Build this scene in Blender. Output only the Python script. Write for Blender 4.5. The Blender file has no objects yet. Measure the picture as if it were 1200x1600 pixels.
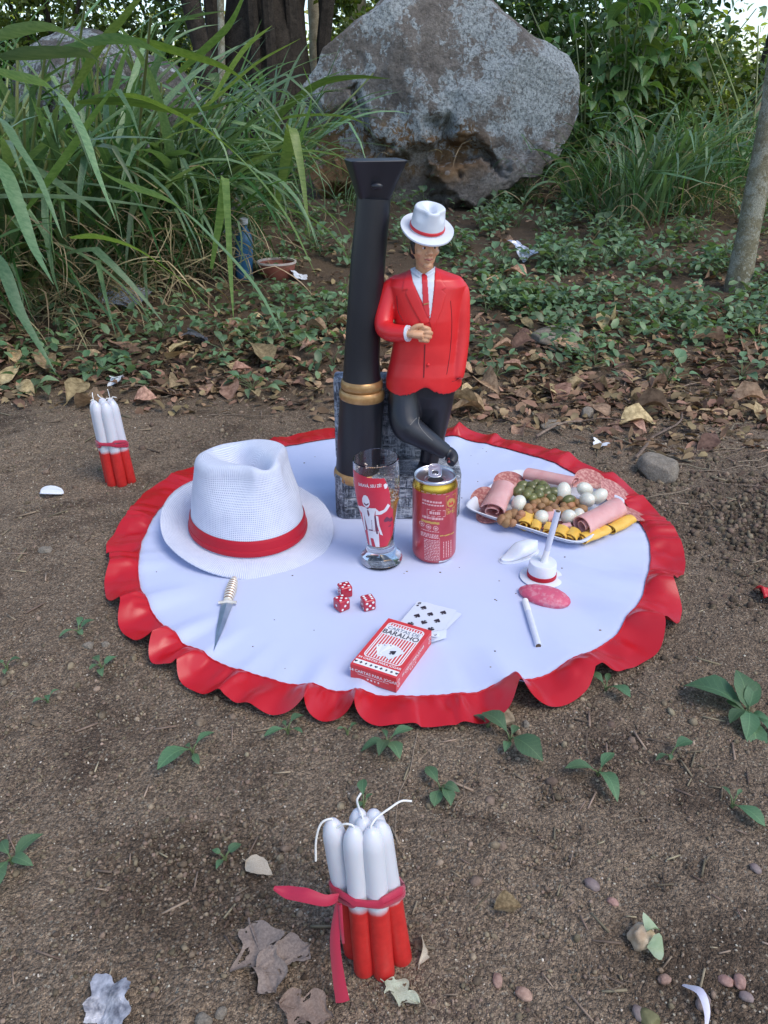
import bpy, bmesh, math, random
import numpy as np
from mathutils import Vector, Matrix, noise, Euler
from mathutils.bvhtree import BVHTree

random.seed(11)
rng = np.random.default_rng(11)
rad = math.radians
PI = math.pi
SC = bpy.context.scene
COL = SC.collection

# ------------------------------------------------------------------ camera, sky, sun, exposure
CAM_H, FOC, PITCH = 0.60, 1202.0, rad(28.0)
cam_data = bpy.data.cameras.new('camera')
cam_data.sensor_fit = 'VERTICAL'
cam_data.sensor_height = 36.0
cam_data.sensor_width = 27.0
cam_data.lens = 36.0 * FOC / 1600.0
cam_data.clip_start = 0.02
cam_data.clip_end = 600.0
cam = bpy.data.objects.new('camera', cam_data)
COL.objects.link(cam)
cam.location = (0, 0, CAM_H)
cam.rotation_euler = (PI / 2 - PITCH, 0, 0)
SC.camera = cam

SUN_EL, SUN_AZ = rad(55), rad(130)          # compass-like: direction the light comes from
world = bpy.data.worlds.new('World')
SC.world = world
world.use_nodes = True
wn = world.node_tree
bg = wn.nodes['Background']
sky = wn.nodes.new('ShaderNodeTexSky')
sky.sky_type = 'NISHITA'
sky.sun_disc = False
sky.sun_elevation = SUN_EL
sky.sun_rotation = SUN_AZ
sky.air_density = 1.0
sky.dust_density = 1.0
sky.ozone_density = 1.6
wn.links.new(sky.outputs[0], bg.inputs['Color'])
bg.inputs['Strength'].default_value = 0.13

sun_data = bpy.data.lights.new('sun', 'SUN')
sun_data.energy = 0.9
sun_data.angle = rad(28)
sun_data.color = (1.0, 0.93, 0.82)
sun = bpy.data.objects.new('sun', sun_data)
COL.objects.link(sun)
# sun_rotation 0 = +Y, growing clockwise seen from above
sdir = Vector((math.sin(SUN_AZ) * math.cos(SUN_EL), math.cos(SUN_AZ) * math.cos(SUN_EL), math.sin(SUN_EL)))
sun.rotation_euler = sdir.to_track_quat('Z', 'Y').to_euler()

SC.view_settings.view_transform = 'Standard'
SC.view_settings.look = 'None'
SC.view_settings.gamma = 1.0
SC.view_settings.use_curve_mapping = False
SC.view_settings.exposure = 1.12
SC.render.engine = 'CYCLES'
SC.cycles.max_bounces = 10
SC.cycles.transparent_max_bounces = 12
SC.cycles.transmission_bounces = 10

# ------------------------------------------------------------------ geometry of the view -> places in the world
CP, SP = math.cos(PITCH), math.sin(PITCH)
EYE = Vector((0, 0, CAM_H))

def ray(px, py):
    a, b = (px - 600.0) / FOC, (py - 800.0) / FOC
    return Vector((a, CP - b * SP, -SP - b * CP))

def at_z(px, py, z=0.0):
    d = ray(px, py)
    return EYE + d * ((z - CAM_H) / d.z)

def at_y(px, py, y):
    d = ray(px, py)
    return EYE + d * (y / d.y)

def mpp(p):
    """metres per photo pixel at a point"""
    v = Vector(p) - EYE
    return (v.y * CP - v.z * SP) / FOC

CC = Vector((0.0144, 1.060, 0.0))            # centre of the cloth
CR = 0.393

def sstep(a, b, x):
    t = min(1.0, max(0.0, (x - a) / (b - a)))
    return t * t * (3 - 2 * t)

def gz0(x, y):
    z = 0.0
    if y > 1.6:
        z += 0.06 * (min(y, 5.5) - 1.6) * sstep(1.6, 2.1, y)
    z += 0.030 * math.exp(-((x - 0.68) ** 2 / 0.018 + (y - 1.04) ** 2 / 0.035))
    z += 0.025 * math.exp(-((x + 1.2) ** 2 / 0.2 + (y - 2.0) ** 2 / 0.10))
    return z

def gz(x, y):
    z = gz0(x, y)
    d = math.hypot(x - CC.x, y - CC.y)
    k = sstep(0.38, 0.50, d)
    amp = 1.0 + 1.2 * sstep(1.5, 2.2, y)
    z += 0.007 * amp * noise.noise((x * 3.1, y * 3.1, 0.3)) * k
    z += 0.0045 * noise.noise((x * 13, y * 13, 4.3)) * (0.15 + 0.85 * k)
    return z - 0.004

def on_ground(px, py):
    z = 0.0
    p = at_z(px, py, 0)
    for _ in range(14):
        z = 0.5 * z + 0.5 * gz(p.x, p.y)
        p = at_z(px, py, z)
    p.z = gz(p.x, p.y)
    return p

# ------------------------------------------------------------------ mesh helpers
def np_mesh(name, V, F):
    V = np.asarray(V, dtype=np.float32)
    F = np.asarray(F, dtype=np.int32)
    k = F.shape[1]
    me = bpy.data.meshes.new(name)
    me.vertices.add(len(V))
    me.vertices.foreach_set('co', V.ravel())
    me.loops.add(F.size)
    me.loops.foreach_set('vertex_index', F.ravel())
    me.polygons.add(len(F))
    me.polygons.foreach_set('loop_start', np.arange(0, F.size, k, dtype=np.int32))
    me.update(calc_edges=True)
    return me

def shade(me, smooth=True):
    me.polygons.foreach_set('use_smooth', np.full(len(me.polygons), smooth))
    return me

def scatter(V, F, pos, yaw, scale, tilt=None, roll=None):
    """many copies of one template, joined (for stuff)"""
    V = np.asarray(V, dtype=np.float64); F = np.asarray(F)
    n = len(pos)
    sc = np.asarray(scale, dtype=np.float64)
    if sc.ndim == 1:
        sc = np.repeat(sc[:, None], 3, axis=1)
    tilt = np.zeros(n) if tilt is None else tilt
    roll = np.zeros(n) if roll is None else roll
    P = V[None] * sc[:, None, :]
    c, s = np.cos(roll)[:, None], np.sin(roll)[:, None]
    x, y, z = P[..., 0], P[..., 1], P[..., 2]
    y, z = y * c - z * s, y * s + z * c
    c, s = np.cos(tilt)[:, None], np.sin(tilt)[:, None]
    x, z = x * c + z * s, -x * s + z * c
    c, s = np.cos(yaw)[:, None], np.sin(yaw)[:, None]
    x, y = x * c - y * s, x * s + y * c
    P = np.stack([x, y, z], -1) + np.asarray(pos)[:, None, :]
    FF = F[None] + (np.arange(n) * len(V))[:, None, None]
    return P.reshape(-1, 3), FF.reshape(-1, F.shape[1])

class MB:
    def __init__(s):
        s.v, s.f, s.m = [], [], []
    def add(s, v, f, mi=0, T=None):
        b = len(s.v)
        s.v += [tuple(T @ Vector(p)) if T is not None else tuple(p) for p in v]
        s.f += [tuple(i + b for i in q) for q in f]
        s.m += [mi] * len(f)
        return s
    def mesh(s, name, smooth=True, off=(0, 0, 0)):
        me = bpy.data.meshes.new(name)
        o = off
        me.from_pydata([(p[0] - o[0], p[1] - o[1], p[2] - o[2]) for p in s.v], [], s.f)
        me.polygons.foreach_set('material_index', s.m)
        shade(me, smooth)
        me.update()
        if smooth and len(s.f) < 40000: me.set_sharp_from_angle(angle=rad(48))
        return me

def fix_normals(me):
    bm = bmesh.new(); bm.from_mesh(me)
    bmesh.ops.recalc_face_normals(bm, faces=bm.faces)
    bm.to_mesh(me); bm.free()
    return me

def bevel(me, w, seg=2, ang=30):
    bm = bmesh.new(); bm.from_mesh(me)
    bmesh.ops.remove_doubles(bm, verts=bm.verts, dist=1e-6)
    ed = [e for e in bm.edges if len(e.link_faces) == 2 and e.calc_face_angle(0) > rad(ang)]
    bmesh.ops.bevel(bm, geom=ed, offset=w, segments=seg, profile=0.5, affect='EDGES', clamp_overlap=True)
    bm.to_mesh(me); bm.free()
    return me

def box(sx, sy, sz, c=(0, 0, 0)):
    x, y, z = sx / 2, sy / 2, sz / 2
    v = [(c[0] + i * x, c[1] + j * y, c[2] + k * z) for k in (-1, 1) for j in (-1, 1) for i in (-1, 1)]
    f = [(0, 2, 3, 1), (4, 5, 7, 6), (0, 1, 5, 4), (2, 6, 7, 3), (0, 4, 6, 2), (1, 3, 7, 5)]
    return v, f

def tube(pts, radii, n=8, cap=True, flat=None):
    pts = [Vector(p) for p in pts]
    if not hasattr(radii, '__len__'):
        radii = [radii] * len(pts)
    v, f = [], []
    t = (pts[1] - pts[0]).normalized()
    up = Vector((0, 0, 1)) if abs(t.z) < 0.9 else Vector((0, 1, 0))
    a = t.cross(up).normalized()
    for i, p in enumerate(pts):
        if i == 0: t = pts[1] - pts[0]
        elif i == len(pts) - 1: t = pts[-1] - pts[-2]
        else: t = pts[i + 1] - pts[i - 1]
        t = t.normalized()
        a = (a - t * a.dot(t)).normalized()
        b = t.cross(a)
        for k in range(n):
            th = 2 * PI * k / n
            v.append(p + (a * math.cos(th) + b * math.sin(th) * (flat or 1.0)) * radii[i])
    for i in range(len(pts) - 1):
        for k in range(n):
            k2 = (k + 1) % n
            f.append((i * n + k, i * n + k2, (i + 1) * n + k2, (i + 1) * n + k))
    if cap:
        f.append(tuple(range(n - 1, -1, -1)))
        f.append(tuple(range((len(pts) - 1) * n, len(pts) * n)))
    return v, f

def smooth_path(pts, n=4):
    """Catmull-Rom through points"""
    P = [Vector(p) for p in pts]
    P = [P[0] * 2 - P[1]] + P + [P[-1] * 2 - P[-2]]
    out = []
    for i in range(1, len(P) - 2):
        for k in range(n):
            t = k / n
            a, b, c, d = P[i - 1], P[i], P[i + 1], P[i + 2]
            out.append(0.5 * ((2 * b) + (c - a) * t + (2 * a - 5 * b + 4 * c - d) * t * t + (3 * b - a - 3 * c + d) * t ** 3))
    out.append(P[-2])
    return out

def lathe(prof, n=40, closed=False):
    v, f = [], []
    for r, z in prof:
        for k in range(n):
            th = 2 * PI * k / n
            v.append((r * math.cos(th), r * math.sin(th), z))
    m = len(prof)
    for i in range(m if closed else m - 1):
        j = (i + 1) % m
        for k in range(n):
            k2 = (k + 1) % n
            f.append((i * n + k, i * n + k2, j * n + k2, j * n + k))
    if not closed:
        if prof[0][0] > 1e-5: f.append(tuple(range(n - 1, -1, -1)))
        if prof[-1][0] > 1e-5: f.append(tuple(range((m - 1) * n, m * n)))
    return v, f

def grid(nu, nv, fn, wrap=False):
    v = [fn(i / (nu if wrap else nu - 1), j / (nv - 1)) for j in range(nv) for i in range(nu)]
    f = []
    for j in range(nv - 1):
        for i in range(nu if wrap else nu - 1):
            i2 = (i + 1) % nu
            f.append((j * nu + i, j * nu + i2, (j + 1) * nu + i2, (j + 1) * nu + i))
    return v, f

def ico(sub=2):
    bm = bmesh.new()
    bmesh.ops.create_icosphere(bm, subdivisions=sub, radius=1)
    v = [x.co[:] for x in bm.verts]
    f = [tuple(w.index for w in q.verts) for q in bm.faces]
    bm.free()
    return v, f

ICO1, ICO2, ICO3 = ico(1), ico(2), ico(3)

def ball(c, r, T=None, sub=2):
    v, f = (ICO1, ICO2, ICO3)[sub - 1]
    r = r if hasattr(r, '__len__') else (r, r, r)
    out = []
    for p in v:
        q = Vector((p[0] * r[0], p[1] * r[1], p[2] * r[2]))
        if T is not None: q = T @ q
        out.append(q + Vector(c))
    return out, f

def prism(poly, z0, z1):
    n = len(poly)
    v = [(x, y, z0) for x, y in poly] + [(x, y, z1) for x, y in poly]
    f = [tuple(range(n - 1, -1, -1)), tuple(range(n, 2 * n))]
    f += [(i, (i + 1) % n, n + (i + 1) % n, n + i) for i in range(n)]
    return v, f

def remesh(me, voxel, smooth_it=4, factor=0.5):
    o = bpy.data.objects.new('tmp', me)
    COL.objects.link(o)
    m = o.modifiers.new('r', 'REMESH'); m.mode = 'VOXEL'; m.voxel_size = voxel
    if smooth_it:
        s = o.modifiers.new('s', 'SMOOTH'); s.iterations = smooth_it; s.factor = factor
    dg = bpy.context.evaluated_depsgraph_get()
    out = bpy.data.meshes.new_from_object(o.evaluated_get(dg))
    COL.objects.unlink(o); bpy.data.objects.remove(o)
    shade(out, True)
    return out

def bvh(me, off=(0, 0, 0)):
    return BVHTree.FromPolygons([v.co + Vector(off) for v in me.vertices], [p.vertices[:] for p in me.polygons])

# ------------------------------------------------------------------ objects
ORG = {}
def wloc(o):
    return ORG.get(o.name, Vector((0, 0, 0))) if o is not None else Vector((0, 0, 0))

def thing(name, label, cat, loc=(0, 0, 0), rot=(0, 0, 0), group=None):
    o = bpy.data.objects.new(name, None)
    o.empty_display_size = 0.05
    COL.objects.link(o)
    o.location = loc
    o.rotation_euler = rot if hasattr(rot, '__len__') else (0, 0, rot)
    o['label'] = label; o['category'] = cat
    if group: o['group'] = group
    ORG[o.name] = Vector(loc)
    return o

def link(name, me, mat=None, parent=None, loc=None, rot=None, scale=None, kind=None, label=None):
    o = bpy.data.objects.new(name, me)
    COL.objects.link(o)
    if mat is not None and not me.materials:
        for m in (mat if isinstance(mat, (list, tuple)) else [mat]): me.materials.append(m)
    if parent is not None:
        o.parent = parent
        ORG[o.name] = wloc(parent)
    if loc is not None: o.location = loc
    if rot is not None: o.rotation_euler = rot
    if scale is not None: o.scale = scale if hasattr(scale, '__len__') else (scale,) * 3
    if kind: o['kind'] = kind
    if label: o['label'] = label
    return o

def tag(o, label, cat, group=None):
    o['label'] = label; o['category'] = cat
    if group: o['group'] = group
    return o

def part(name, mb, mat, parent, smooth=True, world=False, kind=None, bev=0, seg=2, fix=False, label=None):
    """mb modelled in the parent's space, or in world space when world=True"""
    me = mb.mesh(name, smooth, wloc(parent) if world else (0, 0, 0))
    if fix: fix_normals(me)
    if bev: bevel(me, bev, seg); shade(me, smooth)
    if smooth and (bev or fix) and len(me.polygons) < 40000: me.set_sharp_from_angle(angle=rad(48))
    return link(name, me, mat, parent, kind=kind, label=label)

def one(v_f, *rest):
    m = MB(); m.add(*v_f)
    for r in rest: m.add(*r)
    return m

# ------------------------------------------------------------------ materials
def nd(nt, typ, **kw):
    n = nt.nodes.new(typ)
    for k, v in kw.items():
        if k.startswith('i_'):
            n.inputs[k[2:].replace('_', ' ')].default_value = v
        else: setattr(n, k, v)
    return n

def rgb(c): return (c[0], c[1], c[2], 1.0)

def mixc(nt, fac, a, b, mode='MIX'):
    m = nt.nodes.new('ShaderNodeMix'); m.data_type = 'RGBA'; m.blend_type = mode
    for s, x in ((0, fac), (6, a), (7, b)):
        if isinstance(x, bpy.types.NodeSocket): nt.links.new(x, m.inputs[s])
        else: m.inputs[s].default_value = x if s == 0 else rgb(x)
    return m.outputs[2]

def ramp(nt, src, stops):
    r = nt.nodes.new('ShaderNodeValToRGB')
    e = r.color_ramp.elements
    while len(e) < len(stops): e.new(0.5)
    for el, (p, c) in zip(e, stops):
        el.position = p
        el.color = rgb(c) if hasattr(c, '__len__') else (c, c, c, 1)
    nt.links.new(src, r.inputs[0])
    return r.outputs[0]

def tex_noise(nt, vec, scale, detail=4, rough=0.55, dist=0.0):
    n = nd(nt, 'ShaderNodeTexNoise')
    n.inputs['Scale'].default_value = scale
    n.inputs['Detail'].default_value = detail
    n.inputs['Roughness'].default_value = rough
    n.inputs['Distortion'].default_value = dist
    if vec is not None: nt.links.new(vec, n.inputs['Vector'])
    return n.outputs['Fac']

def coords(nt, stretch=None, kind='Object'):
    tc = nd(nt, 'ShaderNodeTexCoord')
    v = tc.outputs[kind]
    if stretch:
        mp = nd(nt, 'ShaderNodeMapping'); mp.inputs['Scale'].default_value = stretch
        nt.links.new(v, mp.inputs['Vector']); v = mp.outputs[0]
    return v

def new_mat(name):
    m = bpy.data.materials.new(name); m.use_nodes = True
    nt = m.node_tree
    return m, nt, nt.nodes['Principled BSDF']

def bump(nt, bs, h, strength=0.3, dist=0.001):
    b = nd(nt, 'ShaderNodeBump')
    b.inputs['Strength'].default_value = strength
    b.inputs['Distance'].default_value = dist
    nt.links.new(h, b.inputs['Height'])
    nt.links.new(b.outputs[0], bs.inputs['Normal'])
    return b

def mat(name, col, col2=None, ns=30, rough=0.55, metal=0.0, bmp=0.0, bs_=200, bd=0.001, spec=0.5, stretch=None,
        sheen=0.0, sss=0.0, coat=0.0, rnd=0.0, island=0.0, rough2=None, lo=0.35, hi=0.65, sss_r=0.004):
    m, nt, b = new_mat(name)
    v = coords(nt, stretch)
    if col2 is not None:
        c = ramp(nt, tex_noise(nt, v, ns, 5, 0.6), [(lo, col), (hi, col2)])
    else:
        r = nd(nt, 'ShaderNodeRGB'); r.outputs[0].default_value = rgb(col); c = r.outputs[0]
    if rnd or island:
        if island:
            g = nd(nt, 'ShaderNodeNewGeometry'); src = g.outputs['Random Per Island']; k = island
        else:
            g = nd(nt, 'ShaderNodeObjectInfo'); src = g.outputs['Random']; k = rnd
        h = nd(nt, 'ShaderNodeHueSaturation')
        mr = nd(nt, 'ShaderNodeMapRange'); mr.inputs['To Min'].default_value = 1 - k; mr.inputs['To Max'].default_value = 1 + k
        nt.links.new(src, mr.inputs[0]); nt.links.new(mr.outputs[0], h.inputs['Value'])
        mr2 = nd(nt, 'ShaderNodeMapRange'); mr2.inputs['To Min'].default_value = 0.5 - 0.05 * k; mr2.inputs['To Max'].default_value = 0.5 + 0.06 * k
        mul = nd(nt, 'ShaderNodeMath', operation='MULTIPLY'); mul.inputs[1].default_value = 7.31
        fr = nd(nt, 'ShaderNodeMath', operation='FRACT')
        nt.links.new(src, mul.inputs[0]); nt.links.new(mul.outputs[0], fr.inputs[0]); nt.links.new(fr.outputs[0], mr2.inputs[0])
        nt.links.new(mr2.outputs[0], h.inputs['Hue'])
        nt.links.new(c, h.inputs['Color']); c = h.outputs[0]
    nt.links.new(c, b.inputs['Base Color'])
    b.inputs['Roughness'].default_value = rough
    if rough2 is not None:
        mr = nd(nt, 'ShaderNodeMapRange'); mr.inputs['To Min'].default_value = rough; mr.inputs['To Max'].default_value = rough2
        nt.links.new(tex_noise(nt, v, ns * 0.7, 4), mr.inputs[0]); nt.links.new(mr.outputs[0], b.inputs['Roughness'])
    b.inputs['Metallic'].default_value = metal
    b.inputs['Specular IOR Level'].default_value = spec
    if sheen:
        b.inputs['Sheen Weight'].default_value = sheen
    if sss:
        b.inputs['Subsurface Weight'].default_value = sss
        b.inputs['Subsurface Radius'].default_value = (1.0, 0.5, 0.35)
        b.inputs['Subsurface Scale'].default_value = sss_r
    if coat:
        b.inputs['Coat Weight'].default_value = coat
        b.inputs['Coat Roughness'].default_value = 0.15
    if bmp:
        bump(nt, b, tex_noise(nt, v, bs_, 6, 0.6), bmp, bd)
    return m

def leaf_mat(name, col, col2, ns=20, rough=0.42, trans=0.3, rnd=0.0, island=0.0, tcol=None, stretch=None, spec=0.4, vein=0.0):
    m = mat(name, col, col2, ns, rough, rnd=rnd, island=island, stretch=stretch, bmp=0.25, bs_=90, bd=0.002, spec=spec)
    nt = m.node_tree; b = nt.nodes['Principled BSDF']
    out = nt.nodes['Material Output']
    t = nd(nt, 'ShaderNodeBsdfTranslucent')
    src = b.inputs['Base Color'].links[0].from_socket
    if vein:
        tv = nd(nt, 'ShaderNodeTexCoord'); sp = nd(nt, 'ShaderNodeSeparateXYZ'); nt.links.new(tv.outputs['Object'], sp.inputs[0])
        ab = nd(nt, 'ShaderNodeMath', operation='ABSOLUTE'); nt.links.new(sp.outputs['Y'], ab.inputs[0])
        mr = nd(nt, 'ShaderNodeMapRange'); mr.inputs['From Min'].default_value = vein; mr.inputs['From Max'].default_value = vein * .4
        nt.links.new(ab.outputs[0], mr.inputs[0]); vv = mr.outputs[0]
        if vein > .005:
            sl = nd(nt, 'ShaderNodeMath', operation='MULTIPLY_ADD'); sl.inputs[1].default_value = -.8; nt.links.new(ab.outputs[0], sl.inputs[0]); nt.links.new(sp.outputs['X'], sl.inputs[2])
            m7 = nd(nt, 'ShaderNodeMath', operation='MULTIPLY'); m7.inputs[1].default_value = 9.0; nt.links.new(sl.outputs[0], m7.inputs[0])
            fr = nd(nt, 'ShaderNodeMath', operation='FRACT'); nt.links.new(m7.outputs[0], fr.inputs[0])
            m8 = nd(nt, 'ShaderNodeMapRange'); m8.inputs['From Min'].default_value = .14; m8.inputs['From Max'].default_value = .05; m8.inputs['To Max'].default_value = .5
            nt.links.new(fr.outputs[0], m8.inputs[0])
            mxv = nd(nt, 'ShaderNodeMath', operation='MAXIMUM'); nt.links.new(vv, mxv.inputs[0]); nt.links.new(m8.outputs[0], mxv.inputs[1]); vv = mxv.outputs[0]
        lv = mixc(nt, 1.0, src, (1.6, 1.5, 1.45), 'MULTIPLY')
        src = mixc(nt, vv, src, lv)
        nt.links.new(src, b.inputs['Base Color'])
    tc = mixc(nt, 1.0, src, tcol or (1.5, 1.5, 0.6), 'MULTIPLY')
    nt.links.new(tc, t.inputs['Color'])
    mx = nd(nt, 'ShaderNodeMixShader'); mx.inputs[0].default_value = trans
    nt.links.new(b.outputs[0], mx.inputs[1]); nt.links.new(t.outputs[0], mx.inputs[2])
    nt.links.new(mx.outputs[0], out.inputs['Surface'])
    return m

# ================================================================== THE SETTING
# ------------------------------------------------------------------ ground
def dirt_material():
    m, nt, b = new_mat('dirt')
    v = coords(nt)
    big = ramp(nt, tex_noise(nt, v, 2.3, 4, 0.6, 0.4), [(0.35, (0.222, 0.162, 0.114)), (0.65, (0.298, 0.224, 0.160))])
    damp = ramp(nt, tex_noise(nt, v, 5.5, 6, 0.7, 0.6), [(0.50, 0.0), (0.66, 1.0)])
    c = mixc(nt, damp, big, (0.130, 0.092, 0.066))
    for (ex, ey, rx, ry) in ((0.64, 1.06, 0.17, 0.24), (-0.17, 0.44, 0.10, 0.085), (0.30, 0.36, 0.16, 0.07)):
        w0 = nd(nt, 'ShaderNodeVectorMath', operation='SUBTRACT'); w0.inputs[1].default_value = (ex, ey, 0); nt.links.new(v, w0.inputs[0])
        w1 = nd(nt, 'ShaderNodeVectorMath', operation='MULTIPLY'); w1.inputs[1].default_value = (1 / rx, 1 / ry, 0); nt.links.new(w0.outputs[0], w1.inputs[0])
        w2 = nd(nt, 'ShaderNodeVectorMath', operation='LENGTH'); nt.links.new(w1.outputs[0], w2.inputs[0])
        w3 = nd(nt, 'ShaderNodeMath', operation='ADD'); nt.links.new(w2.outputs['Value'], w3.inputs[0]); nt.links.new(tex_noise(nt, v, 11, 6, .7), w3.inputs[1])
        w4 = nd(nt, 'ShaderNodeMapRange'); w4.inputs['From Min'].default_value = 1.5; w4.inputs['From Max'].default_value = 1.0; w4.inputs['To Max'].default_value = .75
        nt.links.new(w3.outputs[0], w4.inputs[0])
        c = mixc(nt, w4.outputs[0], c, (0.105, 0.074, 0.052))
    fine = tex_noise(nt, v, 260, 5, 0.75)
    cells = []
    for sc_, lo_, hi_, amt in ((720, .42, 1.7, .8), (270, .6, 1.4, .6)):
        vg = nd(nt, 'ShaderNodeTexVoronoi'); vg.inputs['Scale'].default_value = sc_; nt.links.new(v, vg.inputs['Vector'])
        sg = nd(nt, 'ShaderNodeSeparateColor'); nt.links.new(vg.outputs['Color'], sg.inputs[0])
        gv = ramp(nt, sg.outputs[0], [(0.0, (lo_,) * 3), (.5, (.95, .94, .93)), (1.0, (hi_, hi_ * .985, hi_ * .95))])
        c = mixc(nt, amt, c, gv, 'MULTIPLY'); cells.append(vg.outputs['Distance'])
    c = mixc(nt, 0.75, c, ramp(nt, fine, [(0.30, (0.45, 0.44, 0.43)), (0.5, (1.0, 1.0, 1.0)), (0.70, (1.6, 1.58, 1.52))]), 'MULTIPLY')
    vo = nd(nt, 'ShaderNodeTexVoronoi'); vo.inputs['Scale'].default_value = 330
    nt.links.new(v, vo.inputs['Vector'])
    hsv = nd(nt, 'ShaderNodeSeparateColor'); nt.links.new(vo.outputs['Color'], hsv.inputs[0])
    grain = ramp(nt, hsv.outputs[0], [(0.84, 0.0), (0.92, 1.0)])
    near = ramp(nt, vo.outputs['Distance'], [(0.25, 1.0), (0.55, 0.0)])
    mul = nd(nt, 'ShaderNodeMath', operation='MULTIPLY'); nt.links.new(grain, mul.inputs[0]); nt.links.new(near, mul.inputs[1])
    c = mixc(nt, mul.outputs[0], c, (0.40, 0.335, 0.25))
    sy = nd(nt, 'ShaderNodeSeparateXYZ'); nt.links.new(v, sy.inputs[0])
    hum = nd(nt, 'ShaderNodeMath', operation='MULTIPLY_ADD'); hum.inputs[1].default_value = 0.5
    nt.links.new(tex_noise(nt, v, 6, 4), hum.inputs[0]); nt.links.new(sy.outputs['Y'], hum.inputs[2])
    hf = nd(nt, 'ShaderNodeMapRange'); hf.inputs['From Min'].default_value = 1.78; hf.inputs['From Max'].default_value = 2.05; hf.inputs['To Max'].default_value = 0.8
    nt.links.new(hum.outputs[0], hf.inputs[0])
    c = mixc(nt, hf.outputs[0], c, (0.115, 0.078, 0.050))
    # far off the soil is grown over
    sx = nd(nt, 'ShaderNodeSeparateXYZ'); nt.links.new(v, sx.inputs[0])
    far = nd(nt, 'ShaderNodeMapRange'); far.inputs['From Min'].default_value = 6.5; far.inputs['From Max'].default_value = 9.5
    nt.links.new(sx.outputs['Y'], far.inputs[0])
    gr = ramp(nt, tex_noise(nt, v, 1.3, 5, 0.65), [(0.35, (0.09, 0.13, 0.03)), (0.65, (0.23, 0.26, 0.07))])
    c = mixc(nt, far.outputs[0], c, gr)
    nt.links.new(c, b.inputs['Base Color'])
    b.inputs['Roughness'].default_value = 0.95
    b.inputs['Specular IOR Level'].default_value = 0.15
    h1 = tex_noise(nt, v, 420, 4, 0.7)
    h2 = tex_noise(nt, v, 90, 5, 0.65)
    add = nd(nt, 'ShaderNodeMath', operation='MULTIPLY_ADD'); add.inputs[1].default_value = 0.35
    nt.links.new(h1, add.inputs[0]); nt.links.new(h2, add.inputs[2])
    g1 = nd(nt, 'ShaderNodeMath', operation='MULTIPLY_ADD'); g1.inputs[1].default_value = -0.25; nt.links.new(cells[0], g1.inputs[0]); nt.links.new(add.outputs[0], g1.inputs[2])
    g2 = nd(nt, 'ShaderNodeMath', operation='MULTIPLY_ADD'); g2.inputs[1].default_value = -0.45; nt.links.new(cells[1], g2.inputs[0]); nt.links.new(g1.outputs[0], g2.inputs[2])
    bump(nt, b, g2.outputs[0], 1.0, 0.009)
    return m

DIRT = dirt_material()

def axis(lo, hi, fine, a, b, grow):
    xs = list(np.arange(a, b, fine))
    d, x = fine, xs[-1]
    while x < hi:
        d *= grow; x += d; xs.append(x)
    d, x = fine, a
    pre = []
    while x > lo:
        d *= grow; x -= d; pre.append(x)
    return np.array(pre[::-1] + xs)

gx = axis(-90, 90, 0.0045, -0.62, 0.66, 1.055)
gy = axis(-6, 140, 0.0045, 0.26, 1.60, 1.05)

def build_ground():
    V = np.zeros((len(gy), len(gx), 3))
    for j, y in enumerate(gy):
        for i, x in enumerate(gx):
            z = gz(x, y)
            if -1.5 < x < 1.6 and y < 2.6:
                d = math.hypot(x - CC.x, y - CC.y)
                k = sstep(0.36, 0.46, d)
                n = noise.noise((x * 42, y * 42, 8.1)); n2 = noise.noise((x * 105, y * 105, 2.2))
                rough_k = 0.45 + 0.9 * max(0.0, noise.noise((x * 4.2, y * 4.2, 9.7)) + 0.25)
                z += k * rough_k * (0.0042 * n + 0.0034 * max(0, n2) ** 1.2 * 1.6)
            V[j, i] = (x, y, z)
    ny, nx = len(gy), len(gx)
    idx = np.arange(ny * nx).reshape(ny, nx)
    F = np.stack([idx[:-1, :-1], idx[:-1, 1:], idx[1:, 1:], idx[1:, :-1]], -1).reshape(-1, 4)
    me = shade(np_mesh('ground', V.reshape(-1, 3), F))
    return link('ground', me, DIRT, kind='structure')

build_ground()

def outside_cloth(x, y, r=0.43):
    return math.hypot(x - CC.x, y - CC.y) > r

def gravel(n, smin, smax, name, material, ylo, yhi, xr, power=2.2, dens=None):
    pos, sc = [], []
    while len(pos) < n:
        y = ylo + (yhi - ylo) * random.random() ** 1.7
        x = (random.random() * 2 - 1) * (xr[0] + xr[1] * y)
        if not outside_cloth(x, y): continue
        if dens and noise.noise((x * dens, y * dens, 3.3)) + 0.35 < random.random() * 0.9: continue
        s = smin + (smax - smin) * random.random() ** power
        s *= 1 + 0.25 * (y - 0.4)
        pos.append((x, y, gz(x, y) + s * 0.15)); sc.append((s * random.uniform(.8, 1.3), s * random.uniform(.8, 1.2), s * random.uniform(.5, .9)))
    V, F = ICO1
    Vn = np.array(V) * (1 + 0.18 * (rng.random((len(V), 1)) - .5))
    V2, F2 = scatter(Vn, F, np.array(pos), rng.random(n) * 6.28, np.array(sc), rng.random(n) * 6.28, rng.random(n) * 6.28)
    return link(name, np_mesh(name, V2, F2), material, kind='stuff')

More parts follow.
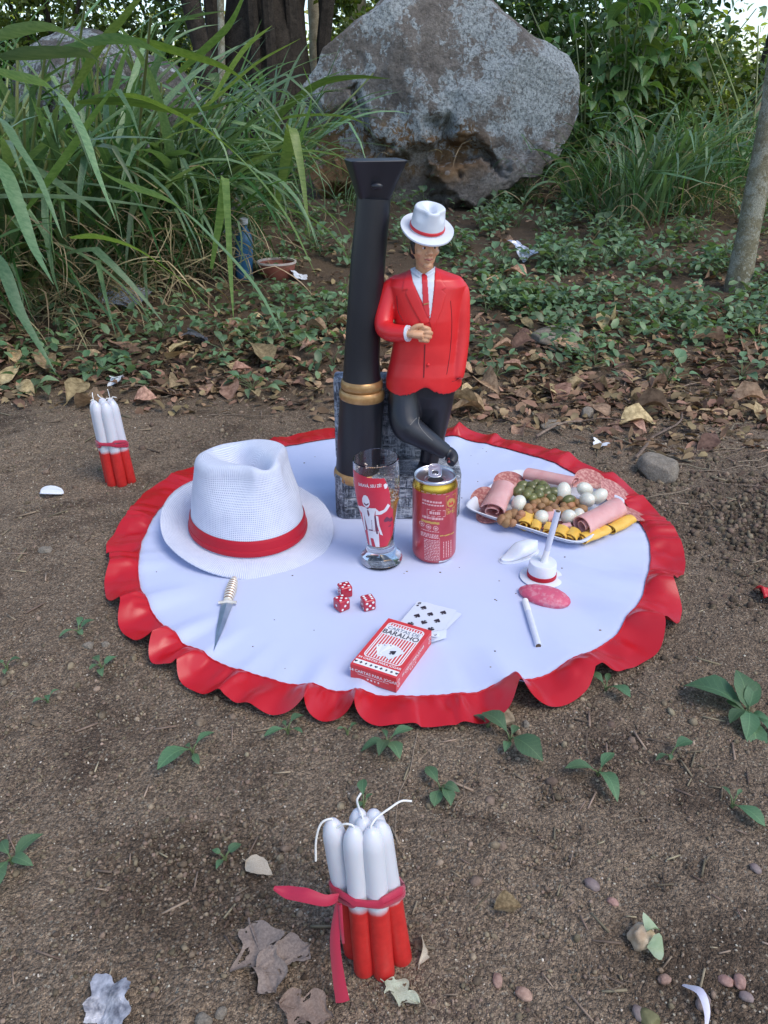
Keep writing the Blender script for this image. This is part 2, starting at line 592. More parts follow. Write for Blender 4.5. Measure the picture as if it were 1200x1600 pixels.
CLOD = mat('soil_clod', (0.10, 0.072, 0.050), (0.29, 0.22, 0.155), 60, 0.95, island=0.4, bmp=0.6, bs_=500, bd=0.002, spec=0.15)
GRIT = mat('pale_grit', (0.33, 0.27, 0.20), (0.55, 0.48, 0.38), 40, 0.8, island=0.3, bmp=0.4, bs_=600)
gravel(30000, 0.0006, 0.0024, 'soil_crumbs', CLOD, 0.24, 1.9, (0.32, 0.52), 1.8, 4.5)
gravel(9000, 0.0005, 0.0014, 'sand_grit', GRIT, 0.24, 1.9, (0.35, 0.55), 2.5)
def clod_heap(n, cx, cy, rx, ry, smin, smax, name):
    pos, sc = [], []
    for _ in range(n):
        x, y = random.gauss(cx, rx), random.gauss(cy, ry)
        if not outside_cloth(x, y, .455): continue
        s = smin + (smax - smin) * random.random() ** 3.5
        pos.append((x, y, gz(x, y) + s * .2)); sc.append((s * random.uniform(.8, 1.3), s, s * random.uniform(.5, .9)))
    k = len(pos); V, F = ICO1
    V2, F2 = scatter(np.array(V) * (1 + .7 * (rng.random((len(V), 1)) - .5)), F, np.array(pos), rng.random(k) * 6.28, np.array(sc), rng.random(k) * 6.28, rng.random(k) * 6.28)
    link(name, np_mesh(name, V2, F2), mat(name, (.075, .052, .036), (.20, .15, .105), 60, .95, island=.4, spec=.15), kind='stuff')
clod_heap(5200, .63, 1.06, .10, .14, .0008, .0066, 'dug_soil')
clod_heap(1500, -.17, .44, .07, .05, .0008, .0035, 'loose_soil')
gravel(900, 0.0022, 0.0062, 'soil_clods', CLOD, 0.28, 2.0, (0.35, 0.55), 2.0, 4.0)

# ------------------------------------------------------------------ rocks
def poly_sd(P, poly):
    """signed distance (negative inside), P (n,2)"""
    poly = np.array(poly, dtype=float)
    A, B = poly, np.roll(poly, -1, 0)
    d = np.full(len(P), 1e9); ins = np.zeros(len(P), bool)
    for a, b in zip(A, B):
        ab = b - a; t = np.clip(((P - a) @ ab) / (ab @ ab), 0, 1)
        d = np.minimum(d, np.hypot(*(P - a - t[:, None] * ab).T))
        c = (a[1] > P[:, 1]) != (b[1] > P[:, 1])
        with np.errstate(divide='ignore', invalid='ignore'):
            xc = a[0] + (P[:, 1] - a[1]) * ab[0] / ab[1]
        ins ^= c & (P[:, 0] < xc)
    return np.where(ins, -d, d)

def chisel(P, n, lo, hi, rs, front=False, k=0.9):
    for _ in range(n):
        nv = rs.normal(size=3); nv[2] = nv[2] * 0.7 + 0.1
        if front: nv[1] = -abs(nv[1])
        if front == 2: nv[1] = -1.1 - abs(nv[1])
        nv /= np.linalg.norm(nv)
        d = P @ nv
        off = d.max() - (lo + (hi - lo) * rs.random())
        P = P - np.outer(np.maximum(0, d - off) * k, nv)
    return P

def rock_mesh(size, seed, sub=3, nch=14, amp=0.06, cut=(0.08, 0.3)):
    rs = np.random.default_rng(seed)
    V, F = ico(sub)
    P = np.array(V)
    P = chisel(P, nch, cut[0], cut[1], rs)
    for i, p in enumerate(P):
        f = noise.fractal((p[0] * 1.6 + seed, p[1] * 1.6, p[2] * 1.6), 0.9, 2.1, 4)
        P[i] = p * (1 + amp * f)
    P *= np.array(size)
    me = np_mesh('rock', P, np.array(F))
    return shade(me, True)

def rock_material(name, base, base2, lichen, rust=None, scale=1.0, lich=0.5, zspan=None, rust_spots=()):
    m, nt, b = new_mat(name)
    v = coords(nt)
    c = ramp(nt, tex_noise(nt, v, 7 * scale, 8, 0.7, 0.5), [(0.32, base), (0.68, base2)])
    sp = ramp(nt, tex_noise(nt, v, 60 * scale, 5, 0.75), [(0.32, (0.45, 0.45, 0.45)), (0.55, (1, 1, 1)), (0.8, (1.5, 1.5, 1.45))])
    c = mixc(nt, 0.8, c, sp, 'MULTIPLY')
    if rust and zspan:
        ms = []
        for (ex, ez, rx, rz) in rust_spots:
            ad0 = nd(nt, 'ShaderNodeVectorMath', operation='SUBTRACT'); ad0.inputs[1].default_value = (ex, 0, ez); nt.links.new(v, ad0.inputs[0])
            ad1 = nd(nt, 'ShaderNodeVectorMath', operation='MULTIPLY'); ad1.inputs[1].default_value = (1 / rx, 0, 1 / rz); nt.links.new(ad0.outputs[0], ad1.inputs[0])
            ln = nd(nt, 'ShaderNodeVectorMath', operation='LENGTH'); nt.links.new(ad1.outputs[0], ln.inputs[0])
            jn = nd(nt, 'ShaderNodeMath', operation='MULTIPLY_ADD'); jn.inputs[1].default_value = 0.9; jn.inputs[2].default_value = -0.45
            nt.links.new(tex_noise(nt, v, 5, 5, .65), jn.inputs[0])
            sm = nd(nt, 'ShaderNodeMath', operation='ADD'); nt.links.new(ln.outputs['Value'], sm.inputs[0]); nt.links.new(jn.outputs[0], sm.inputs[1])
            mr_ = nd(nt, 'ShaderNodeMapRange'); mr_.inputs['From Min'].default_value = 1.05; mr_.inputs['From Max'].default_value = 0.7
            nt.links.new(sm.outputs[0], mr_.inputs[0]); ms.append(mr_.outputs[0])
        mxr = nd(nt, 'ShaderNodeMath', operation='MAXIMUM'); nt.links.new(ms[0], mxr.inputs[0]); nt.links.new(ms[1], mxr.inputs[1])
        rv = ramp(nt, tex_noise(nt, v, 14, 5, .7), [(.3, tuple(.45 * x for x in rust)), (.55, rust), (.75, (.36, .25, .14))])
        c = mixc(nt, mxr.outputs[0], c, rv)
    if False:
        sx = nd(nt, 'ShaderNodeSeparateXYZ'); nt.links.new(v, sx.inputs[0])
        r1 = nd(nt, 'ShaderNodeMapRange'); r1.inputs['From Min'].default_value = zspan[1]; r1.inputs['From Max'].default_value = zspan[0]
        nt.links.new(sx.outputs['Z'], r1.inputs[0])
        r2 = nd(nt, 'ShaderNodeMath', operation='MULTIPLY')
        nt.links.new(r1.outputs[0], r2.inputs[0])
        nt.links.new(ramp(nt, tex_noise(nt, v, 3.6 * scale, 5, 0.65, 0.8), [(0.40, 0.0), (0.58, 1.0)]), r2.inputs[1])
        c = mixc(nt, r2.outputs[0], c, rust)
    if lichen:
        n1 = tex_noise(nt, v, 3.2 * scale, 4, 0.55, 0.3)
        n2 = tex_noise(nt, v, 26 * scale, 7, 0.75, 0.8)
        a = nd(nt, 'ShaderNodeMath', operation='MULTIPLY_ADD'); a.inputs[1].default_value = 0.75
        nt.links.new(n2, a.inputs[0]); nt.links.new(n1, a.inputs[2])
        k = ramp(nt, a.outputs[0], [(lich, 0.0), (lich + 0.045, 1.0)])
        vo = nd(nt, 'ShaderNodeTexVoronoi'); vo.inputs['Scale'].default_value = 13 * scale
        wv = mixc(nt, 0.06, v, None or (0, 0, 0))
        nv = nd(nt, 'ShaderNodeTexNoise'); nv.inputs['Scale'].default_value = 30 * scale; nt.links.new(v, nv.inputs['Vector'])
        ad = nd(nt, 'ShaderNodeVectorMath', operation='MULTIPLY_ADD'); ad.inputs[1].default_value = (0.09 / scale,) * 3
        nt.links.new(nv.outputs['Color'], ad.inputs[0]); nt.links.new(v, ad.inputs[2])
        nt.links.new(ad.outputs[0], vo.inputs['Vector'])
        sc = nd(nt, 'ShaderNodeSeparateColor'); nt.links.new(vo.outputs['Color'], sc.inputs[0])
        ros = nd(nt, 'ShaderNodeMath', operation='MULTIPLY')
        nt.links.new(ramp(nt, sc.outputs[1], [(0.60, 0.0), (0.66, 1.0)]), ros.inputs[0])
        nt.links.new(ramp(nt, vo.outputs['Distance'], [(0.34, 1.0), (0.40, 0.0)]), ros.inputs[1])
        mxm = nd(nt, 'ShaderNodeMath', operation='MAXIMUM'); nt.links.new(k, mxm.inputs[0]); nt.links.new(ros.outputs[0], mxm.inputs[1])
        kk = mxm.outputs[0]
        if zspan:
            sx2 = nd(nt, 'ShaderNodeSeparateXYZ'); nt.links.new(v, sx2.inputs[0])
            up = nd(nt, 'ShaderNodeMapRange'); up.inputs['From Min'].default_value = zspan[0]; up.inputs['From Max'].default_value = zspan[1]
            nt.links.new(sx2.outputs['Z'], up.inputs[0])
            q = nd(nt, 'ShaderNodeMath', operation='MULTIPLY'); nt.links.new(kk, q.inputs[0]); nt.links.new(up.outputs[0], q.inputs[1]); kk = q.outputs[0]
        lc = ramp(nt, tex_noise(nt, v, 75 * scale, 5, 0.8), [(0.38, tuple(0.32 * x for x in lichen)), (0.52, lichen), (0.7, tuple(1.35 * x for x in lichen))])
        c = mixc(nt, kk, c, lc)
    nt.links.new(c, b.inputs['Base Color'])
    b.inputs['Roughness'].default_value = 0.9
    b.inputs['Specular IOR Level'].default_value = 0.2
    h = tex_noise(nt, v, 28 * scale, 9, 0.7, 0.3)
    bump(nt, b, h, 0.9, 0.035 / scale)
    return m

BY = 4.25
bc = at_y(685, 165, BY)
bk = mpp(bc)
SIL = [(465, 185), (470, 140), (512, 90), (560, 50), (600, 16), (640, -2), (690, -6), (735, 4), (772, 38), (830, 70), (886, 98), (904, 120),
       (906, 180), (885, 225), (852, 255), (812, 275), (765, 312), (700, 330), (640, 345), (560, 350), (505, 330), (478, 270)]

def boulder():
    V, F = ico(6) if False else ico(5)
    bm = bmesh.new(); bmesh.ops.create_icosphere(bm, subdivisions=7, radius=1)
    P = np.array([x.co[:] for x in bm.verts]); F = np.array([[w.index for w in q.verts] for q in bm.faces]); bm.free()
    th = np.arctan2(P[:, 2], P[:, 0]); rho = np.hypot(P[:, 0], P[:, 2])
    pol = np.array(SIL, float) - np.array([685, 165]); pol[:, 1] *= -1
    S = np.zeros(len(P)); dx, dy = np.cos(th), np.sin(th)
    for a, b in zip(pol, np.roll(pol, -1, 0)):
        e = b - a; den = dx * e[1] - dy * e[0]
        with np.errstate(divide='ignore', invalid='ignore'):
            t = (a[0] * e[1] - a[1] * e[0]) / den; u = (a[0] * dy - a[1] * dx) / den
        ok = (t > 0) & (u >= -1e-6) & (u <= 1 + 1e-6)
        S = np.where(ok, np.maximum(S, t), S)
    pl = S * rho ** 0.72
    u, w = dx * pl, dy * pl                                     # photo pixels from the centre
    D = np.where(P[:, 1] < 0, 130.0, 190.0)
    yy = np.sign(P[:, 1]) * D * np.maximum(0, 1 - rho ** 2.6) ** 0.62
    yy = yy + 0.28 * w
    Q = np.stack([u, yy, w], 1)
    rs = np.random.default_rng(5)
    Q = chisel(Q, 26, 6, 40, rs, 2, 1.0)
    uv = np.stack([685 + Q[:, 0], 165 - Q[:, 2]], 1)
    jit = np.array([[noise.noise((a * .03, b * .03, 1.0)), noise.noise((a * .03, b * .03, 7.0))] for a, b in uv])
    jf = np.array([[noise.noise((a * .11, b * .11, 1.0)), noise.noise((a * .11, b * .11, 7.0))] for a, b in uv])
    uj = uv + jit * 20 + jf * 7
    fr = (P[:, 1] < 0.25).astype(float)
    def inside(poly, soft):
        d = poly_sd(uj, poly)
        return np.clip(0.5 - d / (2 * soft), 0, 1) * fr
    # hollow with the rusty roof, split under the left, crack lines and the pale ledge below right
    Q[:, 1] += 38 * inside([(585, 262), (640, 225), (690, 195), (735, 212), (790, 248), (720, 250), (676, 240), (690, 300), (640, 352), (540, 352), (500, 300)], 9)
    Q[:, 1] += 26 * inside([(470, 170), (545, 172), (590, 232), (640, 245), (620, 262), (560, 240), (500, 260), (470, 240)], 8)
    Q[:, 1] -= 26 * inside([(672, 236), (720, 252), (790, 246), (850, 218), (875, 230), (850, 262), (800, 285), (755, 308), (705, 300), (684, 272)], 6)
    Q[:, 1] += 30 * inside([(690, 318), (760, 312), (870, 255), (900, 250), (880, 360), (600, 360)], 10)
    Q[:, 1] += 22 * inside([(548, 130), (556, 130), (600, 235), (588, 238)], 4)
    nm = Q / (np.linalg.norm(Q, axis=1, keepdims=True) + 1e-6)
    for i in range(len(Q)):
        a, b, c = Q[i] * 0.012
        f = noise.fractal((a, b * 1.3, c), 0.75, 2.15, 6)
        r = 1 - abs(noise.noise((a * 2.1 + 4, b * 2, c * 2.1)))
        Q[i] += nm[i] * (7.0 * f + 5.0 * (r - 0.8))
    W = Q * bk
    me = np_mesh('boulder', W, F)
    return shade(me, True)

BOULDER = rock_material('boulder_stone', (0.145, 0.122, 0.105), (0.285, 0.25, 0.215), (0.40, 0.42, 0.41), (0.22, 0.13, 0.065), 1.0, 0.865, (-0.36, -0.10),
                        [((655 - 685) * bk, (165 - 228) * bk, 125 * bk, 50 * bk), ((520 - 685) * bk, (165 - 240) * bk, 62 * bk, 85 * bk)])
o = link('boulder', boulder(), BOULDER, loc=bc)
tag(o, 'big pointed grey boulder with pale lichen patches and rusty hollow below', 'boulder')

GREYROCK = rock_material('lichen_stone', (0.07, 0.065, 0.06), (0.17, 0.155, 0.14), (0.33, 0.36, 0.36), None, 1.2, 0.92)
p = at_y(150, 250, 2.9)
o = link('boulder', rock_mesh((0.52, 0.45, 0.62), 21, 5, 16, 0.07), GREYROCK, loc=(p.x - 0.10, p.y + 0.40, 0.20))
tag(o, 'dark lichen boulder half hidden behind the tall grass on the left', 'boulder')
p = at_y(790, 20, 6.0)
o = link('boulder', rock_mesh((0.40, 0.4, 0.5), 33, 4, 12, 0.07), GREYROCK, loc=(p.x - 0.2, 6.2, 0.55))
tag(o, 'smaller grey boulder peeking out behind the top of the big pointed one', 'boulder')

STONE = rock_material('field_stone', (0.20, 0.165, 0.125), (0.36, 0.31, 0.25), None, None, 9.0)
def stone(px, py, wpx, hpx, label, seed, col=STONE, sub=4, flat=0.7):
    q = on_ground(px, py + hpx * 0.35)
    k = mpp(q)
    a = wpx * k / 2
    o = link('stone', rock_mesh((a, a * 0.8, a * flat), seed, sub, 12, 0.06, (0.05, 0.28)), col, loc=(q.x, q.y + a * 0.3, q.z + a * flat * 0.35), rot=(0, 0, seed * 1.7))
    tag(o, label, 'stone', 'stones lying about the offering')
stone(1030, 727, 76, 54, 'angular tan stone on the soil to the right of the cold cut plate', 3)
stone(918, 645, 30, 26, 'small round pale stone among twigs on the right', 4, flat=0.85)
stone(872, 525, 96, 34, 'flat grey slab of stone among fallen leaves right of the red jacket', 6, flat=0.35)
stone(862, 664, 44, 14, 'thin whitish stone just behind the red ruffle near the plate', 8, flat=0.3)
stone(70, 858, 24, 16, 'small flat grey pebble on bare soil left of the cloth', 9, flat=0.5)
stone(823, 1130, 17, 17, 'small pale angular pebble below the front right ruffle', 12, flat=0.8)
stone(785, 1112, 52, 34, 'dusty pinkish grey clod against the front right of the ruffle', 14, CLOD, flat=0.4)
stone(137, 1007, 20, 16, 'brownish pebble by a weed left of the cloth', 15, flat=0.6)
stone(165, 1005, 16, 14, 'tiny cream pebble next to the left edge of the ruffle', 16)
stone(1016, 1585, 36, 44, 'round olive green stone at the bottom right edge', 18,
      mat('olive_stone', (0.10, 0.095, 0.035), (0.20, 0.18, 0.08), 60, 0.7, bmp=0.4, bs_=150), flat=0.8)
stone(345, 1580, 22, 24, 'round tan pebble by the dead leaves at the bottom', 19)
stone(318, 1595, 30, 20, 'pinkish pebble cut by the bottom edge left of the candles', 20)
stone(700, 728, 20, 12, 'little chip of stone behind the statuette', 22)

NUT = mat('pink_seed', (0.22, 0.12, 0.09), (0.36, 0.22, 0.17), 160, 0.7, bmp=0.5, bs_=300, rnd=0.2)
DKNUT = mat('dull_seed', (0.17, 0.12, 0.11), (0.27, 0.21, 0.19), 90, 0.6, bmp=0.2, bs_=300, rnd=0.2)
nuts = [(777, 1534, 0), (818, 1556, 0), (1038, 1533, 0), (1133, 1535, 0), (1155, 1536, 0), (957, 1412, 0), (1098, 1570, 1), (997, 1586, 1), (1165, 1560, 1), (1180, 1360, 1), (925, 1385, 1)]
sme = {}
for i, (px, py, k) in enumerate(nuts):
    q = on_ground(px, py)
    if k not in sme:
        sme[k] = rock_mesh((0.0085, 0.0058, 0.0052), 300 + k, 3, 5, 0.14, (.03, .16))
    o = link('fallen_seed', sme[k], DKNUT if k else NUT, loc=(q.x, q.y, q.z + 0.0022), rot=(0, 0.2, random.random() * 6), scale=random.uniform(0.55, 0.9))
    tag(o, 'dull brown oval seed on the soil in the lower right' if k else 'pinkish oval seed on the soil in the lower right', 'seed', 'fallen seeds lying on the soil')

# ------------------------------------------------------------------ leaves and blades
def leaf_grid(L, W, nu=3, nv=6, curl=0.25, fold=0.25, wave=0.0, seed=0, shape='ovate', twist=0.0):
    """leaf from origin along +X, normal up"""
    rs = random.Random(seed)
    ph = rs.random() * 6
    def width(t):
        if shape == 'ovate': return (math.sin(PI * min(1, t ** 0.72)) ** 0.85)
        if shape == 'obovate': return math.sin(PI * min(1, t ** 1.35)) ** 0.9
        return math.sin(PI * t) ** 0.7
    v, f = [], []
    n = nu * 2 + 1
    for j in range(nv + 1):
        t = j / nv
        a = curl * t
        x = L * t * math.cos(a * 0.6); z = L * (0.12 * math.sin(PI * t) - curl * 0.5 * t * t)
        w = W * width(t) * (1 + 0.10 * rs.uniform(-1, 1) * (0 < j < nv)) + 0.0004
        for i in range(-nu, nu + 1):
            s = i / nu
            zz = z + fold * w * abs(s) ** 1.3 + wave * L * math.sin(t * 9 + ph + s * 2.5) * abs(s)
            yy = s * w
            zz += twist * t * s * w
            v.append((x, yy, zz))
    for j in range(nv):
        for i in range(n - 1):
            f.append((j * n + i, j * n + i + 1, (j + 1) * n + i + 1, (j + 1) * n + i))
    return v, f

GREEN_A = leaf_mat('weed_leaf', (0.070, 0.145, 0.070), (0.105, 0.19, 0.09), 70, 0.5, 0.25, rnd=0.25, vein=.014)
GREEN_B = leaf_mat('creeper_leaf', (0.10, 0.18, 0.09), (0.19, 0.275, 0.145), 60, 0.38, 0.3, rnd=0.45, vein=.014)
GREEN_BI = leaf_mat('creeper_cover', (0.09, 0.165, 0.078), (0.18, 0.26, 0.13), 20, 0.38, 0.3, island=0.5)
SHRUB = leaf_mat('shrub_leaf', (0.065, 0.14, 0.042), (0.125, 0.21, 0.07), 40, 0.38, 0.3, rnd=0.4, vein=.014)
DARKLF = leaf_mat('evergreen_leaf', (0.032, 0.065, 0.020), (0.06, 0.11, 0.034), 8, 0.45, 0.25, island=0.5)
SUNLF = leaf_mat('sun_tinted_leaf', (0.26, 0.31, 0.06), (0.44, 0.44, 0.13), 2, 0.5, 0.45, island=0.4)  # bright yellow green: the sunlight is put into the leaf colour
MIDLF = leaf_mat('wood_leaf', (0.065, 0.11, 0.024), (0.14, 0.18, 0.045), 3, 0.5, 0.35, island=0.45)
BLADE = leaf_mat('grass_blade', (0.11, 0.19, 0.042), (0.19, 0.275, 0.078), 14, 0.34, 0.35, rnd=0.4, stretch=(1, 12, 12), vein=.0016)
BLADE2 = leaf_mat('bluish_blade', (0.095, 0.175, 0.08), (0.17, 0.255, 0.13), 14, 0.34, 0.3, rnd=0.4, stretch=(1, 12, 12), vein=.0016)
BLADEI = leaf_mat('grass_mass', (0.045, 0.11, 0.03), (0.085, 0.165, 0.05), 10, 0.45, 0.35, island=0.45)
STRAW = leaf_mat('dead_straw', (0.25, 0.185, 0.10), (0.45, 0.35, 0.21), 20, 0.8, 0.15, island=0.4, spec=0.2)
CANE = mat('grass_cane', (0.13, 0.17, 0.045), (0.22, 0.23, 0.08), 20, 0.5, rnd=0.25, bmp=0.2, bs_=80)
STEM = mat('weed_stem', (0.08, 0.12, 0.04), (0.14, 0.16, 0.07), 60, 0.6)
WOODY = mat('twig_bark', (0.14, 0.10, 0.07), (0.30, 0.23, 0.16), 50, 0.85, bmp=0.5, bs_=120, rnd=0.35)
DRY = leaf_mat('dry_leaf', (0.20, 0.125, 0.072), (0.44, 0.295, 0.18), 9, 0.75, 0.12, rnd=0.6, tcol=(1.2, 1.0, 0.7), spec=0.25)
DRYI = leaf_mat('leaf_litter', (0.13, 0.08, 0.046), (0.33, 0.215, 0.13), 12, 0.8, 0.1, island=0.55, tcol=(1.2, 1.0, 0.7), spec=0.2)

weed_meshes = [MB().add(*leaf_grid(1, random.uniform(.22, .32), 2, 6, random.uniform(.2, .6), .3, .012, s, random.choice(['ovate', 'obovate', 'obovate']))).mesh('leaf') for s in range(6)]
creep_meshes = [MB().add(*leaf_grid(1, random.uniform(.26, .38), 2, 6, random.uniform(.2, .8), .28, .015, s, 'ovate')).mesh('leaf') for s in range(6)]

def rosette(name, label, cat, q, leaves, mt, scale=1.0, meshes=weed_meshes, group=None, stem_h=0.008, reach=0.0):
    """leaves: (azimuth deg, length m, elevation deg, height m)"""
    t = thing(name, label, cat, q, group=group)
    m = MB()
    for az, L, el, h in leaves:
        a = rad(az)
        b = Vector((math.cos(a) * (0.004 + reach * random.random()), math.sin(a) * (0.004 + reach * random.random()), h))
        m.add(*tube(smooth_path([(0, 0, -0.004), (b.x * .3, b.y * .3, h * .6), b, b * 1.0 + Vector((math.cos(a), math.sin(a), 0.3)) * L * 0.08], 2), [.0012, .0011, .0010, .0009, .0009, .0008, .0007], 5))
        me = random.choice(meshes)
        link('leaf', me, mt, t, loc=b, rot=Euler((random.uniform(-.3, .3), -rad(el), a)), scale=(L, L * random.uniform(.85, 1.15), L))
    part('stem', m, STEM, t)
    return t

def px_leaf(q, dx, dy, el=12):
    """leaf from a pixel offset on the ground -> (azimuth, length, elevation, height)"""
    k = mpp(q)
    s = max(0.35, math.sin(math.atan2(CAM_H, q.y)))
    X, Y = dx * k, -dy * k / s
    return (math.degrees(math.atan2(Y, X)), math.hypot(X, Y) * 1.05, el + random.uniform(-6, 8), random.uniform(.006, .014))

seedlings = [
    (302, 1180, [(-34, 36), (24, -18), (12, 16), (-8, -6)], 'weed seedling with one long dark leaf left of the front ruffle'),
    (450, 1147, [(-28, 10), (18, -12), (20, 8), (-6, -8)], 'low green seedling under the front left of the ruffle'),
    (606, 1166, [(-36, 8), (34, -12), (-12, 22), (16, 24), (-6, -14)], 'broad seedling just below the front centre of the ruffle'),
    (688, 1238, [(-18, -26), (22, 10), (12, 24), (-10, 22)], 'upright seedling beside a straw stick below the card box'),
    (796, 1163, [(-34, -26), (34, 34), (12, -14), (-10, 16)], 'trailing seedling with a toothed leaf below the right front ruffle'),
    (934, 1212, [(-46, 0), (26, -20), (14, 38)], 'three leaved seedling alone on bare soil at right'),
    (1046, 1186, [(-22, 8), (30, -8), (-4, 8)], 'tiny flat seedling on soil at far right'),
    (946, 1080, [(-18, -14), (8, -14), (24, 18)], 'small seedling right below the ruffle by the loose cigarette'),
    (1143, 1262, [(-8, -12), (26, 28), (12, -8)], 'seedling with a bright green folded leaf at lower right'),
    (20, 1350, [(30, -28), (34, 12), (-4, 60), (-22, -18)], 'large leaved weed at the left edge of the picture'),
    (124, 992, [(-18, 10), (16, -10), (-4, -14), (10, 8)], 'small green weed left of the cloth, upper of two'),
    (160, 1048, [(-12, -8), (14, -10), (6, 12), (-8, 10)], 'small green weed left of the cloth, closest to the ruffle'),
    (75, 1098, [(-12, 6), (10, -8), (8, 8)], 'small weed low on the left on bare soil'),
    (12, 1050, [(-12, -4), (14, -6), (4, 8)], 'weed tuft by the left picture edge level with the dagger'),
    (352, 1345, [(18, -12), (-6, 14), (-14, -4)], 'faint seedling on dark crumbly soil left of the front candles'),
    (568, 1262, [(-2, -22), (10, -8), (-6, 10)], 'seedling right behind the tops of the front candles'),
    (762, 1138, [(-16, -8), (18, 6)], 'flat round leaf poking out from under the front ruffle'),
    (543, 1148, [(-10, 4), (10, -8)], 'tiny leaf pair touching the ruffle at front centre'),
]
for px, py, lv, lab in seedlings:
    q = on_ground(px, py)
    rosette('weed_seedling', lab, 'weed', q, [px_leaf(q, a, b) for a, b in lv], GREEN_A, group='weed seedlings on the bare soil')

q = on_ground(1166, 1122)
rosette('broadleaf_weed', 'broad leaved greyish weed drooping at the right edge', 'weed', q,
        [px_leaf(q, a, b, e) for a, b, e in [(-70, -40, 8), (-34, 14, 4), (-24, -10, 16), (4, -44, 30), (26, -30, 28), (-6, 46, -16), (34, 34, -8), (-18, 30, -6), (16, 18, 40)]],
        leaf_mat('greyish_leaf', (0.095, 0.125, 0.10), (0.15, 0.18, 0.15), 60, 0.5, 0.25, rnd=0.25), stem_h=0.03)

# creeping plants behind the cloth: nearest ones with each leaf a part
def creeper_leaves(n, size, spread):
    out = []
    a0 = random.random() * 360
    for k in range(n):
        out.append((a0 + k * 137.5 + random.uniform(-20, 20), size * random.uniform(.7, 1.25), random.uniform(-5, 40), random.uniform(.006, .045) * spread))
    return out

hand_creep = [(478, 548, 9, .045, 1.2, 'heart leaved creeper left of the black column base'), (395, 612, 9, .04, .8, 'dusty grey creeper spreading on the soil edge left of the column'),
              (150, 590, 8, .045, 1.2, 'green creeper just behind the left candle bundle'), (55, 615, 7, .04, 1.0, 'low creeper at the left edge behind the bare soil'),
              (100, 530, 6, .045, 1.4, 'three lobed green weed under the tall grass on the left'), (775, 590, 8, .035, 1.2, 'round leaved plant right of the red jacket hem'),
              (1040, 600, 12, .035, 1.5, 'small creeper clump among twigs at the right'), (930, 570, 8, .03, 1.2, 'creeper sprig among brown leaves right of the statuette'),
              (440, 500, 7, .04, 1.0, 'creeper below the long drooping blade left of the column'), (352, 555, 7, .035, 1.2, 'creeper among dead leaves behind the white hat'),
              (1180, 540, 9, .045, 1.5, 'leafy creeper at the right edge below the thin trunk'), (640, 560, 6, .03, 1.0, 'little creeper glimpsed between column and jacket')]
for px, py, n, s, sp, lab in hand_creep:
    q = on_ground(px, py)
    rosette('creeping_weed', lab, 'weed', q, creeper_leaves(n, s, sp), GREEN_B, meshes=creep_meshes, reach=.05, group='creepers behind the cloth')

def cover_density(px, py):
    d = 0.0
    if px > 700: d = sstep(620, 470, py) * sstep(690, 800, px) * (1.0 if py > 300 else 0.7)
    if px < 560: d = 0.28 * sstep(640, 560, py)
    if 480 < px < 720 and py < 420: d = 0.5
    return d * max(0, min(1, 0.24 + 1.6 * noise.noise((px * .013, py * .026, 2.0)) + 0.5 * noise.noise((px * .04, py * .07, 6.0))))

def cover_spots(n, ylo, yhi, xlo=-60, xhi=1260):
    out = []
    while len(out) < n:
        px, py = random.uniform(xlo, xhi), random.uniform(ylo, yhi)
        if random.random() < cover_density(px, py): out.append((px, py))
    return out

for px, py in cover_spots(70, 420, 600):
    q = on_ground(px, py)
    rosette('creeping_weed', 'creeping weed with small oval leaves growing through the leaf litter behind the cloth', 'weed', q,
            creeper_leaves(random.randint(5, 8), random.uniform(.022, .036), 1.2), GREEN_B, meshes=creep_meshes, reach=.05, group='creeping weeds in the leaf litter')

for px, py in cover_spots(170, 285, 430):
    q = on_ground(px, py)
    rosette('creeping_weed', 'low weed in the green patch between the boulder and the cloth', 'weed', q,
            creeper_leaves(random.randint(7, 10), random.uniform(.032, .055), 2.0), GREEN_B, meshes=creep_meshes, reach=.05, group='low weeds in front of the boulder')

def tiny_leaf():
    v = [(0, 0, 0), (.32, 0, .03), (.68, 0, .02), (1, 0, -.09), (.22, -.24, .08), (.62, -.25, .08), (.22, .24, .08), (.62, .25, .08)]
    f = [(0, 4, 1), (1, 4, 5), (1, 5, 2), (2, 5, 3), (0, 1, 6), (1, 7, 6), (1, 2, 7), (2, 3, 7)]
    return v, f
TL = tiny_leaf()

def stuff_leaves(name, spots, size, hmax, mt, per=1, tiltr=(-.9, .3)):
    pos, sc = [], []
    for px, py in spots:
        q = on_ground(px, py)
        for _ in range(per):
            x, y = q.x + random.gauss(0, .04), q.y + random.gauss(0, .05)
            if not outside_cloth(x, y): continue
            pos.append((x, y, gz(x, y) + .004 + hmax * random.random() ** 1.5)); sc.append(size * random.uniform(.6, 1.4))
    n = len(pos)
    V, F = scatter(TL[0], TL[1], np.array(pos), rng.random(n) * 6.28, np.array(sc), rng.uniform(tiltr[0], tiltr[1], n), rng.uniform(-.6, .6, n))
    return link(name, np_mesh(name, V, F), mt, kind='stuff')
stuff_leaves('ground_cover', cover_spots(2900, 240, 600, -150, 1650), .028, .06, GREEN_BI, 4)

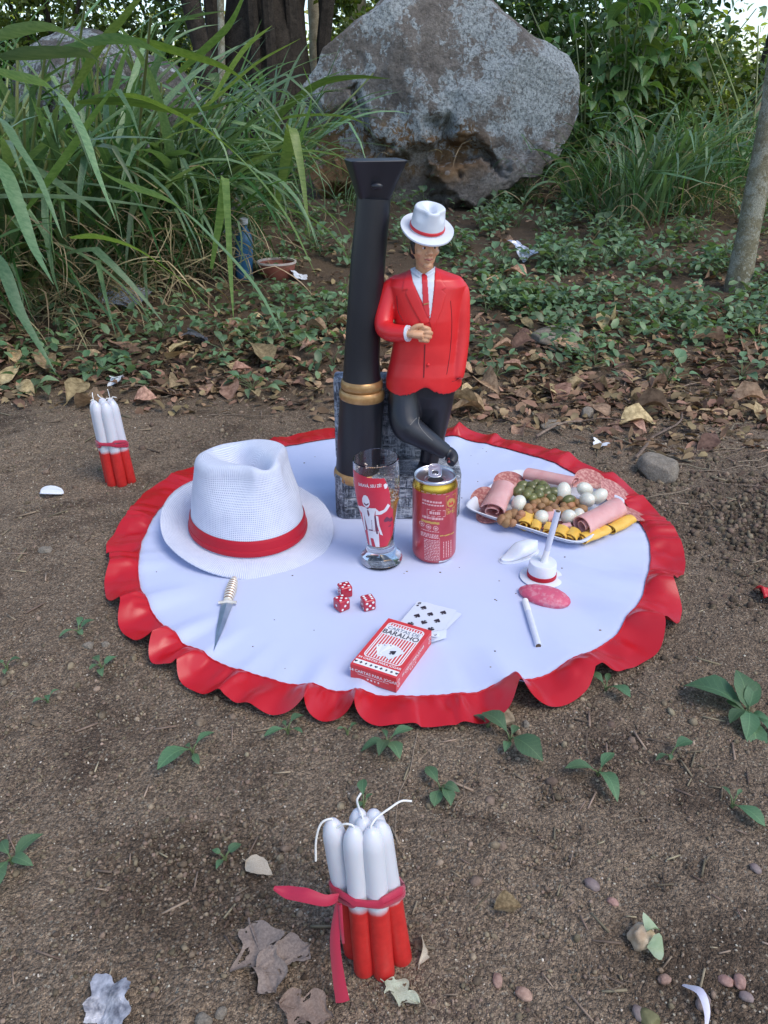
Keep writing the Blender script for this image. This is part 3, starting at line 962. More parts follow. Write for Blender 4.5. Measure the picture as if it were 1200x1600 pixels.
# ------------------------------------------------------------------ fallen leaves
def dry_leaf_mesh(seed):
    rs = random.Random(seed * 13 + 1)
    L, W = 1.0, rs.uniform(.2, .36)
    c, fo, wv = rs.uniform(-.4, .9), rs.choice([rs.uniform(.05, .35), rs.uniform(.05, .5), rs.uniform(.3, 1.2)]), rs.uniform(.02, .06)
    v, f = leaf_grid(L, W, 3, 9, c, fo, wv, seed, rs.choice(['ovate', 'obovate', 'ell']), rs.uniform(-.8, .8))
    nb = len(v)
    v2, f2 = tube([(-.13, 0.01, 0.02), (0, 0, 0.005), (.3, 0, .045)], [.013, .012, .006], 4)
    return MB().add(v, f).add(v2, f2).mesh('fallen_leaf')
DL = [dry_leaf_mesh(s) for s in range(12)]

def litter_density(px, py):
    d = sstep(470, 520, py) * sstep(690, 610, py)
    if px > 700: d = max(d * 1.1, (0.85 * sstep(400, 520, py) + .35 * sstep(300, 380, py) * sstep(520, 400, py)) * sstep(745, 640, py))
    if px < 480: d *= sstep(660, 600, py)
    if py < 500: d = max(d, 0.25)
    return d * (0.5 + noise.noise((px * .02, py * .03, 5.0)) * .9)

def litter_spots(n, ylo, yhi, xlo=-80, xhi=1280):
    out = []
    while len(out) < n:
        px, py = random.uniform(xlo, xhi), random.uniform(ylo, yhi)
        if random.random() < litter_density(px, py):
            q = on_ground(px, py)
            if outside_cloth(q.x, q.y, .52): out.append(q)
    return out

for q in litter_spots(285, 330, 690):
    s = random.choice([random.uniform(.035, .07), random.uniform(.045, .10)])
    o = link('fallen_leaf', random.choice(DL), DRY, loc=(q.x, q.y, q.z + .006 + random.random() * .012), rot=(random.uniform(-.5, .5), random.uniform(-.35, .35), random.random() * 6.28), scale=(s, s, s))
    tag(o, 'dry brown curled leaf in the litter on the slope behind the cloth', 'leaf', 'fallen leaves behind the cloth')

def litter_stuff(n, size, ylo, yhi, name):
    qs = litter_spots(n, ylo, yhi, -350, 1700)
    pos = np.array([(q.x + random.gauss(0, .02), q.y, q.z + .003 + .008 * random.random()) for q in qs])
    sc = np.stack([rng.uniform(.4, 1.5, n) * size, rng.uniform(.3, 1.3, n) * size, rng.uniform(.6, 1.6, n) * size], 1)
    V, F = scatter(TL[0], TL[1], pos, rng.random(n) * 6.28, sc, rng.uniform(-.5, .5, n), rng.uniform(-.8, .8, n))
    link(name, np_mesh(name, V, F), DRYI, kind='stuff')
litter_stuff(8600, .030, 310, 720, 'leaf_litter')
litter_stuff(1300, .018, 600, 740, 'leaf_crumbs')

def torn_leaf(seed):
    """lobed, torn dead leaf, slightly crumpled"""
    rs = random.Random(seed)
    v, f = [], []
    nv, nu = 30, 8
    for j in range(nv + 1):
        t = j / nv
        for i in range(-nu, nu + 1):
            sd = 1 if i >= 0 else -1
            lob = .68 + .26 * math.sin(t * 13 + sd * .9 + seed) + .35 * noise.noise((t * 7, sd * 3, seed * .7))
            w = .36 * math.sin(PI * t ** .8) ** .6 * max(.4, lob) + .004
            s = i / nu
            x = t + .05 * abs(s) * math.sin(t * 13 + seed)
            z = .05 * noise.noise((x * 3.5, s * 2.5, seed)) + .09 * abs(s) ** 1.4 * (.5 + noise.noise((t * 4, sd, seed)))
            v.append((x, s * w, z + .03))
    n = 2 * nu + 1
    for j in range(nv):
        for i in range(n - 1):
            if abs(i - nu) > nu * .45 and noise.noise((j * .33, i * .5, seed * 1.3)) > .38: continue
            f.append((j * n + i, j * n + i + 1, (j + 1) * n + i + 1, (j + 1) * n + i))
    m = MB().add(v, f).add(*tube([(-.12, .02, .01), (0, 0, .03), (.5, 0, .04)], [.012, .012, .005], 5))
    return m.mesh('fallen_leaf')

def special_leaf(px, py, L, az, seed, label, mt=DRY, tilt=(0.1, 0.05), ws=1.0, torn=False):
    q = on_ground(px, py)
    o = link('fallen_leaf', torn_leaf(seed) if torn else dry_leaf_mesh(seed), mt, loc=(q.x, q.y, q.z + .006), rot=(tilt[0], tilt[1], rad(az)), scale=(L, L * ws, L))
    tag(o, label, 'leaf')
GREYDRY = leaf_mat('grey_dry_leaf', (0.20, 0.155, 0.13), (0.31, 0.245, 0.205), 30, 0.85, 0.1, tcol=(1.2, 1, .7), spec=0.2)
PALEDRY = leaf_mat('pale_dry_leaf', (0.42, 0.33, 0.24), (0.58, 0.50, 0.38), 40, 0.7, 0.1, tcol=(1.2, 1, .7))
special_leaf(392, 1455, .060, -62, 41, 'large torn greyish dead leaf lower left of the front candles', GREYDRY, ws=1.15, torn=True)
special_leaf(405, 1525, .046, 30, 42, 'second torn greyish dead leaf touching the large one by the candles', GREYDRY, ws=1.1, torn=True)
special_leaf(440, 1578, .042, -12, 43, 'brown dead leaf at the bottom edge below the front candles', mat('brown_dry', (.15, .1, .075), (.24, .17, .13), 30, .8, bmp=.4, bs_=90), ws=1.2, torn=True)
special_leaf(655, 1515, .028, 75, 44, 'small cream dead leaf right of the front candles', PALEDRY, (.7, .1), 1.0)
special_leaf(600, 1542, .030, -30, 45, 'pale greenish dry leaf scrap under the front candles', leaf_mat('greenish_dry', (.36, .38, .26), (.5, .52, .4), 40, .7, .1), ws=1.0, torn=True)
special_leaf(385, 1352, .028, -25, 46, 'cream curled leaf by the tip of the ribbon tail', PALEDRY, (.3, .1))
special_leaf(770, 1428, .024, 5, 47, 'small reddish brown leaf on soil right of the candles', DRY)

# crumpled green and tan husk, lower right
q = on_ground(1012, 1480)
t = thing('seed_husk', 'crumpled tan and green husk on the soil at lower right', 'husk', q)
link('shell', rock_mesh((.012, .010, .010), 77, 3, 10, .25), mat('husk_tan', (.33, .22, .13), (.5, .4, .28), 90, .8, bmp=.5, bs_=200), t, loc=(-.006, .004, .008))
link('petal', MB().add(*leaf_grid(.016, .009, 2, 5, .7, 1.0, .05, 3)).mesh('petal'), leaf_mat('husk_green', (.33, .42, .26), (.45, .52, .36), 60, .6, .2), t, loc=(-.004, -.006, .010), rot=(.4, .1, -.2))
link('petal', MB().add(*leaf_grid(.013, .008, 2, 5, .7, 1.0, .05, 8)).mesh('petal'), bpy.data.materials['husk_green'], t, loc=(-.003, .003, .015), rot=(-.3, -.2, .3))

# ------------------------------------------------------------------ twigs
def twig_mesh(seed, L=1.0, r=.012, br=2):
    rs = random.Random(seed)
    pts = [(L * k / 5, rs.uniform(-.05, .05) * L, rs.uniform(0, .03) * L) for k in range(6)]
    sp = smooth_path(pts, 2)
    m = MB().add(*tube(sp, [r * (1 - .6 * i / len(sp)) for i in range(len(sp))], 5))
    for _ in range(br):
        i = rs.randint(2, len(sp) - 3); s = rs.choice([-1, 1])
        b = sp[i]
        m.add(*tube([b, b + Vector((.12, s * .08, .02)) * L, b + Vector((.22, s * .2, .02)) * L], [r * .6, r * .5, r * .3], 4))
    return m.mesh('twig')
TW = [twig_mesh(s, 1, random.uniform(.008, .016), s % 3) for s in range(8)]
def twig(a, b, label, rk=1.0, group=None, me=None):
    A, B = on_ground(*a), on_ground(*b)
    d = B - A; L = d.length
    o = link('twig', me or random.choice(TW), WOODY, loc=(A.x, A.y, A.z + .003), rot=(0, -math.atan2(d.z, math.hypot(d.x, d.y)), math.atan2(d.y, d.x)), scale=(L, L * rk, L * rk))
    tag(o, label, 'twig', group)
twig((330, 690), (800, 690), 'thin dark stick lying behind the hat on bare soil', .35) if False else None
twig((330, 650), (440, 652), 'dark forked twig on the bare soil behind the white hat', .8)
twig((655, 1150), (612, 1310), 'long thin stem running from the ruffle towards the front candles', .5)
twig((706, 1268), (742, 1215), 'short pale straw stick below the card box', 1.3)
twig((915, 1150), (922, 1205), 'bare stem rising from the three leaved seedling', .7)
twig((1062, 1055), (1090, 1020), 'pale twig near the broad leaved weed at right', .8)
twig((965, 1292), (1056, 1272), 'brown twig lying on soil at the lower right', .7)
twig((762, 1345), (805, 1400), 'dark twig on soil at lower right centre', .7)
twig((445, 1290), (442, 1420), 'dark stem left of the front candles', .45)
twig((620, 1320), (640, 1280), 'thin stick just behind the front candle tops', .5)
twig((900, 1490), (905, 1540), 'stubby brown twig near the bottom right seeds', 1.8)
twig((915, 1520), (965, 1560), 'thick bark piece near the bottom right', 2.6)
twig((640, 1545), (690, 1600), 'twig at the bottom edge right of the candles', .8)
twig((1080, 725), (865, 660), 'long bare branch on the soil right of the plate', .5)
twig((840, 690), (960, 640), 'pale dead branch behind the red ruffle on the right', 1.2)
twig((1010, 585), (940, 622), 'pale stick among leaves at the right', 1.0)
twig((985, 720), (1075, 640), 'pale forked branch lying beside the angular tan stone', 1.0)
twig((1020, 540), (1200, 575), 'long thin branch in the leaves at the right edge', .5)
twig((60, 545), (310, 545), 'straight dead cane lying under the tall grass', .4)
twig((800, 590), (1010, 600), 'slim branch across the litter right of the jacket', .45)
for _ in range(120):
    px, py = random.uniform(700, 1230), random.uniform(540, 770)
    if random.random() < .25: px, py = random.uniform(0, 520), random.uniform(480, 640)
    q = on_ground(px, py)
    if not outside_cloth(q.x, q.y, .5): continue
    twig((px, py), (px + random.choice([-1, 1]) * random.uniform(25, 95), py + random.uniform(-22, 22)), 'small dead twig in the litter behind and beside the cloth', random.uniform(.5, 1.3), 'twigs in the litter')

def chaff(n):
    pos, sc = [], []
    while len(pos) < n:
        y = .26 + 1.7 * random.random() ** 1.4
        x = (random.random() * 2 - 1) * (.3 + .55 * y)
        if not outside_cloth(x, y, .45): continue
        w = .25 + .75 * sstep(-.2, .6, x) + .6 * sstep(1.45, 1.6, y)
        if random.random() > w: continue
        L = random.uniform(.006, .03) * (.6 + .5 * y)
        pos.append((x, y, gz(x, y) + .0022)); sc.append((L, L * random.uniform(.02, .07) + .0005, L * .05 + .0006))
    v = [(-.5, -.5, -.5), (.5, -.5, -.5), (.5, .5, -.5), (-.5, .5, -.5), (-.5, -.5, .5), (.5, -.5, .5), (.5, .5, .5), (-.5, .5, .5)]
    f = [(0, 3, 2, 1), (4, 5, 6, 7), (0, 1, 5, 4), (1, 2, 6, 5), (2, 3, 7, 6), (3, 0, 4, 7)]
    V, F = scatter(v, f, np.array(pos), rng.random(n) * 6.28, np.array(sc), rng.uniform(-.12, .12, n))
    link('twig_litter', np_mesh('twig_litter', V, F), mat('chaff', (.09, .06, .04), (.33, .25, .17), 15, .9, island=.5), kind='stuff')
chaff(750)

# ================================================================== TALL GRASS, SHRUBS, TREES
def blade_strip(path, W, side=None, fold=0.25, tw=0.0):
    """path: list of points; flat folded blade along it"""
    v, f = [], []
    n = len(path)
    for i, p in enumerate(path):
        t = i / (n - 1)
        tan = (path[min(i + 1, n - 1)] - path[max(i - 1, 0)]).normalized()
        s = side if side is not None else tan.cross(Vector((0, 0, 1)))
        s = (s - tan * s.dot(tan)).normalized()
        if tw: s = Matrix.Rotation(tw * t, 3, tan) @ s
        nn = s.cross(tan)
        w = W * min(1.0, .35 + t * 3.0) * (1 - t ** 2.6) * 0.5 + 0.0003
        v += [p + s * w + nn * w * fold, p, p - s * w + nn * w * fold]
    for i in range(n - 1):
        a = i * 3
        f += [(a, a + 1, a + 4, a + 3), (a + 1, a + 2, a + 5, a + 4)]
    return v, f

def blade_mesh(seed, e0, droop, W):
    rs = random.Random(seed)
    p, path = Vector((0, 0, 0)), [Vector((0, 0, 0))]
    n = 12
    az = 0.0
    wob = rs.uniform(-.5, .5)
    kink = rs.choice([0, 0, 1]) * rs.uniform(.5, .85)
    for i in range(n):
        t = (i + .5) / n
        e = e0 - droop * t ** 1.6
        if kink and t > kink: e -= .7
        az = wob * t
        p = p + Vector((math.cos(e) * math.cos(az), math.cos(e) * math.sin(az), math.sin(e))) / n
        path.append(p)
    return MB().add(*blade_strip(path, W, None, .3, rs.uniform(-.9, .9))).mesh('blade')

BM = [blade_mesh(s, random.uniform(.75, 1.5), random.uniform(.9, 2.7), random.uniform(.020, .034)) for s in range(16)]
BSTIFF = [blade_mesh(s + 50, random.uniform(1.0, 1.5), random.uniform(.3, 1.3), random.uniform(.022, .036)) for s in range(10)]

def tussock(px, py, n, Lr, label, mt, meshes, spread=.12, stuffn=500, canes=8, straw=250, az=None, base=None, caneh=.5, group=None, Wk=1.0):
    q = base or on_ground(px, py)
    t = thing('grass_tussock', label, 'grass', q, group=group)
    for i in range(n):
        L = random.uniform(*Lr)
        a = random.gauss(az[0], az[1]) if az else random.random() * 6.28
        r = spread * math.sqrt(random.random())
        b = random.random() * 6.28
        link('blade', random.choice(meshes), mt, t, loc=(math.cos(b) * r, math.sin(b) * r, random.random() ** 2 * .25 * Lr[0]),
             rot=(random.uniform(-.25, .25), random.uniform(-.15, .25), a), scale=(L, L * Wk * random.uniform(.8, 1.3), L))
    for i in range(canes):
        b = random.random() * 6.28; r = spread * random.random()
        a = (random.gauss(az[0], az[1]) if az else random.random() * 6.28)
        h = caneh * random.uniform(.6, 1.2); lean = random.uniform(.2, .8)
        pts = smooth_path([(math.cos(b) * r, math.sin(b) * r, -.02), (math.cos(b) * r + math.cos(a) * lean * h * .3, math.sin(b) * r + math.sin(a) * lean * h * .3, h * .5),
                           (math.cos(b) * r + math.cos(a) * lean * h, math.sin(b) * r + math.sin(a) * lean * h, h)], 5)
        m = MB().add(*tube(pts, [.0052 * (1 - .4 * k / len(pts)) * (1.25 if k % 4 == 0 else 1) for k in range(len(pts))], 7))
        part('cane', m, CANE, t)
    if stuffn:
        V, F = [], []
        Vs, Fs = [], []
        for me in meshes[:5]:
            vv = np.array([x.co[:] for x in me.vertices]); ff = np.array([p.vertices[:] for p in me.polygons])
            k = stuffn // 5
            if az: yw = rng.normal(az[0], az[1] * 1.4, k)
            else: yw = rng.random(k) * 6.28
            ps = np.stack([rng.normal(0, spread, k), rng.normal(0, spread, k), rng.random(k) * .15], 1)
            L = rng.uniform(Lr[0] * .5, Lr[1] * .8, k)
            v2, f2 = scatter(vv, ff, ps, yw, np.stack([L, L * .55, L], 1), rng.uniform(-.2, .5, k))
            Fs.append(f2 + sum(len(x) for x in Vs)); Vs.append(v2)
        link('grass_mass', np_mesh('grass_mass', np.concatenate(Vs), np.concatenate(Fs)), BLADEI, t, kind='stuff')
    if straw:
        me = BM[3]
        vv = np.array([x.co[:] for x in me.vertices]); ff = np.array([p.vertices[:] for p in me.polygons])
        yw = rng.normal(az[0], az[1] * 1.8, straw) if az else rng.random(straw) * 6.28
        ps = np.stack([rng.normal(0, spread * 1.2, straw), rng.normal(0, spread * 1.2, straw), rng.random(straw) ** 2 * .30], 1)
        L = rng.uniform(.12, .42, straw)
        v2, f2 = scatter(vv, ff, ps, yw, np.stack([L, L * rng.uniform(.1, .5, straw), L * rng.uniform(.4, 1, straw)], 1), rng.uniform(-.1, 1.0, straw), rng.uniform(-1, 1, straw))
        link('dead_straw', np_mesh('dead_straw', v2, f2), STRAW, t, kind='stuff')
    return t

G1 = 'tussocks of tall grass on the left'
T_ = [tussock(-75, 500, 60, (.45, .95), 'tall grass tussock cut off by the left edge, nearest the camera', BLADE2, BM + BSTIFF, .12, 90, 12, 420, (-.6, 1.3), group=G1, caneh=.55, Wk=1.25)]
T_.append(tussock(75, 478, 75, (.45, .95), 'tall grass tussock with bare yellowish canes above the plastic bag', BLADE2, BM + BSTIFF, .13, 90, 18, 520, None, group=G1, caneh=.62, Wk=1.25))
T_.append(tussock(185, 455, 80, (.5, 1.0), 'tall grass tussock in the middle of the left thicket', BLADE, BM + BSTIFF, .13, 110, 14, 520, (-.3, 1.5), group=G1, caneh=.6, Wk=1.2))
T_.append(tussock(290, 430, 70, (.5, .95), 'tall grass tussock whose long blades droop towards the column', BLADE, BM, .11, 110, 8, 260, (-.2, 1.1), group=G1, caneh=.5, Wk=1.1))
T_.append(tussock(425, 345, 42, (.45, .9), 'tall upright bright grass tussock beside the boulder on its left', BLADE, BSTIFF, .08, 60, 4, 60, (.2, 1.2), group=G1, caneh=.5, Wk=1.2))
T_.append(tussock(110, 395, 130, (.6, 1.15), 'tall grass tussock at the back of the left thicket by the dark boulder', BLADE2, BSTIFF + BM, .26, 260, 14, 150, None, group=G1, caneh=.8, Wk=1.15))

T_.append(tussock(260, 385, 110, (.5, 1.0), 'dense upright grass tussock filling the thicket before the dark boulder', BLADE, BSTIFF + BM, .20, 240, 8, 120, None, group=G1, caneh=.7, Wk=1.05))

def hero(t, pts, y0, y1, w, mt):
    """one long blade through seen places, y running from y0 to y1"""
    P = [at_y(px, py, y0 + (y1 - y0) * i / (len(pts) - 1)) for i, (px, py) in enumerate(pts)]
    path = smooth_path(P, 4)
    side = (path[-1] - path[0]).cross(Vector((0, 0, 1)))
    side = Vector((side.x, side.y, side.z)).normalized()
    side = (side + Vector((0, .55, .55))).normalized()
    m = MB().add(*blade_strip(path, w * mpp(P[len(P) // 2]), side, .22))
    part('blade', m, mt, t, world=True)

H = [
    (0, [(-60, 90), (8, 117), (79, 137), (125, 200), (150, 267), (181, 345)], 1.75, 1.50, 24, BLADE2),
    (0, [(-60, 150), (0, 187), (25, 225), (62, 283), (98, 372)], 1.6, 1.35, 22, BLADE2),
    (0, [(-50, 215), (0, 258), (29, 325), (54, 392), (84, 445)], 1.5, 1.3, 26, BLADE2),
    (0, [(-40, 370), (0, 412), (33, 492), (88, 585)], 1.5, 1.38, 24, BLADE2),
    (2, [(100, 75), (187, 62), (258, 92), (304, 158), (335, 212)], 2.0, 1.8, 20, BLADE2),
    (2, [(150, 262), (187, 287), (267, 317), (333, 375), (400, 450), (444, 530)], 1.9, 1.55, 24, BLADE2),
    (3, [(180, 148), (233, 158), (333, 212), (396, 271), (450, 342), (494, 430)], 2.1, 1.75, 17, BLADE),
    (2, [(110, 372), (154, 371), (217, 392), (292, 446), (348, 502)], 1.85, 1.65, 14, BLADE),
    (3, [(200, 60), (267, 79), (354, 108), (406, 150)], 2.2, 2.05, 20, BLADE),
    (4, [(430, 330), (450, 230), (456, 200), (471, 267), (484, 372)], 2.6, 2.4, 19, BLADE),
    (4, [(425, 210), (440, 178), (494, 134), (552, 121), (609, 123)], 2.9, 2.9, 15, BLADE),
    (2, [(-10, 62), (30, 48), (83, 44), (148, 78)], 1.8, 1.7, 22, BLADE2),
    (2, [(100, 170), (158, 71), (200, 20), (260, -60)], 2.0, 2.0, 17, BLADE),
    (3, [(260, 130), (340, 60), (370, 20), (395, -50)], 2.2, 2.2, 14, BLADE),
    (3, [(330, 160), (380, 80), (425, 40)], 2.3, 2.3, 11, BLADE),
    (1, [(0, 90), (60, 84), (130, 84), (160, 100)], 1.8, 1.75, 24, BLADE2),
    (1, [(40, 330), (100, 250), (140, 190), (190, 120)], 1.95, 1.9, 14, BLADE),
    (3, [(120, 160), (200, 160), (290, 175), (380, 155)], 2.1, 2.1, 15, BLADE),
    (3, [(270, 200), (330, 160), (400, 100), (470, 60)], 2.3, 2.4, 9, BLADE),
    (4, [(440, 300), (470, 220), (488, 150), (472, 100)], 2.7, 2.7, 13, BLADE),
    (3, [(330, 420), (345, 330), (352, 280), (360, 420), (365, 500)], 2.05, 1.95, 14, BLADE),
    (4, [(380, 250), (430, 190), (520, 180), (580, 195)], 2.7, 2.9, 6, BLADE),
]
for k, pts, a, b, w, mt in H:
    hero(T_[k], pts, a, b, w, mt)

G2 = 'strappy grass tussocks right of the boulder'
tussock(985, 350, 95, (.28, .62), 'bluish strappy grass tussock right below the boulder end', BLADE2, BSTIFF, .14, 120, 3, 120, group=G2, caneh=.35, Wk=1.15)
tussock(1065, 335, 90, (.3, .68), 'tall strappy grass tussock with dead straw at its heart', BLADE2, BSTIFF + BM, .14, 120, 4, 220, group=G2, caneh=.5, Wk=1.15)
tussock(905, 325, 40, (.25, .5), 'small grass tussock at the foot of the boulder on the right', BLADE2, BSTIFF + BM, .08, 40, 0, 30, group=G2, Wk=1.7)
tussock(1135, 310, 70, (.35, .75), 'large grass tussock behind the thin leaning trunk', BLADE2, BM + BSTIFF, .16, 120, 6, 60, group=G2, caneh=.7, Wk=1.2)
tussock(560, 330, 24, (.12, .28), 'wispy grass tuft at the boulder foot beside the column top', BLADE, BM, .1, 60, 0, 20, Wk=.7)
tussock(800, 318, 26, (.12, .3), 'wispy grass tuft under the pale ledge of the boulder', BLADE2, BM, .1, 60, 0, 20, Wk=.7)
tussock(745, 575, 10, (.05, .13), 'little grass tuft behind the red jacket hem', BLADE, BM, .03, 20, 0, 10, Wk=.6) if False else None

# ------------------------------------------------------------------ leafy shrub beside the boulder
LM = [MB().add(*leaf_grid(1, random.uniform(.24, .34), 2, 6, random.uniform(.3, .9), .3, .01, s + 30, 'ovate')).mesh('leaf') for s in range(5)]
def leafy_shrub(px, py, label, stems, leaf, nst, group=None, hr=(.5, 1.0)):
    q = on_ground(px, py)
    t = thing('leafy_shrub', label, 'shrub', q, group=group)
    for s in range(stems):
        a = random.random() * 6.28; h = random.uniform(*hr); ln = random.uniform(.1, .45) * h
        pts = smooth_path([(0, 0, -.03), (math.cos(a) * ln * .3, math.sin(a) * ln * .3, h * .5), (math.cos(a) * ln, math.sin(a) * ln, h)], 5)
        part('stem', MB().add(*tube(pts, [.007 * (1 - .7 * k / len(pts)) for k in range(len(pts))], 6)), STEM, t)
        for k in range(nst):
            p = pts[min(len(pts) - 1, int((.25 + .75 * (k + 1) / nst) * (len(pts) - 1)))]
            aa = a + k * 2.4 + random.uniform(-.4, .4)
            L = leaf * random.uniform(.6, 1.25)
            link('leaf', random.choice(LM), SHRUB, t, loc=p + Vector((math.cos(aa), math.sin(aa), .2)) * .02,
                 rot=Euler((random.uniform(-.4, .4), random.uniform(-.3, .6), aa)), scale=(L, L * random.uniform(.85, 1.1), L))
    return t
G3 = 'broad leaved shrubs right of the boulder'
leafy_shrub(905, 300, 'broad leaved shrub touching the right end of the boulder', 9, .10, 9, G3, (.4, .9))
leafy_shrub(960, 285, 'tall broad leaved shrub between boulder and strappy grass', 16, .13, 11, G3, (.7, 1.25))
leafy_shrub(1030, 270, 'broad leaved shrub behind the strappy grass with the palest leaves', 14, .12, 11, G3, (.6, 1.2))
leafy_shrub(880, 318, 'low leafy sprout under the right end of the boulder', 4, .07, 6, G3, (.15, .4))
leafy_shrub(395, 360, 'leafy shrub in shade behind the drooping grass, left of the column', 7, .08, 7, None, (.2, .6))

# ------------------------------------------------------------------ woody background
BARK_D = rock_material('shade_tinted_bark', (0.022, 0.018, 0.014), (0.065, 0.052, 0.04), None, None, 2.0)  # very dark brown, with the canopy shade put into the colour
BARK_P = rock_material('pale_sun_tinted_bark', (0.36, 0.29, 0.18), (0.62, 0.53, 0.37), None, None, 3.0)  # pale tan bark, lightened further to paint in the sunlight
BARK_T = rock_material('smooth_bark', (0.15, 0.13, 0.08), (0.30, 0.27, 0.175), (0.36, 0.35, 0.27), None, 6.0, 0.90)

def clumps(centre, radii, ncl, nleaf, leaf, rs, flat=1.0, gap=0.5):
    """leaf sized faces gathered in clumps through a volume"""
    pos = []
    for _ in range(ncl):
        while True:
            d = rs.normal(size=3); d /= np.linalg.norm(d)
            r = rs.random() ** .45
            c = d * r * np.array(radii)
            if noise.noise(Vector(c * (1.6 / max(radii)) * 1.5 + 7)) > -gap: break
        s = min(radii) * (.12 + .16 * rs.random())
        pos.append(np.array(centre) + c + rs.normal(size=(nleaf, 3)) * s * np.array([1, 1, .7]))
    pos = np.concatenate(pos); n = len(pos)
    sc = leaf * rs.uniform(.6, 1.35, n)
    return scatter(TL[0], TL[1], pos, rs.random(n) * 6.28, sc, rs.uniform(-.6, 1.2, n), rs.uniform(-.8, .8, n))

def tree(name, label, cat, base, h, r, lean, bark, crown=None, limbs=4, leafm=None, group=None, vines=0):
    t = thing(name, label, cat, base, group=group)
    top = Vector((lean[0], lean[1], h))
    rs = random.Random(int(base[0] * 977 + base[1] * 13))
    pts = [Vector((0, 0, -.1))] + [top * (k / 6) + Vector((rs.uniform(-1, 1), rs.uniform(-1, 1), 0)) * r * .5 * (k > 0) for k in range(1, 7)]
    sp = smooth_path(pts, 4)
    part('trunk', MB().add(*tube(sp, [r * (1.25 - .25 * min(1, k / 4)) * (1 - .45 * k / len(sp)) * (1 + .05 * math.sin(k * 2.3)) for k in range(len(sp))], 16)), bark, t)
    for k in range(limbs):
        b = sp[int(len(sp) * rs.uniform(.45, .9))]; a = rs.random() * 6.28; L = h * rs.uniform(.25, .45)
        e = [b, b + Vector((math.cos(a) * L * .4, math.sin(a) * L * .4, L * .35)), b + Vector((math.cos(a) * L, math.sin(a) * L, L * .6))]
        part('limb', MB().add(*tube(smooth_path(e, 4), [r * .35 * (1 - .08 * i) for i in range(9)], 8)), bark, t)
    for k in range(vines):
        a = rs.uniform(-PI, 0); rr = r * rs.uniform(1.0, 1.5)
        p = [(math.cos(a) * rr * (1 + .3 * rs.random()), math.sin(a) * rr, -.05 + j * h / 6) for j in range(7)]
        part('vine', MB().add(*tube(smooth_path(p, 3), r * rs.uniform(.07, .22), 7)), bark, t)
    if crown:
        rs2 = np.random.default_rng(rs.randint(0, 9999))
        Vs, Fs, off = [], [], 0
        for c, rr, ncl, nl, lf in crown:
            v, f = clumps(c, rr, ncl, nl, lf, rs2); Fs.append(f + off); Vs.append(v); off += len(v)
        link('crown', np_mesh('crown', np.concatenate(Vs), np.concatenate(Fs)), leafm, t, kind='stuff')
    return t

def far_base(px, y):
    p = at_y(px, 200, y); return Vector((p.x, y, gz(p.x, y)))

b = far_base(418, 7.4)
tree('old_tree', 'huge dark tree trunk with hanging vines behind the tall grass', 'tree', b, 5.0, .36, (.1, .2), BARK_D,
     [((0, .5, 4.6), (2.4, 2.0, 1.0), 60, 90, .09), ((-.9, .3, 1.1), (.45, .4, .9), 20, 60, .05), ((.75, .2, .9), (.25, .3, .7), 14, 60, .05)], 5, MIDLF, vines=9)
b = far_base(352, 6.6)
tree('forest_tree', 'leaning dark limb rising left of the huge dark trunk', 'tree', b, 3.6, .075, (-.6, .3), BARK_D, None, 1)
b = far_base(343, 5.0)
tree('sapling', 'thin pale sapling stem rising out of the tall grass', 'tree', b, 2.4, .022, (.16, .1), BARK_T, None, 0)
b = far_base(508, 8.2)
tree('forest_tree', 'sunlit pale trunk right of the huge dark tree', 'tree', b, 4.5, .11, (-.05, .2), BARK_P, [((.2, .5, 3.8), (1.8, 1.4, .8), 40, 70, .09)], 3, MIDLF)
b = far_base(546, 8.6)
tree('forest_tree', 'second pale trunk, leaning right beside the boulder top', 'tree', b, 4.5, .085, (.35, .2), BARK_P, [((.4, .6, 3.9), (1.6, 1.4, .8), 30, 70, .09)], 3, MIDLF)
b = far_base(470, 7.9)
tree('forest_tree', 'dark thin trunk between the huge tree and the sunlit pale trunk', 'tree', b, 4.2, .07, (.05, .2), BARK_D, None, 2)

q = on_ground(1152, 455)
tree('young_tree', 'slender smooth barked trunk leaning right at the right edge', 'tree', q, 2.6, .034, (-.10, .10), BARK_T, [((.5, .3, 2.5), (.8, .7, .4), 40, 50, .07)], 4, MIDLF)
b = far_base(1158, 4.6)
tree('sapling', 'dead brownish stem behind the slender trunk at right', 'tree', b, 1.9, .020, (.35, .1), BARK_P, None, 1)

rsb = np.random.default_rng(77)
def bush(name, label, centre, rr, ncl, nl, lf, mt, cat='bush', group=None):
    c = Vector(centre); base = Vector((c.x, c.y, gz(c.x, c.y)))
    t = thing(name, label, cat, base, group=group)
    v, f = clumps((0, 0, c.z - base.z), rr, ncl, nl, lf, rsb)
    v = v[: len(v)]
    link('foliage', np_mesh('foliage', v, f), mt, t, kind='stuff')
    for k in range(4):
        a = k * 1.6 + .3
        part('stem', MB().add(*tube(smooth_path([(0, 0, -.05), (math.cos(a) * rr[0] * .2, math.sin(a) * rr[1] * .2, (c.z - base.z) * .7), (math.cos(a) * rr[0] * .5, math.sin(a) * rr[1] * .5, (c.z - base.z) * 1.2)], 3), .018, 6)), BARK_D, t)
    return t

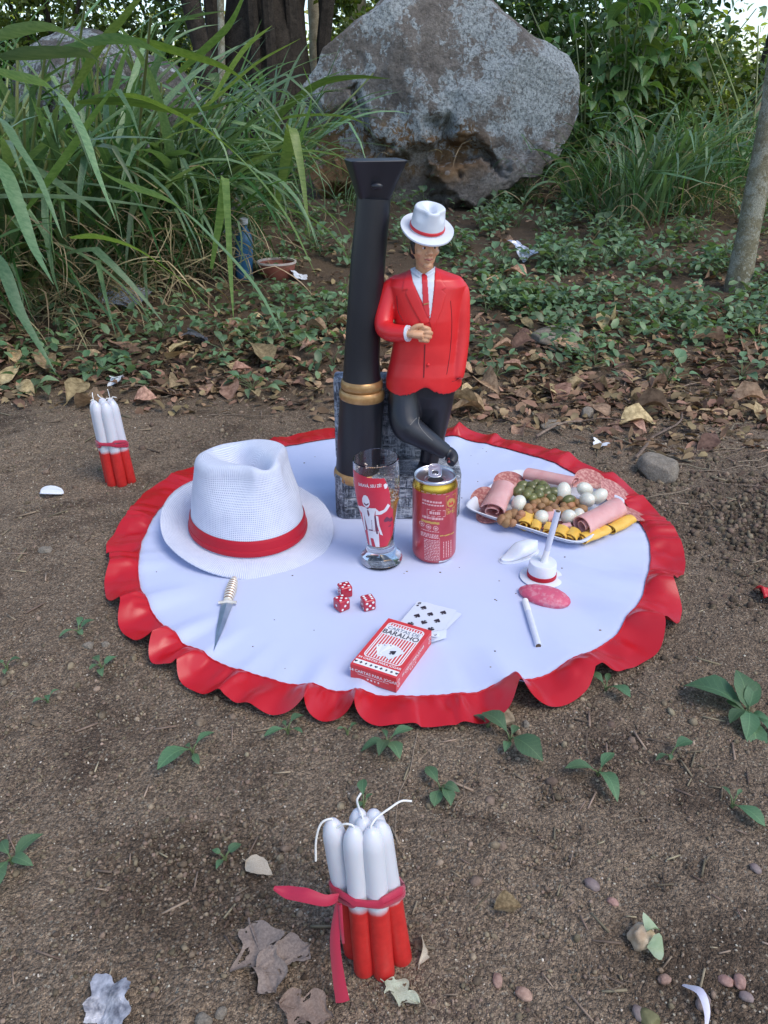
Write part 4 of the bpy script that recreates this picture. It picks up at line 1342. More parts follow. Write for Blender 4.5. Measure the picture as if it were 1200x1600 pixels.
c = at_y(880, 60, 6.4)
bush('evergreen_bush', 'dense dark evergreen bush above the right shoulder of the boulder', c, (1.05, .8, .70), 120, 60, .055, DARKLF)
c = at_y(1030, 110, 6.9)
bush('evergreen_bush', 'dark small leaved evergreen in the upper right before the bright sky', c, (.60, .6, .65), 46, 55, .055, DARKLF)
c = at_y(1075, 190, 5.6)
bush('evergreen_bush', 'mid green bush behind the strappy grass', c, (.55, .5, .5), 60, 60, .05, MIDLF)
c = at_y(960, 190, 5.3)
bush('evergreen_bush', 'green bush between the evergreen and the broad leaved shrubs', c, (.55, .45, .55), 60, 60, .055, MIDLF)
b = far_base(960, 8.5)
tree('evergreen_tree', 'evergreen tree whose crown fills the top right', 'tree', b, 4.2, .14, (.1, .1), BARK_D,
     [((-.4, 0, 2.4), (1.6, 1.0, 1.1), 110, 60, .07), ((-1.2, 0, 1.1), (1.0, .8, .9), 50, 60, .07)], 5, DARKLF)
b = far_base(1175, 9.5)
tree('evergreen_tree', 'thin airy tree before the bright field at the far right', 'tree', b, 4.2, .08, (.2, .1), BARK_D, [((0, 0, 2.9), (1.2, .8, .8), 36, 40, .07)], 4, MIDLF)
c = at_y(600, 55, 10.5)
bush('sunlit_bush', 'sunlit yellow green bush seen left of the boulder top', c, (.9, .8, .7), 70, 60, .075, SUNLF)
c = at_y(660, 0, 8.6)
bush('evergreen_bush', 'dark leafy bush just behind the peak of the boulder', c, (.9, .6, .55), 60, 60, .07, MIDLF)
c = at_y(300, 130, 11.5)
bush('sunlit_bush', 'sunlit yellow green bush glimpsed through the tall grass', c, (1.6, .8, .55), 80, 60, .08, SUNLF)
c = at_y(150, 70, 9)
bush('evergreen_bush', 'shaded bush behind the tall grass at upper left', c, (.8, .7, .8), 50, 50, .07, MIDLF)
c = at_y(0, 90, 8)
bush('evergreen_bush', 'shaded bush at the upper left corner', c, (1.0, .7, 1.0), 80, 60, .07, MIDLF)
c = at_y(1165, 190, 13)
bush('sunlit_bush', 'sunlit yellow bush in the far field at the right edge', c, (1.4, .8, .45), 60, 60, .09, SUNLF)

c = at_y(1420, 190, 5.2)
bush('evergreen_bush', 'mid green bush just outside the right edge', c, (.7, .6, .6), 60, 60, .06, MIDLF)
c = at_y(1600, 170, 7)
bush('evergreen_bush', 'dark bush further out past the right edge', c, (1.2, .8, .9), 80, 60, .07, DARKLF)

c = at_y(70, 15, 7.6)
bush('evergreen_bush', 'leafy bush closing the view behind the thicket, far left', c, (.7, .6, .45), 46, 55, .065, MIDLF)
c = at_y(255, 10, 9.5)
bush('evergreen_bush', 'loose bush between the thicket and the huge dark trunk', c, (.6, .6, .5), 26, 45, .07, MIDLF)

# the far wood: one mass behind everything, with gaps to the sky
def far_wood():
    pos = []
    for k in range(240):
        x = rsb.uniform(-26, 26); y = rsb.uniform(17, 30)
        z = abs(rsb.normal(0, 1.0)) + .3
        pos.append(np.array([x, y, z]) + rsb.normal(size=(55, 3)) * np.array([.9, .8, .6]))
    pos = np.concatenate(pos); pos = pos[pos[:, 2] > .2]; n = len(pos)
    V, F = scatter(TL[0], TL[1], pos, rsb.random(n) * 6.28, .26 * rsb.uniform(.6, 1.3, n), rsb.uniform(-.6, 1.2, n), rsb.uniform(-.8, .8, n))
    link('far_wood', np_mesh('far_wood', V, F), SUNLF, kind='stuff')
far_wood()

# ================================================================== THE CLOTH AND WHAT STANDS ON IT
CZ = 0.0050                                     # top of the cloth
def weave_mat(name, col, scale, rough=0.8, strength=.25, spec=.3, sheen=.2):
    m, nt, b = new_mat(name)
    v = coords(nt)
    w1 = nd(nt, 'ShaderNodeTexWave', wave_type='BANDS', bands_direction='X'); w1.inputs['Scale'].default_value = scale
    w2 = nd(nt, 'ShaderNodeTexWave', wave_type='BANDS', bands_direction='Y'); w2.inputs['Scale'].default_value = scale
    for w in (w1, w2):
        nt.links.new(v, w.inputs['Vector']); w.inputs['Distortion'].default_value = .4
    ad = nd(nt, 'ShaderNodeMath', operation='ADD'); nt.links.new(w1.outputs['Fac'], ad.inputs[0]); nt.links.new(w2.outputs['Fac'], ad.inputs[1])
    bump(nt, b, ad.outputs[0], strength, .0004)
    c = ramp(nt, tex_noise(nt, v, 9, 6, .6), [(.3, tuple(x * .965 for x in col)), (.7, col)])
    nt.links.new(c, b.inputs['Base Color'])
    b.inputs['Roughness'].default_value = rough
    b.inputs['Specular IOR Level'].default_value = spec
    b.inputs['Sheen Weight'].default_value = sheen
    return m

CLOTH = weave_mat('white_cotton', (.54, .585, .77), 500, sheen=.0)
SATIN = weave_mat('red_satin', (.47, .007, .013), 700, .30, .10, .5, .0)

tc = thing('tablecloth', 'round white tablecloth with red satin ruffle spread on the bare soil', 'tablecloth', CC)
# the ruffle's folds: phase and height round the edge
RN = 1400
_ph, _p = [], 0.0
for i in range(RN):
    a = 2 * PI * i / RN
    _p += 26 * max(.3, 1 + 1.25 * noise.noise((math.cos(a) * 4.6, math.sin(a) * 4.6, 3))) * 2 * PI / RN
    _ph.append(_p)
_k = round(_ph[-1] / (2 * PI)) * 2 * PI / _ph[-1]
_ph = [x * _k for x in _ph]
def fold(a):
    i = int(round(a / (2 * PI) * RN)) % RN
    ca, sa = math.cos(a), math.sin(a)
    n1 = noise.noise((ca * 5, sa * 5, 9)); n2 = noise.noise((ca * 2.4, sa * 2.4, 21)); n3 = noise.noise((ca * 16, sa * 16, 2))
    q = _ph[i]; q = q + .35 * math.sin(q + 3 * n2)
    rise = (.5 + .5 * math.cos(q)) ** .9
    amp = max(.08, .72 + 1.5 * n1 + .6 * n3) * (.65 + .35 * sstep(.3, -.5, sa))
    return q, rise, amp, n2, n3
def edge_r(a):
    q, rise, amp, n2, n3 = fold(a)
    return CR * (1 + .010 * math.sin(5 * a + 1) + .010 * n2) + .0016 * n3 - .004 * rise * amp * .6
def edge_lift(a):
    q, rise, amp, n2, n3 = fold(a)
    return .0075 * rise * amp
def cloth_z(x, y):
    r = math.hypot(x, y)
    z = CZ + .0022 * noise.noise((x * 9, y * 9, 1)) * sstep(.05, .3, r)
    # creases from folding and a few soft wrinkles
    z += .0065 * sstep(.12, .3, x) * abs(noise.noise((x * 7 + y * 9, y * 3 - x * 2, 4)))
    z += .0022 * math.exp(-((x * .6 + y * .8 - .02) / .012) ** 2) * sstep(.1, .25, r)
    if r > .30:
        z += edge_lift(math.atan2(y, x) % (2 * PI)) * sstep(.30, CR, r)
    return z
def cl(u, v):
    a = u * 2 * PI
    t = v ** .8
    rr = (CR * (1 - t ** 5) + (edge_r(a) - .001) * t ** 5) * t + 1e-5
    x, y = rr * math.cos(a), rr * math.sin(a)
    return (x, y, cloth_z(x, y) - .0015 * sstep(.97, 1.0, v))
part('cloth', one(grid(420, 80, cl, True)), CLOTH, tc)

def ruffle():
    S = 16
    def fn(u, v):
        a = 2 * PI * u
        q, rise, amp, n2, n3 = fold(a)
        x0, y0 = math.cos(a), math.sin(a)
        r0 = edge_r(a) - .002
        zi = cloth_z(r0 * x0, r0 * y0) + .0012
        up = .027 * rise * amp + .004 * n3
        w = .050 + .012 * n2 - .017 * rise * min(1.0, amp)
        s = v
        pleat = (.0016 * math.sin(q * 2 + 9 * n2) + .0009 * math.sin(q * 5 + 4 * n2) + .0012 * n3) * math.sin(min(1, s * 1.5) * PI)
        bulge = .005 * math.sin(q * .5 + 2.0) * math.sin(s * PI)
        z = zi * (1 - s) + (.004 + up) * s + pleat + bulge * (1 - rise) + .006 * rise * amp * math.sin(s * PI)
        r = r0 + w * (s - .10 * rise * math.sin(s * PI))
        tng = (-.007 * math.sin(q) * amp + .004 * n3) * s ** 1.3
        x, y = r * x0 - tng * y0, r * y0 + tng * x0
        z = max(z, gz(x + CC.x, y + CC.y) + .0035)
        return (x, y, z)
    return grid(RN, S, fn, True)
part('ruffle', one(ruffle()), SATIN, tc)
# stitched seam where ruffle meets cloth
seam = []
for i in range(701):
    a = 2 * PI * (i % 700) / 700; r_ = edge_r(a) - .0015
    seam.append((math.cos(a) * r_, math.sin(a) * r_, cloth_z(math.cos(a) * r_, math.sin(a) * r_) + .0012 + .0005 * math.sin(i * 1.9)))
part('hem', one(tube(seam, .0011, 6, False)), SATIN, tc)

m = MB()
for _ in range(60):
    a, r = random.random() * 6.28, CR * math.sqrt(random.random()) * .95
    x, y = r * math.cos(a), r * math.sin(a)
    s = random.uniform(.0005, .0013)
    m.add(*ball((CC.x + x, CC.y + y, cloth_z(x, y) + s * .4), (s * 1.5, s, s * .7), sub=1))
link('soil_specks', m.mesh('soil_specks'), CLOD, kind='stuff')

def cz(p): return cloth_z(p.x - CC.x, p.y - CC.y)
def on_cloth(px, py):
    p = at_z(px, py, CZ)
    for _ in range(3): p = at_z(px, py, cz(p))
    return p

# ------------------------------------------------------------------ text and flat print
def text_mesh(s, size, extrude=0.0, bold=False, sx=1.0, align='CENTER'):
    cu = bpy.data.curves.new('text', 'FONT'); cu.body = s; cu.size = size; cu.align_x = align; cu.align_y = 'CENTER'
    cu.resolution_u = 4
    if bold: cu.offset = size * .018
    o = bpy.data.objects.new('text', cu); COL.objects.link(o)
    dg = bpy.context.evaluated_depsgraph_get(); dg.update()
    me = bpy.data.meshes.new_from_object(o.evaluated_get(dg))
    v = [(x.co.x * sx, x.co.y, 0) for x in me.vertices]; f = [tuple(p.vertices) for p in me.polygons]
    COL.objects.unlink(o); bpy.data.objects.remove(o); bpy.data.curves.remove(cu); bpy.data.meshes.remove(me)
    return v, f

def spade(s=1.0):
    p = [(0, 1)]
    for t in np.linspace(0, 1, 9)[1:]: p.append((.12 + .62 * math.sin(t * PI * .5), 1 - 1.15 * t ** .8 - .1))
    for t in np.linspace(0, 1, 7)[1:]: p.append((.74 * (1 - t) + .10 * t, -.25 - .32 * math.sin(t * PI) ** .8 + .0 * t))
    p += [(.14, -.5), (.32, -.95)]
    return [(x * s, y * s) for x, y in p] + [(-x * s, y * s) for x, y in p[:0:-1]]
def club(s=1.0):
    p = []
    for cx_, cy_, a0, a1 in ((.45, -.12, -100, 75), (0, .5, -35, 215), (-.45, -.12, 105, 280)):
        for t in np.linspace(rad(a0), rad(a1), 9): p.append((cx_ + .42 * math.cos(t), cy_ + .42 * math.sin(t)))
    p += [(-.1, -.4), (-.3, -.95), (.3, -.95), (.1, -.4)]
    return [(x * s, y * s) for x, y in p]
def heart(s=1.0):
    return [(s * .058 * 16 * math.sin(t) ** 3, s * .058 * (13 * math.cos(t) - 5 * math.cos(2 * t) - 2 * math.cos(3 * t) - math.cos(4 * t))) for t in np.linspace(0, 2 * PI, 25)[:-1]]
def diamond(s=1.0): return [(0, s), (.65 * s, 0), (0, -s), (-.65 * s, 0)]

PR_WHITE = mat('print_white', (.78, .77, .76), None, rough=.5)
PR_BLACK = mat('print_black', (.018, .018, .03), None, rough=.45)
PR_RED = mat('print_red', (.55, .03, .04), None, rough=.5)
PR_PINK = mat('print_pink', (.70, .38, .38), None, rough=.45)
PR_GOLD = mat('print_gold', (.62, .36, .10), None, rough=.35, metal=.4)

# ------------------------------------------------------------------ statuette
PLASTER_RED = mat('painted_red', (.56, .013, .017), (.66, .021, .024), 18, .34, bmp=.22, bs_=55, spec=.5, rough2=.45)
PAINT_BLACK = mat('painted_black', (.006, .007, .011), (.016, .017, .024), 14, .30, bmp=.22, bs_=60, stretch=(1, 1, .25), rough2=.5)
PAINT_WHITE = mat('painted_white', (.60, .63, .69), (.68, .71, .76), 40, .4, bmp=.05, bs_=90)
PAINT_SKIN = mat('painted_skin', (.54, .28, .15), (.62, .34, .19), 60, .38, bmp=.04, bs_=120)
PAINT_HAIR = mat('painted_hair', (.015, .010, .009), (.03, .02, .016), 90, .45, bmp=.4, bs_=200)
PAINT_GOLD = mat('painted_gold', (.36, .20, .075), (.50, .30, .13), 70, .38, metal=.55, bmp=.15, bs_=150)
PAINT_TIE = mat('painted_tie', (.55, .02, .03), None, rough=.4)

def brushed_stone():
    m, nt, b = new_mat('dry_brushed_stone')
    v = coords(nt)
    n1 = tex_noise(nt, coords(nt, (1, 1, .16)), 330, 5, .75, .2)
    n2 = tex_noise(nt, coords(nt, (.2, 1, 1)), 260, 5, .75, .2)
    n3 = tex_noise(nt, v, 35, 4, .6)
    mx = nd(nt, 'ShaderNodeMath', operation='MAXIMUM'); nt.links.new(n1, mx.inputs[0]); nt.links.new(n2, mx.inputs[1])
    ad = nd(nt, 'ShaderNodeMath', operation='MULTIPLY_ADD'); ad.inputs[1].default_value = .5
    nt.links.new(n3, ad.inputs[0]); nt.links.new(mx.outputs[0], ad.inputs[2])
    c = ramp(nt, ad.outputs[0], [(.67, (.014, .017, .028)), (.78, (.15, .165, .20)), (.92, (.52, .54, .58))])
    nt.links.new(c, b.inputs['Base Color'])
    b.inputs['Roughness'].default_value = .6
    bump(nt, b, ad.outputs[0], .5, .0015)
    return m
BRUSHED = brushed_stone()

SY = 1.125
s0 = at_z(620, 800, CZ)
statue = thing('statuette', 'painted plaster statuette of a man in red jacket leaning by a black column', 'statuette', (.022, 1.145, CZ))

def loft(secs, n=32, close=True, dz=None):
    v, f = [], []
    for j, s in enumerate(secs):
        cx, py, hw, d, Y = s[:5]
        e = s[5] if len(s) > 5 else 2.2
        c = at_y(cx, py, Y); k = mpp(c)
        for i in range(n):
            a = 2 * PI * i / n
            ca, sa = math.cos(a), math.sin(a)
            x = c.x + hw * k * math.copysign(abs(ca) ** (2 / e), ca)
            y = Y + d * math.copysign(abs(sa) ** (2 / e), sa)
            z = c.z + (dz(j, ca, sa) if dz else 0)
            v.append((x, y, z))
    for j in range(len(secs) - 1):
        for i in range(n):
            i2 = (i + 1) % n
            f.append((j * n + i, j * n + i2, (j + 1) * n + i2, (j + 1) * n + i))
    f.append(tuple(range(n))); f.append(tuple(range(len(secs) * n - 1, (len(secs) - 1) * n - 1, -1)))
    return v, f

def limb(pts, n=18, fl=None, sub=4):
    P = [at_y(a, b, y) for a, b, y, r in pts]
    k = mpp(P[0])
    path = smooth_path(P, sub)
    R = np.interp(np.linspace(0, len(pts) - 1, len(path)), range(len(pts)), [p[3] * k for p in pts])
    return tube(path, list(R), n, True, fl)

def add_part(name, me, mt, parent, kind=None):
    """mesh in world space -> part"""
    o_ = wloc(parent)
    me.transform(Matrix.Translation(-o_))
    me.materials.clear()
    return link(name, me, mt, parent, kind=kind)

# base block and wall
def block_poly(x0, x1, y0, y1, r, n=6):
    p = []
    for cx_, cy_, a0 in ((x1 - r, y0 + r, -90), (x1 - r, y1 - r, 0), (x0 + r, y1 - r, 90), (x0 + r, y0 + r, 180)):
        for k in range(n + 1):
            a = rad(a0 + 90 * k / n); p.append((cx_ + r * math.cos(a), cy_ + r * math.sin(a)))
    return p
bx0, bx1, by0, by1 = -.0785, .1235, 1.094, 1.205
v, f = prism(block_poly(bx0, bx1, by0, by1, .018), CZ, .080)
part('base', one((v, f)), BRUSHED, statue, False, True, bev=.003, seg=2)
wall_z = .2195
wall = part('back_wall', one(prism([(-.0800, 1.166), (.1000, 1.166), (.1000, 1.2), (-.0800, 1.2)], .079, wall_z)), BRUSHED, statue, False, True, bev=.005, seg=3)
base_o = [c for c in statue.children if c.name.startswith('base')][0]
def bricks(x0, x1, z0, z1, yf, rows, L, parent):
    h = (z1 - z0) / rows
    for r in range(rows):
        x = x0 - (L * .5 if r % 2 else 0)
        while x < x1 - .004:
            a, b_ = max(x, x0), min(x + L * random.uniform(.9, 1.1), x1)
            if b_ - a > .006:
                mm = one(box(b_ - a - .0018, .005, h - .0018, ((a + b_) / 2, yf + .0008 + random.uniform(-.0007, .0005), z0 + h * (r + .5))))
                part('brick', mm, BRUSHED, parent, False, True, bev=.0008, seg=1)
            x = b_
bricks(bx0 + .014, bx1 - .014, CZ + .006, .077, by0, 4, .040, base_o)
bricks(-.077, .097, .084, wall_z - .006, 1.166, 7, .036, wall)

# column
ax = {742: 559, 621: 565.5, 592: 565.5, 563: 565, 406: 575, 332: 582.5, 312: 584}
def cpt(py): return at_y(float(np.interp(py, sorted(ax), [ax[k] for k in sorted(ax)])), py, SY)
def shaft(name, a, b, ra, rb, mt, n=9, bulge=None):
    pys = np.linspace(a, b, n)
    P = [cpt(y) for y in pys]
    R = [ra + (rb - ra) * i / (n - 1) + (bulge(i / (n - 1)) if bulge else 0) for i in range(n)]
    return part(name, one(tube(P, R, 40)), mt, statue, True, True)
shaft('lower_shaft', 744, 618, .0358, .0336, PAINT_BLACK, 10)
shaft('upper_shaft', 600, 309, .0268, .0232, PAINT_BLACK, 14, lambda t: .0035 * math.exp(-t * 16))
shaft('gold_ring', 623, 607, .0350, .0350, PAINT_GOLD, 9, lambda t: -.0025 * (abs(t - .5) * 2) ** 3)
shaft('gold_ring', 607, 591, .0325, .0318, PAINT_GOLD, 9, lambda t: -.0030 * (abs(t - .5) * 2) ** 3)
shaft('gold_ring', 745, 731, .0392, .0382, PAINT_GOLD, 9, lambda t: -.003 * (abs(t - .5) * 2) ** 3)
c0, c1 = cpt(314), at_y(586.5, 249, SY)
m = MB(); vs = []
yaw = Matrix.Rotation(rad(14), 4, 'Z')
for t in np.linspace(0, 1, 8):
    c = c0.lerp(c1, t); h = .0215 + (.0385 - .0215) * t ** 1.15
    n = 32
    e = 2.6 + 9 * t
    for i in range(n):
        a = 2 * PI * i / n + .001
        ca, sa = math.cos(a), math.sin(a)
        q = yaw @ Vector((h * math.copysign(abs(ca) ** (2 / e), ca), h * .78 * math.copysign(abs(sa) ** (2 / e), sa), 0))
        vs.append(c + q)
fs = [(j * 32 + i, j * 32 + (i + 1) % 32, (j + 1) * 32 + (i + 1) % 32, (j + 1) * 32 + i) for j in range(7) for i in range(32)] + [tuple(range(7 * 32, 8 * 32)), tuple(range(31, -1, -1))]
m.add(vs, fs)
dc = at_y(589, 291, SY - .028)
m.add(*ball(dc, (.008, .003, .0042), sub=2))
cap = part('capital', m, PAINT_BLACK, statue, True, True)
bevel(cap.data, .0012, 2, 50); shade(cap.data, True)

# the figure: body (face and hands) with its clothes
def torso_dz(j, ca, sa):
    return 0
body = MB()
hc = at_y(664.5, 388.5, SY - .012); hk = mpp(hc)
Th = Matrix.Rotation(rad(14), 3, 'Z')            # head turned to the right of the picture
def hp(x, y, z): return hc + Th @ Vector((x, y, z)) * hk
body.add(*ball(hp(0, 0, 4), (20.5 * hk, 23 * hk, 29 * hk), Th, 3))
body.add(*ball(hp(0, -6, -13), (14.5 * hk, 13 * hk, 14 * hk), Th, 3))
body.add(*ball(hp(0, -14, -23), (7.5 * hk, 6.5 * hk, 6 * hk), Th, 2))           # chin
body.add(*tube([hp(0, -21, 5), hp(0, -24, -1), hp(0, -26.5, -5)], [2.6 * hk, 3.4 * hk, 4.2 * hk], 10))   # nose
body.add(*ball(hp(-3.6, -22, -5), 3.0 * hk)); body.add(*ball(hp(3.6, -22, -5), 3.0 * hk))
body.add(*tube([hp(-12, -19, 8), hp(0, -22.5, 8.5), hp(12, -19, 8)], [2.5 * hk, 2.9 * hk, 2.5 * hk], 8))   # brow
body.add(*ball(hp(-12, -13, -3), (7 * hk, 6 * hk, 6 * hk))); body.add(*ball(hp(12, -13, -3), (7 * hk, 6 * hk, 6 * hk)))
body.add(*tube([hp(-7, -19.5, -11.6), hp(0, -22, -11), hp(7, -19.5, -11.6)], [1.2 * hk, 2.3 * hk, 1.2 * hk], 8))
body.add(*tube([hp(-6, -19.2, -15), hp(0, -21.6, -15.4), hp(6, -19.2, -15)], [1.3 * hk, 2.6 * hk, 1.3 * hk], 8))
body.add(*ball(hp(-20.5, 2, -1), (2.6 * hk, 5 * hk, 7.5 * hk), Th)); body.add(*ball(hp(20.5, 2, -1), (2.6 * hk, 5 * hk, 7.5 * hk), Th))
body.add(*tube([hp(0, 4, -12), at_y(664, 434, SY - .004), at_y(665, 470, SY)], [13.5 * hk, 14.5 * hk, 20 * hk], 20))
body.add(*loft([(666, 440, 34, .022, SY), (667, 500, 40, .024, SY), (664, 590, 42, .024, SY), (664, 610, 40, .022, SY)], 24))
body.add(*limb([(617, 445, SY, 10), (604, 480, SY - .007, 10), (603, 512, SY - .022, 9.5), (622, 521, SY - .043, 9), (640, 521, SY - .052, 7.5)]))
# hand: palm, four fingers curled over the lapel edge, thumb
HY = SY - .055
body.add(*limb([(637, 521, HY + .002, 9), (647, 521, HY - .001, 12.5), (660, 522, HY - .001, 13.5)], 16, .58))
for fx, fy, ln in ((3, -8.5, 12), (4.5, -2.2, 13.5), (4.0, 4.2, 12.5), (2.0, 10.2, 10.5)):
    body.add(*limb([(653 + fx, 520.5 + fy, HY - .002, 3.9), (661 + fx, 521 + fy, HY - .0055, 4.0), (654 + fx + ln, 522 + fy * .97, HY - .003, 3.7), (655.5 + fx + ln, 523 + fy * .95, HY + .004, 3.4), (650 + fx + ln, 523 + fy * .95, HY + .008, 3.2)], 10, None, 3))
body.add(*limb([(643, 515, HY - .002, 4.6), (652, 509.5, HY - .005, 4.0), (662, 508.5, HY - .006, 3.4)], 10, None, 3))
bme = remesh(body.mesh('body'), .00085, 3)
fig = add_part('figure', bme, PAINT_SKIN, statue)

jk = MB()
def jdz(j, ca, sa):
    return 0
def jacket_torso():
    secs = [(667, 420, 19, .014, SY + .004), (667, 426, 34, .021, SY + .002), (667, 433, 54, .027, SY), (667, 444, 62, .031, SY), (667, 462, 57, .034, SY), (667, 495, 51, .036, SY - .002),
            (666, 530, 51, .035, SY - .002), (664, 560, 54, .036, SY - .003), (663, 580, 58, .038, SY - .004), (662, 594, 59, .0385, SY - .004), (662, 609, 59, .0385, SY - .004)]
    def dz(j, ca, sa):
        if j < 9 or sa > .1: return 0
        x = ca * 59
        w = (j - 8) / 2
        up = 18 * math.exp(-(abs(x) / 15.0) ** 1.5) + 5 * sstep(10, 50, x) + 6 * sstep(44, 59, abs(x))
        return up * hk * w
    return loft(secs, 64, True, dz)
jk.add(*jacket_torso())
jk.add(*limb([(626, 437, SY + .002, 11), (611, 452, SY, 16), (602, 482, SY - .008, 16), (600, 510, SY - .022, 15), (610, 519, SY - .036, 14.5), (624, 521, SY - .045, 13.5), (637, 521, SY - .051, 12.5)]))
jk.add(*limb([(707, 437, SY + .002, 11), (718, 455, SY, 15.5), (720, 485, SY - .003, 15), (720, 520, SY - .006, 14.5), (718, 552, SY - .012, 13.5), (715, 578, SY - .018, 12.5), (713, 590, SY - .021, 11.5)]))
jme = remesh(jk.mesh('jacket'), .0014, 10)
jb = bvh(jme)
ub = BVHTree.FromPolygons([v.co[:] for v in jme.vertices] + [v.co + wloc(statue) for v in bme.vertices],
    [p.vertices[:] for p in jme.polygons] + [tuple(i + len(jme.vertices) for i in p.vertices) for p in bme.polygons])
jacket = add_part('jacket', jme, PLASTER_RED, fig)

def cast(px, py, off, bv=jb):
    d = ray(px, py).normalized()
    h = bv.ray_cast(EYE, d)
    if h[0] is None: return None
    return h[0] + h[1] * off

def patch(poly, off, step=1.0, bv=jb, skirt=.0015):
    poly = np.array(poly, float)
    x0, y0 = poly.min(0) - step; x1, y1 = poly.max(0) + step
    xs, ys = np.arange(x0, x1, step), np.arange(y0, y1, step)
    cx_, cy_ = np.meshgrid(xs[:-1] + step / 2, ys[:-1] + step / 2)
    ins = poly_sd(np.stack([cx_.ravel(), cy_.ravel()], 1), poly).reshape(cx_.shape) < 0
    vid, v, f = {}, [], []
    def vert(i, j):
        if (i, j) not in vid:
            p = np.array([[xs[i], ys[j]]])
            q = cast(xs[i], ys[j], off, bv)
            vid[(i, j)] = None if q is None else len(v)
            if q is not None: v.append(q)
        return vid[(i, j)]
    edges = {}
    for j in range(len(ys) - 1):
        for i in range(len(xs) - 1):
            if not ins[j, i]: continue
            q = [vert(i, j + 1), vert(i + 1, j + 1), vert(i + 1, j), vert(i, j)]
            if None in q: continue
            f.append(tuple(q))
            for a, b_ in zip(q, q[1:] + q[:1]):
                if (b_, a) in edges: del edges[(b_, a)]
                else: edges[(a, b_)] = 1
    dn = {}
    for a, b_ in list(edges):
        for w in (a, b_):
            if w not in dn:
                dd = (v[w] - EYE).normalized(); dn[w] = len(v); v.append(v[w] + dd * skirt)
        f.append((b_, a, dn[a], dn[b_]))
    return v, f

def psm(name, poly, off, mt, parent, step=.9, bv=jb, skirt=.0015):
    me = MB().add(*patch(poly, off, step, bv, skirt)).mesh(name)
    o_ = bpy.data.objects.new('tmp', me); COL.objects.link(o_)
    s = o_.modifiers.new('s', 'SMOOTH'); s.iterations = 4; s.factor = .5
    me2 = bpy.data.meshes.new_from_object(o_.evaluated_get(bpy.context.evaluated_depsgraph_get()))
    COL.objects.unlink(o_); bpy.data.objects.remove(o_)
    return add_part(name, me2, mt, parent)

psm('shirt', [(640, 415), (648, 424), (662, 432), (676, 424), (680, 415), (678, 450), (673, 500), (668, 490), (655, 462), (645, 440)], .0006, PAINT_WHITE, fig, .6, ub)
psm('tie', [(657, 424), (669, 424), (667.5, 433), (670, 470), (671.5, 494), (668, 497), (661, 480), (659, 433)], .0016, PAINT_TIE, fig, .7)
psm('tie_clip', [(661.5, 474.5), (669.5, 472.5), (670, 474.6), (662, 476.8)], .0024, PAINT_GOLD, fig, .5)
psm('lapel', [(640, 417), (636, 428), (631, 440), (629, 454), (637, 452), (634, 458), (645, 482), (660, 508), (671, 503), (656, 468), (646, 444)], .0014, PLASTER_RED, fig, .9)
psm('lapel', [(680, 416), (686, 428), (690, 440), (697, 450), (690, 453), (697, 460), (690, 485), (675, 521), (671, 503), (675, 480), (679, 446)], .0016, PLASTER_RED, fig, .9)
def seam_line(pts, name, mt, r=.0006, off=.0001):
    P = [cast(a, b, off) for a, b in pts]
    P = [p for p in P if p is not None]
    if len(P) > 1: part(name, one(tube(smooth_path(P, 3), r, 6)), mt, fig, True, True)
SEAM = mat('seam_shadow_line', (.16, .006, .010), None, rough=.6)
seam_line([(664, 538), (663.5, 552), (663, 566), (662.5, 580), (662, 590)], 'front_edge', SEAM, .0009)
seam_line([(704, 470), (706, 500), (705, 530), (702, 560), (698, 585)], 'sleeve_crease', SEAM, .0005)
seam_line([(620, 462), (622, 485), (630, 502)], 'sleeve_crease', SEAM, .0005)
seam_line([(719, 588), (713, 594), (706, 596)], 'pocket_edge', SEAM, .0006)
bp = cast(669, 570, .0003)
part('button', one(ball(bp, .0026, sub=2)), PLASTER_RED, fig, True, True)
part('cuff', one(tube([at_y(636, 521, SY - .051), at_y(639.5, 521, SY - .0525)], [13.0 * hk, 12.6 * hk], 20)), PAINT_WHITE, fig, True, True)
# collar wings
for pl in ([(640, 414), (643, 427), (656, 436), (661, 427), (651, 419)], [(681, 413), (679, 427), (668, 435), (664, 427), (674, 419)]):
    psm('collar', pl, .0022, PAINT_WHITE, fig, .7, ub)

tr = MB()
tr.add(*loft([(663, 570, 50, .030, SY), (662, 592, 51, .031, SY), (661, 612, 50, .030, SY), (661, 630, 44, .026, SY), (661, 645, 34, .02, SY), (663, 655, 22, .014, SY)], 40))
tr.add(*limb([(634, 590, SY - .006, 26), (632, 625, SY - .014, 26), (632, 652, SY - .026, 25), (638, 668, SY - .034, 24), (655, 680, SY - .038, 19.5), (677, 694, SY - .040, 15.5), (697, 707, SY - .040, 12.5)], 24, None, 5))
tr.add(*limb([(686, 590, SY, 25), (685, 625, SY, 24), (681, 660, SY, 20), (675, 695, SY, 17), (670, 722, SY - .002, 15.5)], 24, None, 5))
tme = remesh(tr.mesh('trousers'), .0015, 4)
tb = bvh(tme)
add_part('trousers', tme, PAINT_BLACK, fig)
for pts in ([(655, 652), (654, 661), (659, 671), (668, 681), (676, 688)], [(641, 664), (646, 658), (651, 653)]):
    P = [p for p in (cast(a, b, -.0002, tb) for a, b in pts) if p is not None]
    if len(P) > 1: part('crease', one(tube(smooth_path(P, 3), .0007, 6)), mat('crease_grey', (.16, .15, .14), None, rough=.5), fig, True, True)  # lighter grey line along the trouser creases
sh = MB()
sh.add(*limb([(698, 708, SY - .040, 12.0), (704, 710, SY - .042, 10.5), (708, 716, SY - .050, 8.5), (704, 724, SY - .060, 7)], 16, None, 4))
add_part('shoe', remesh(sh.mesh('shoe'), .0012, 3), PAINT_BLACK, fig)
sh = MB()
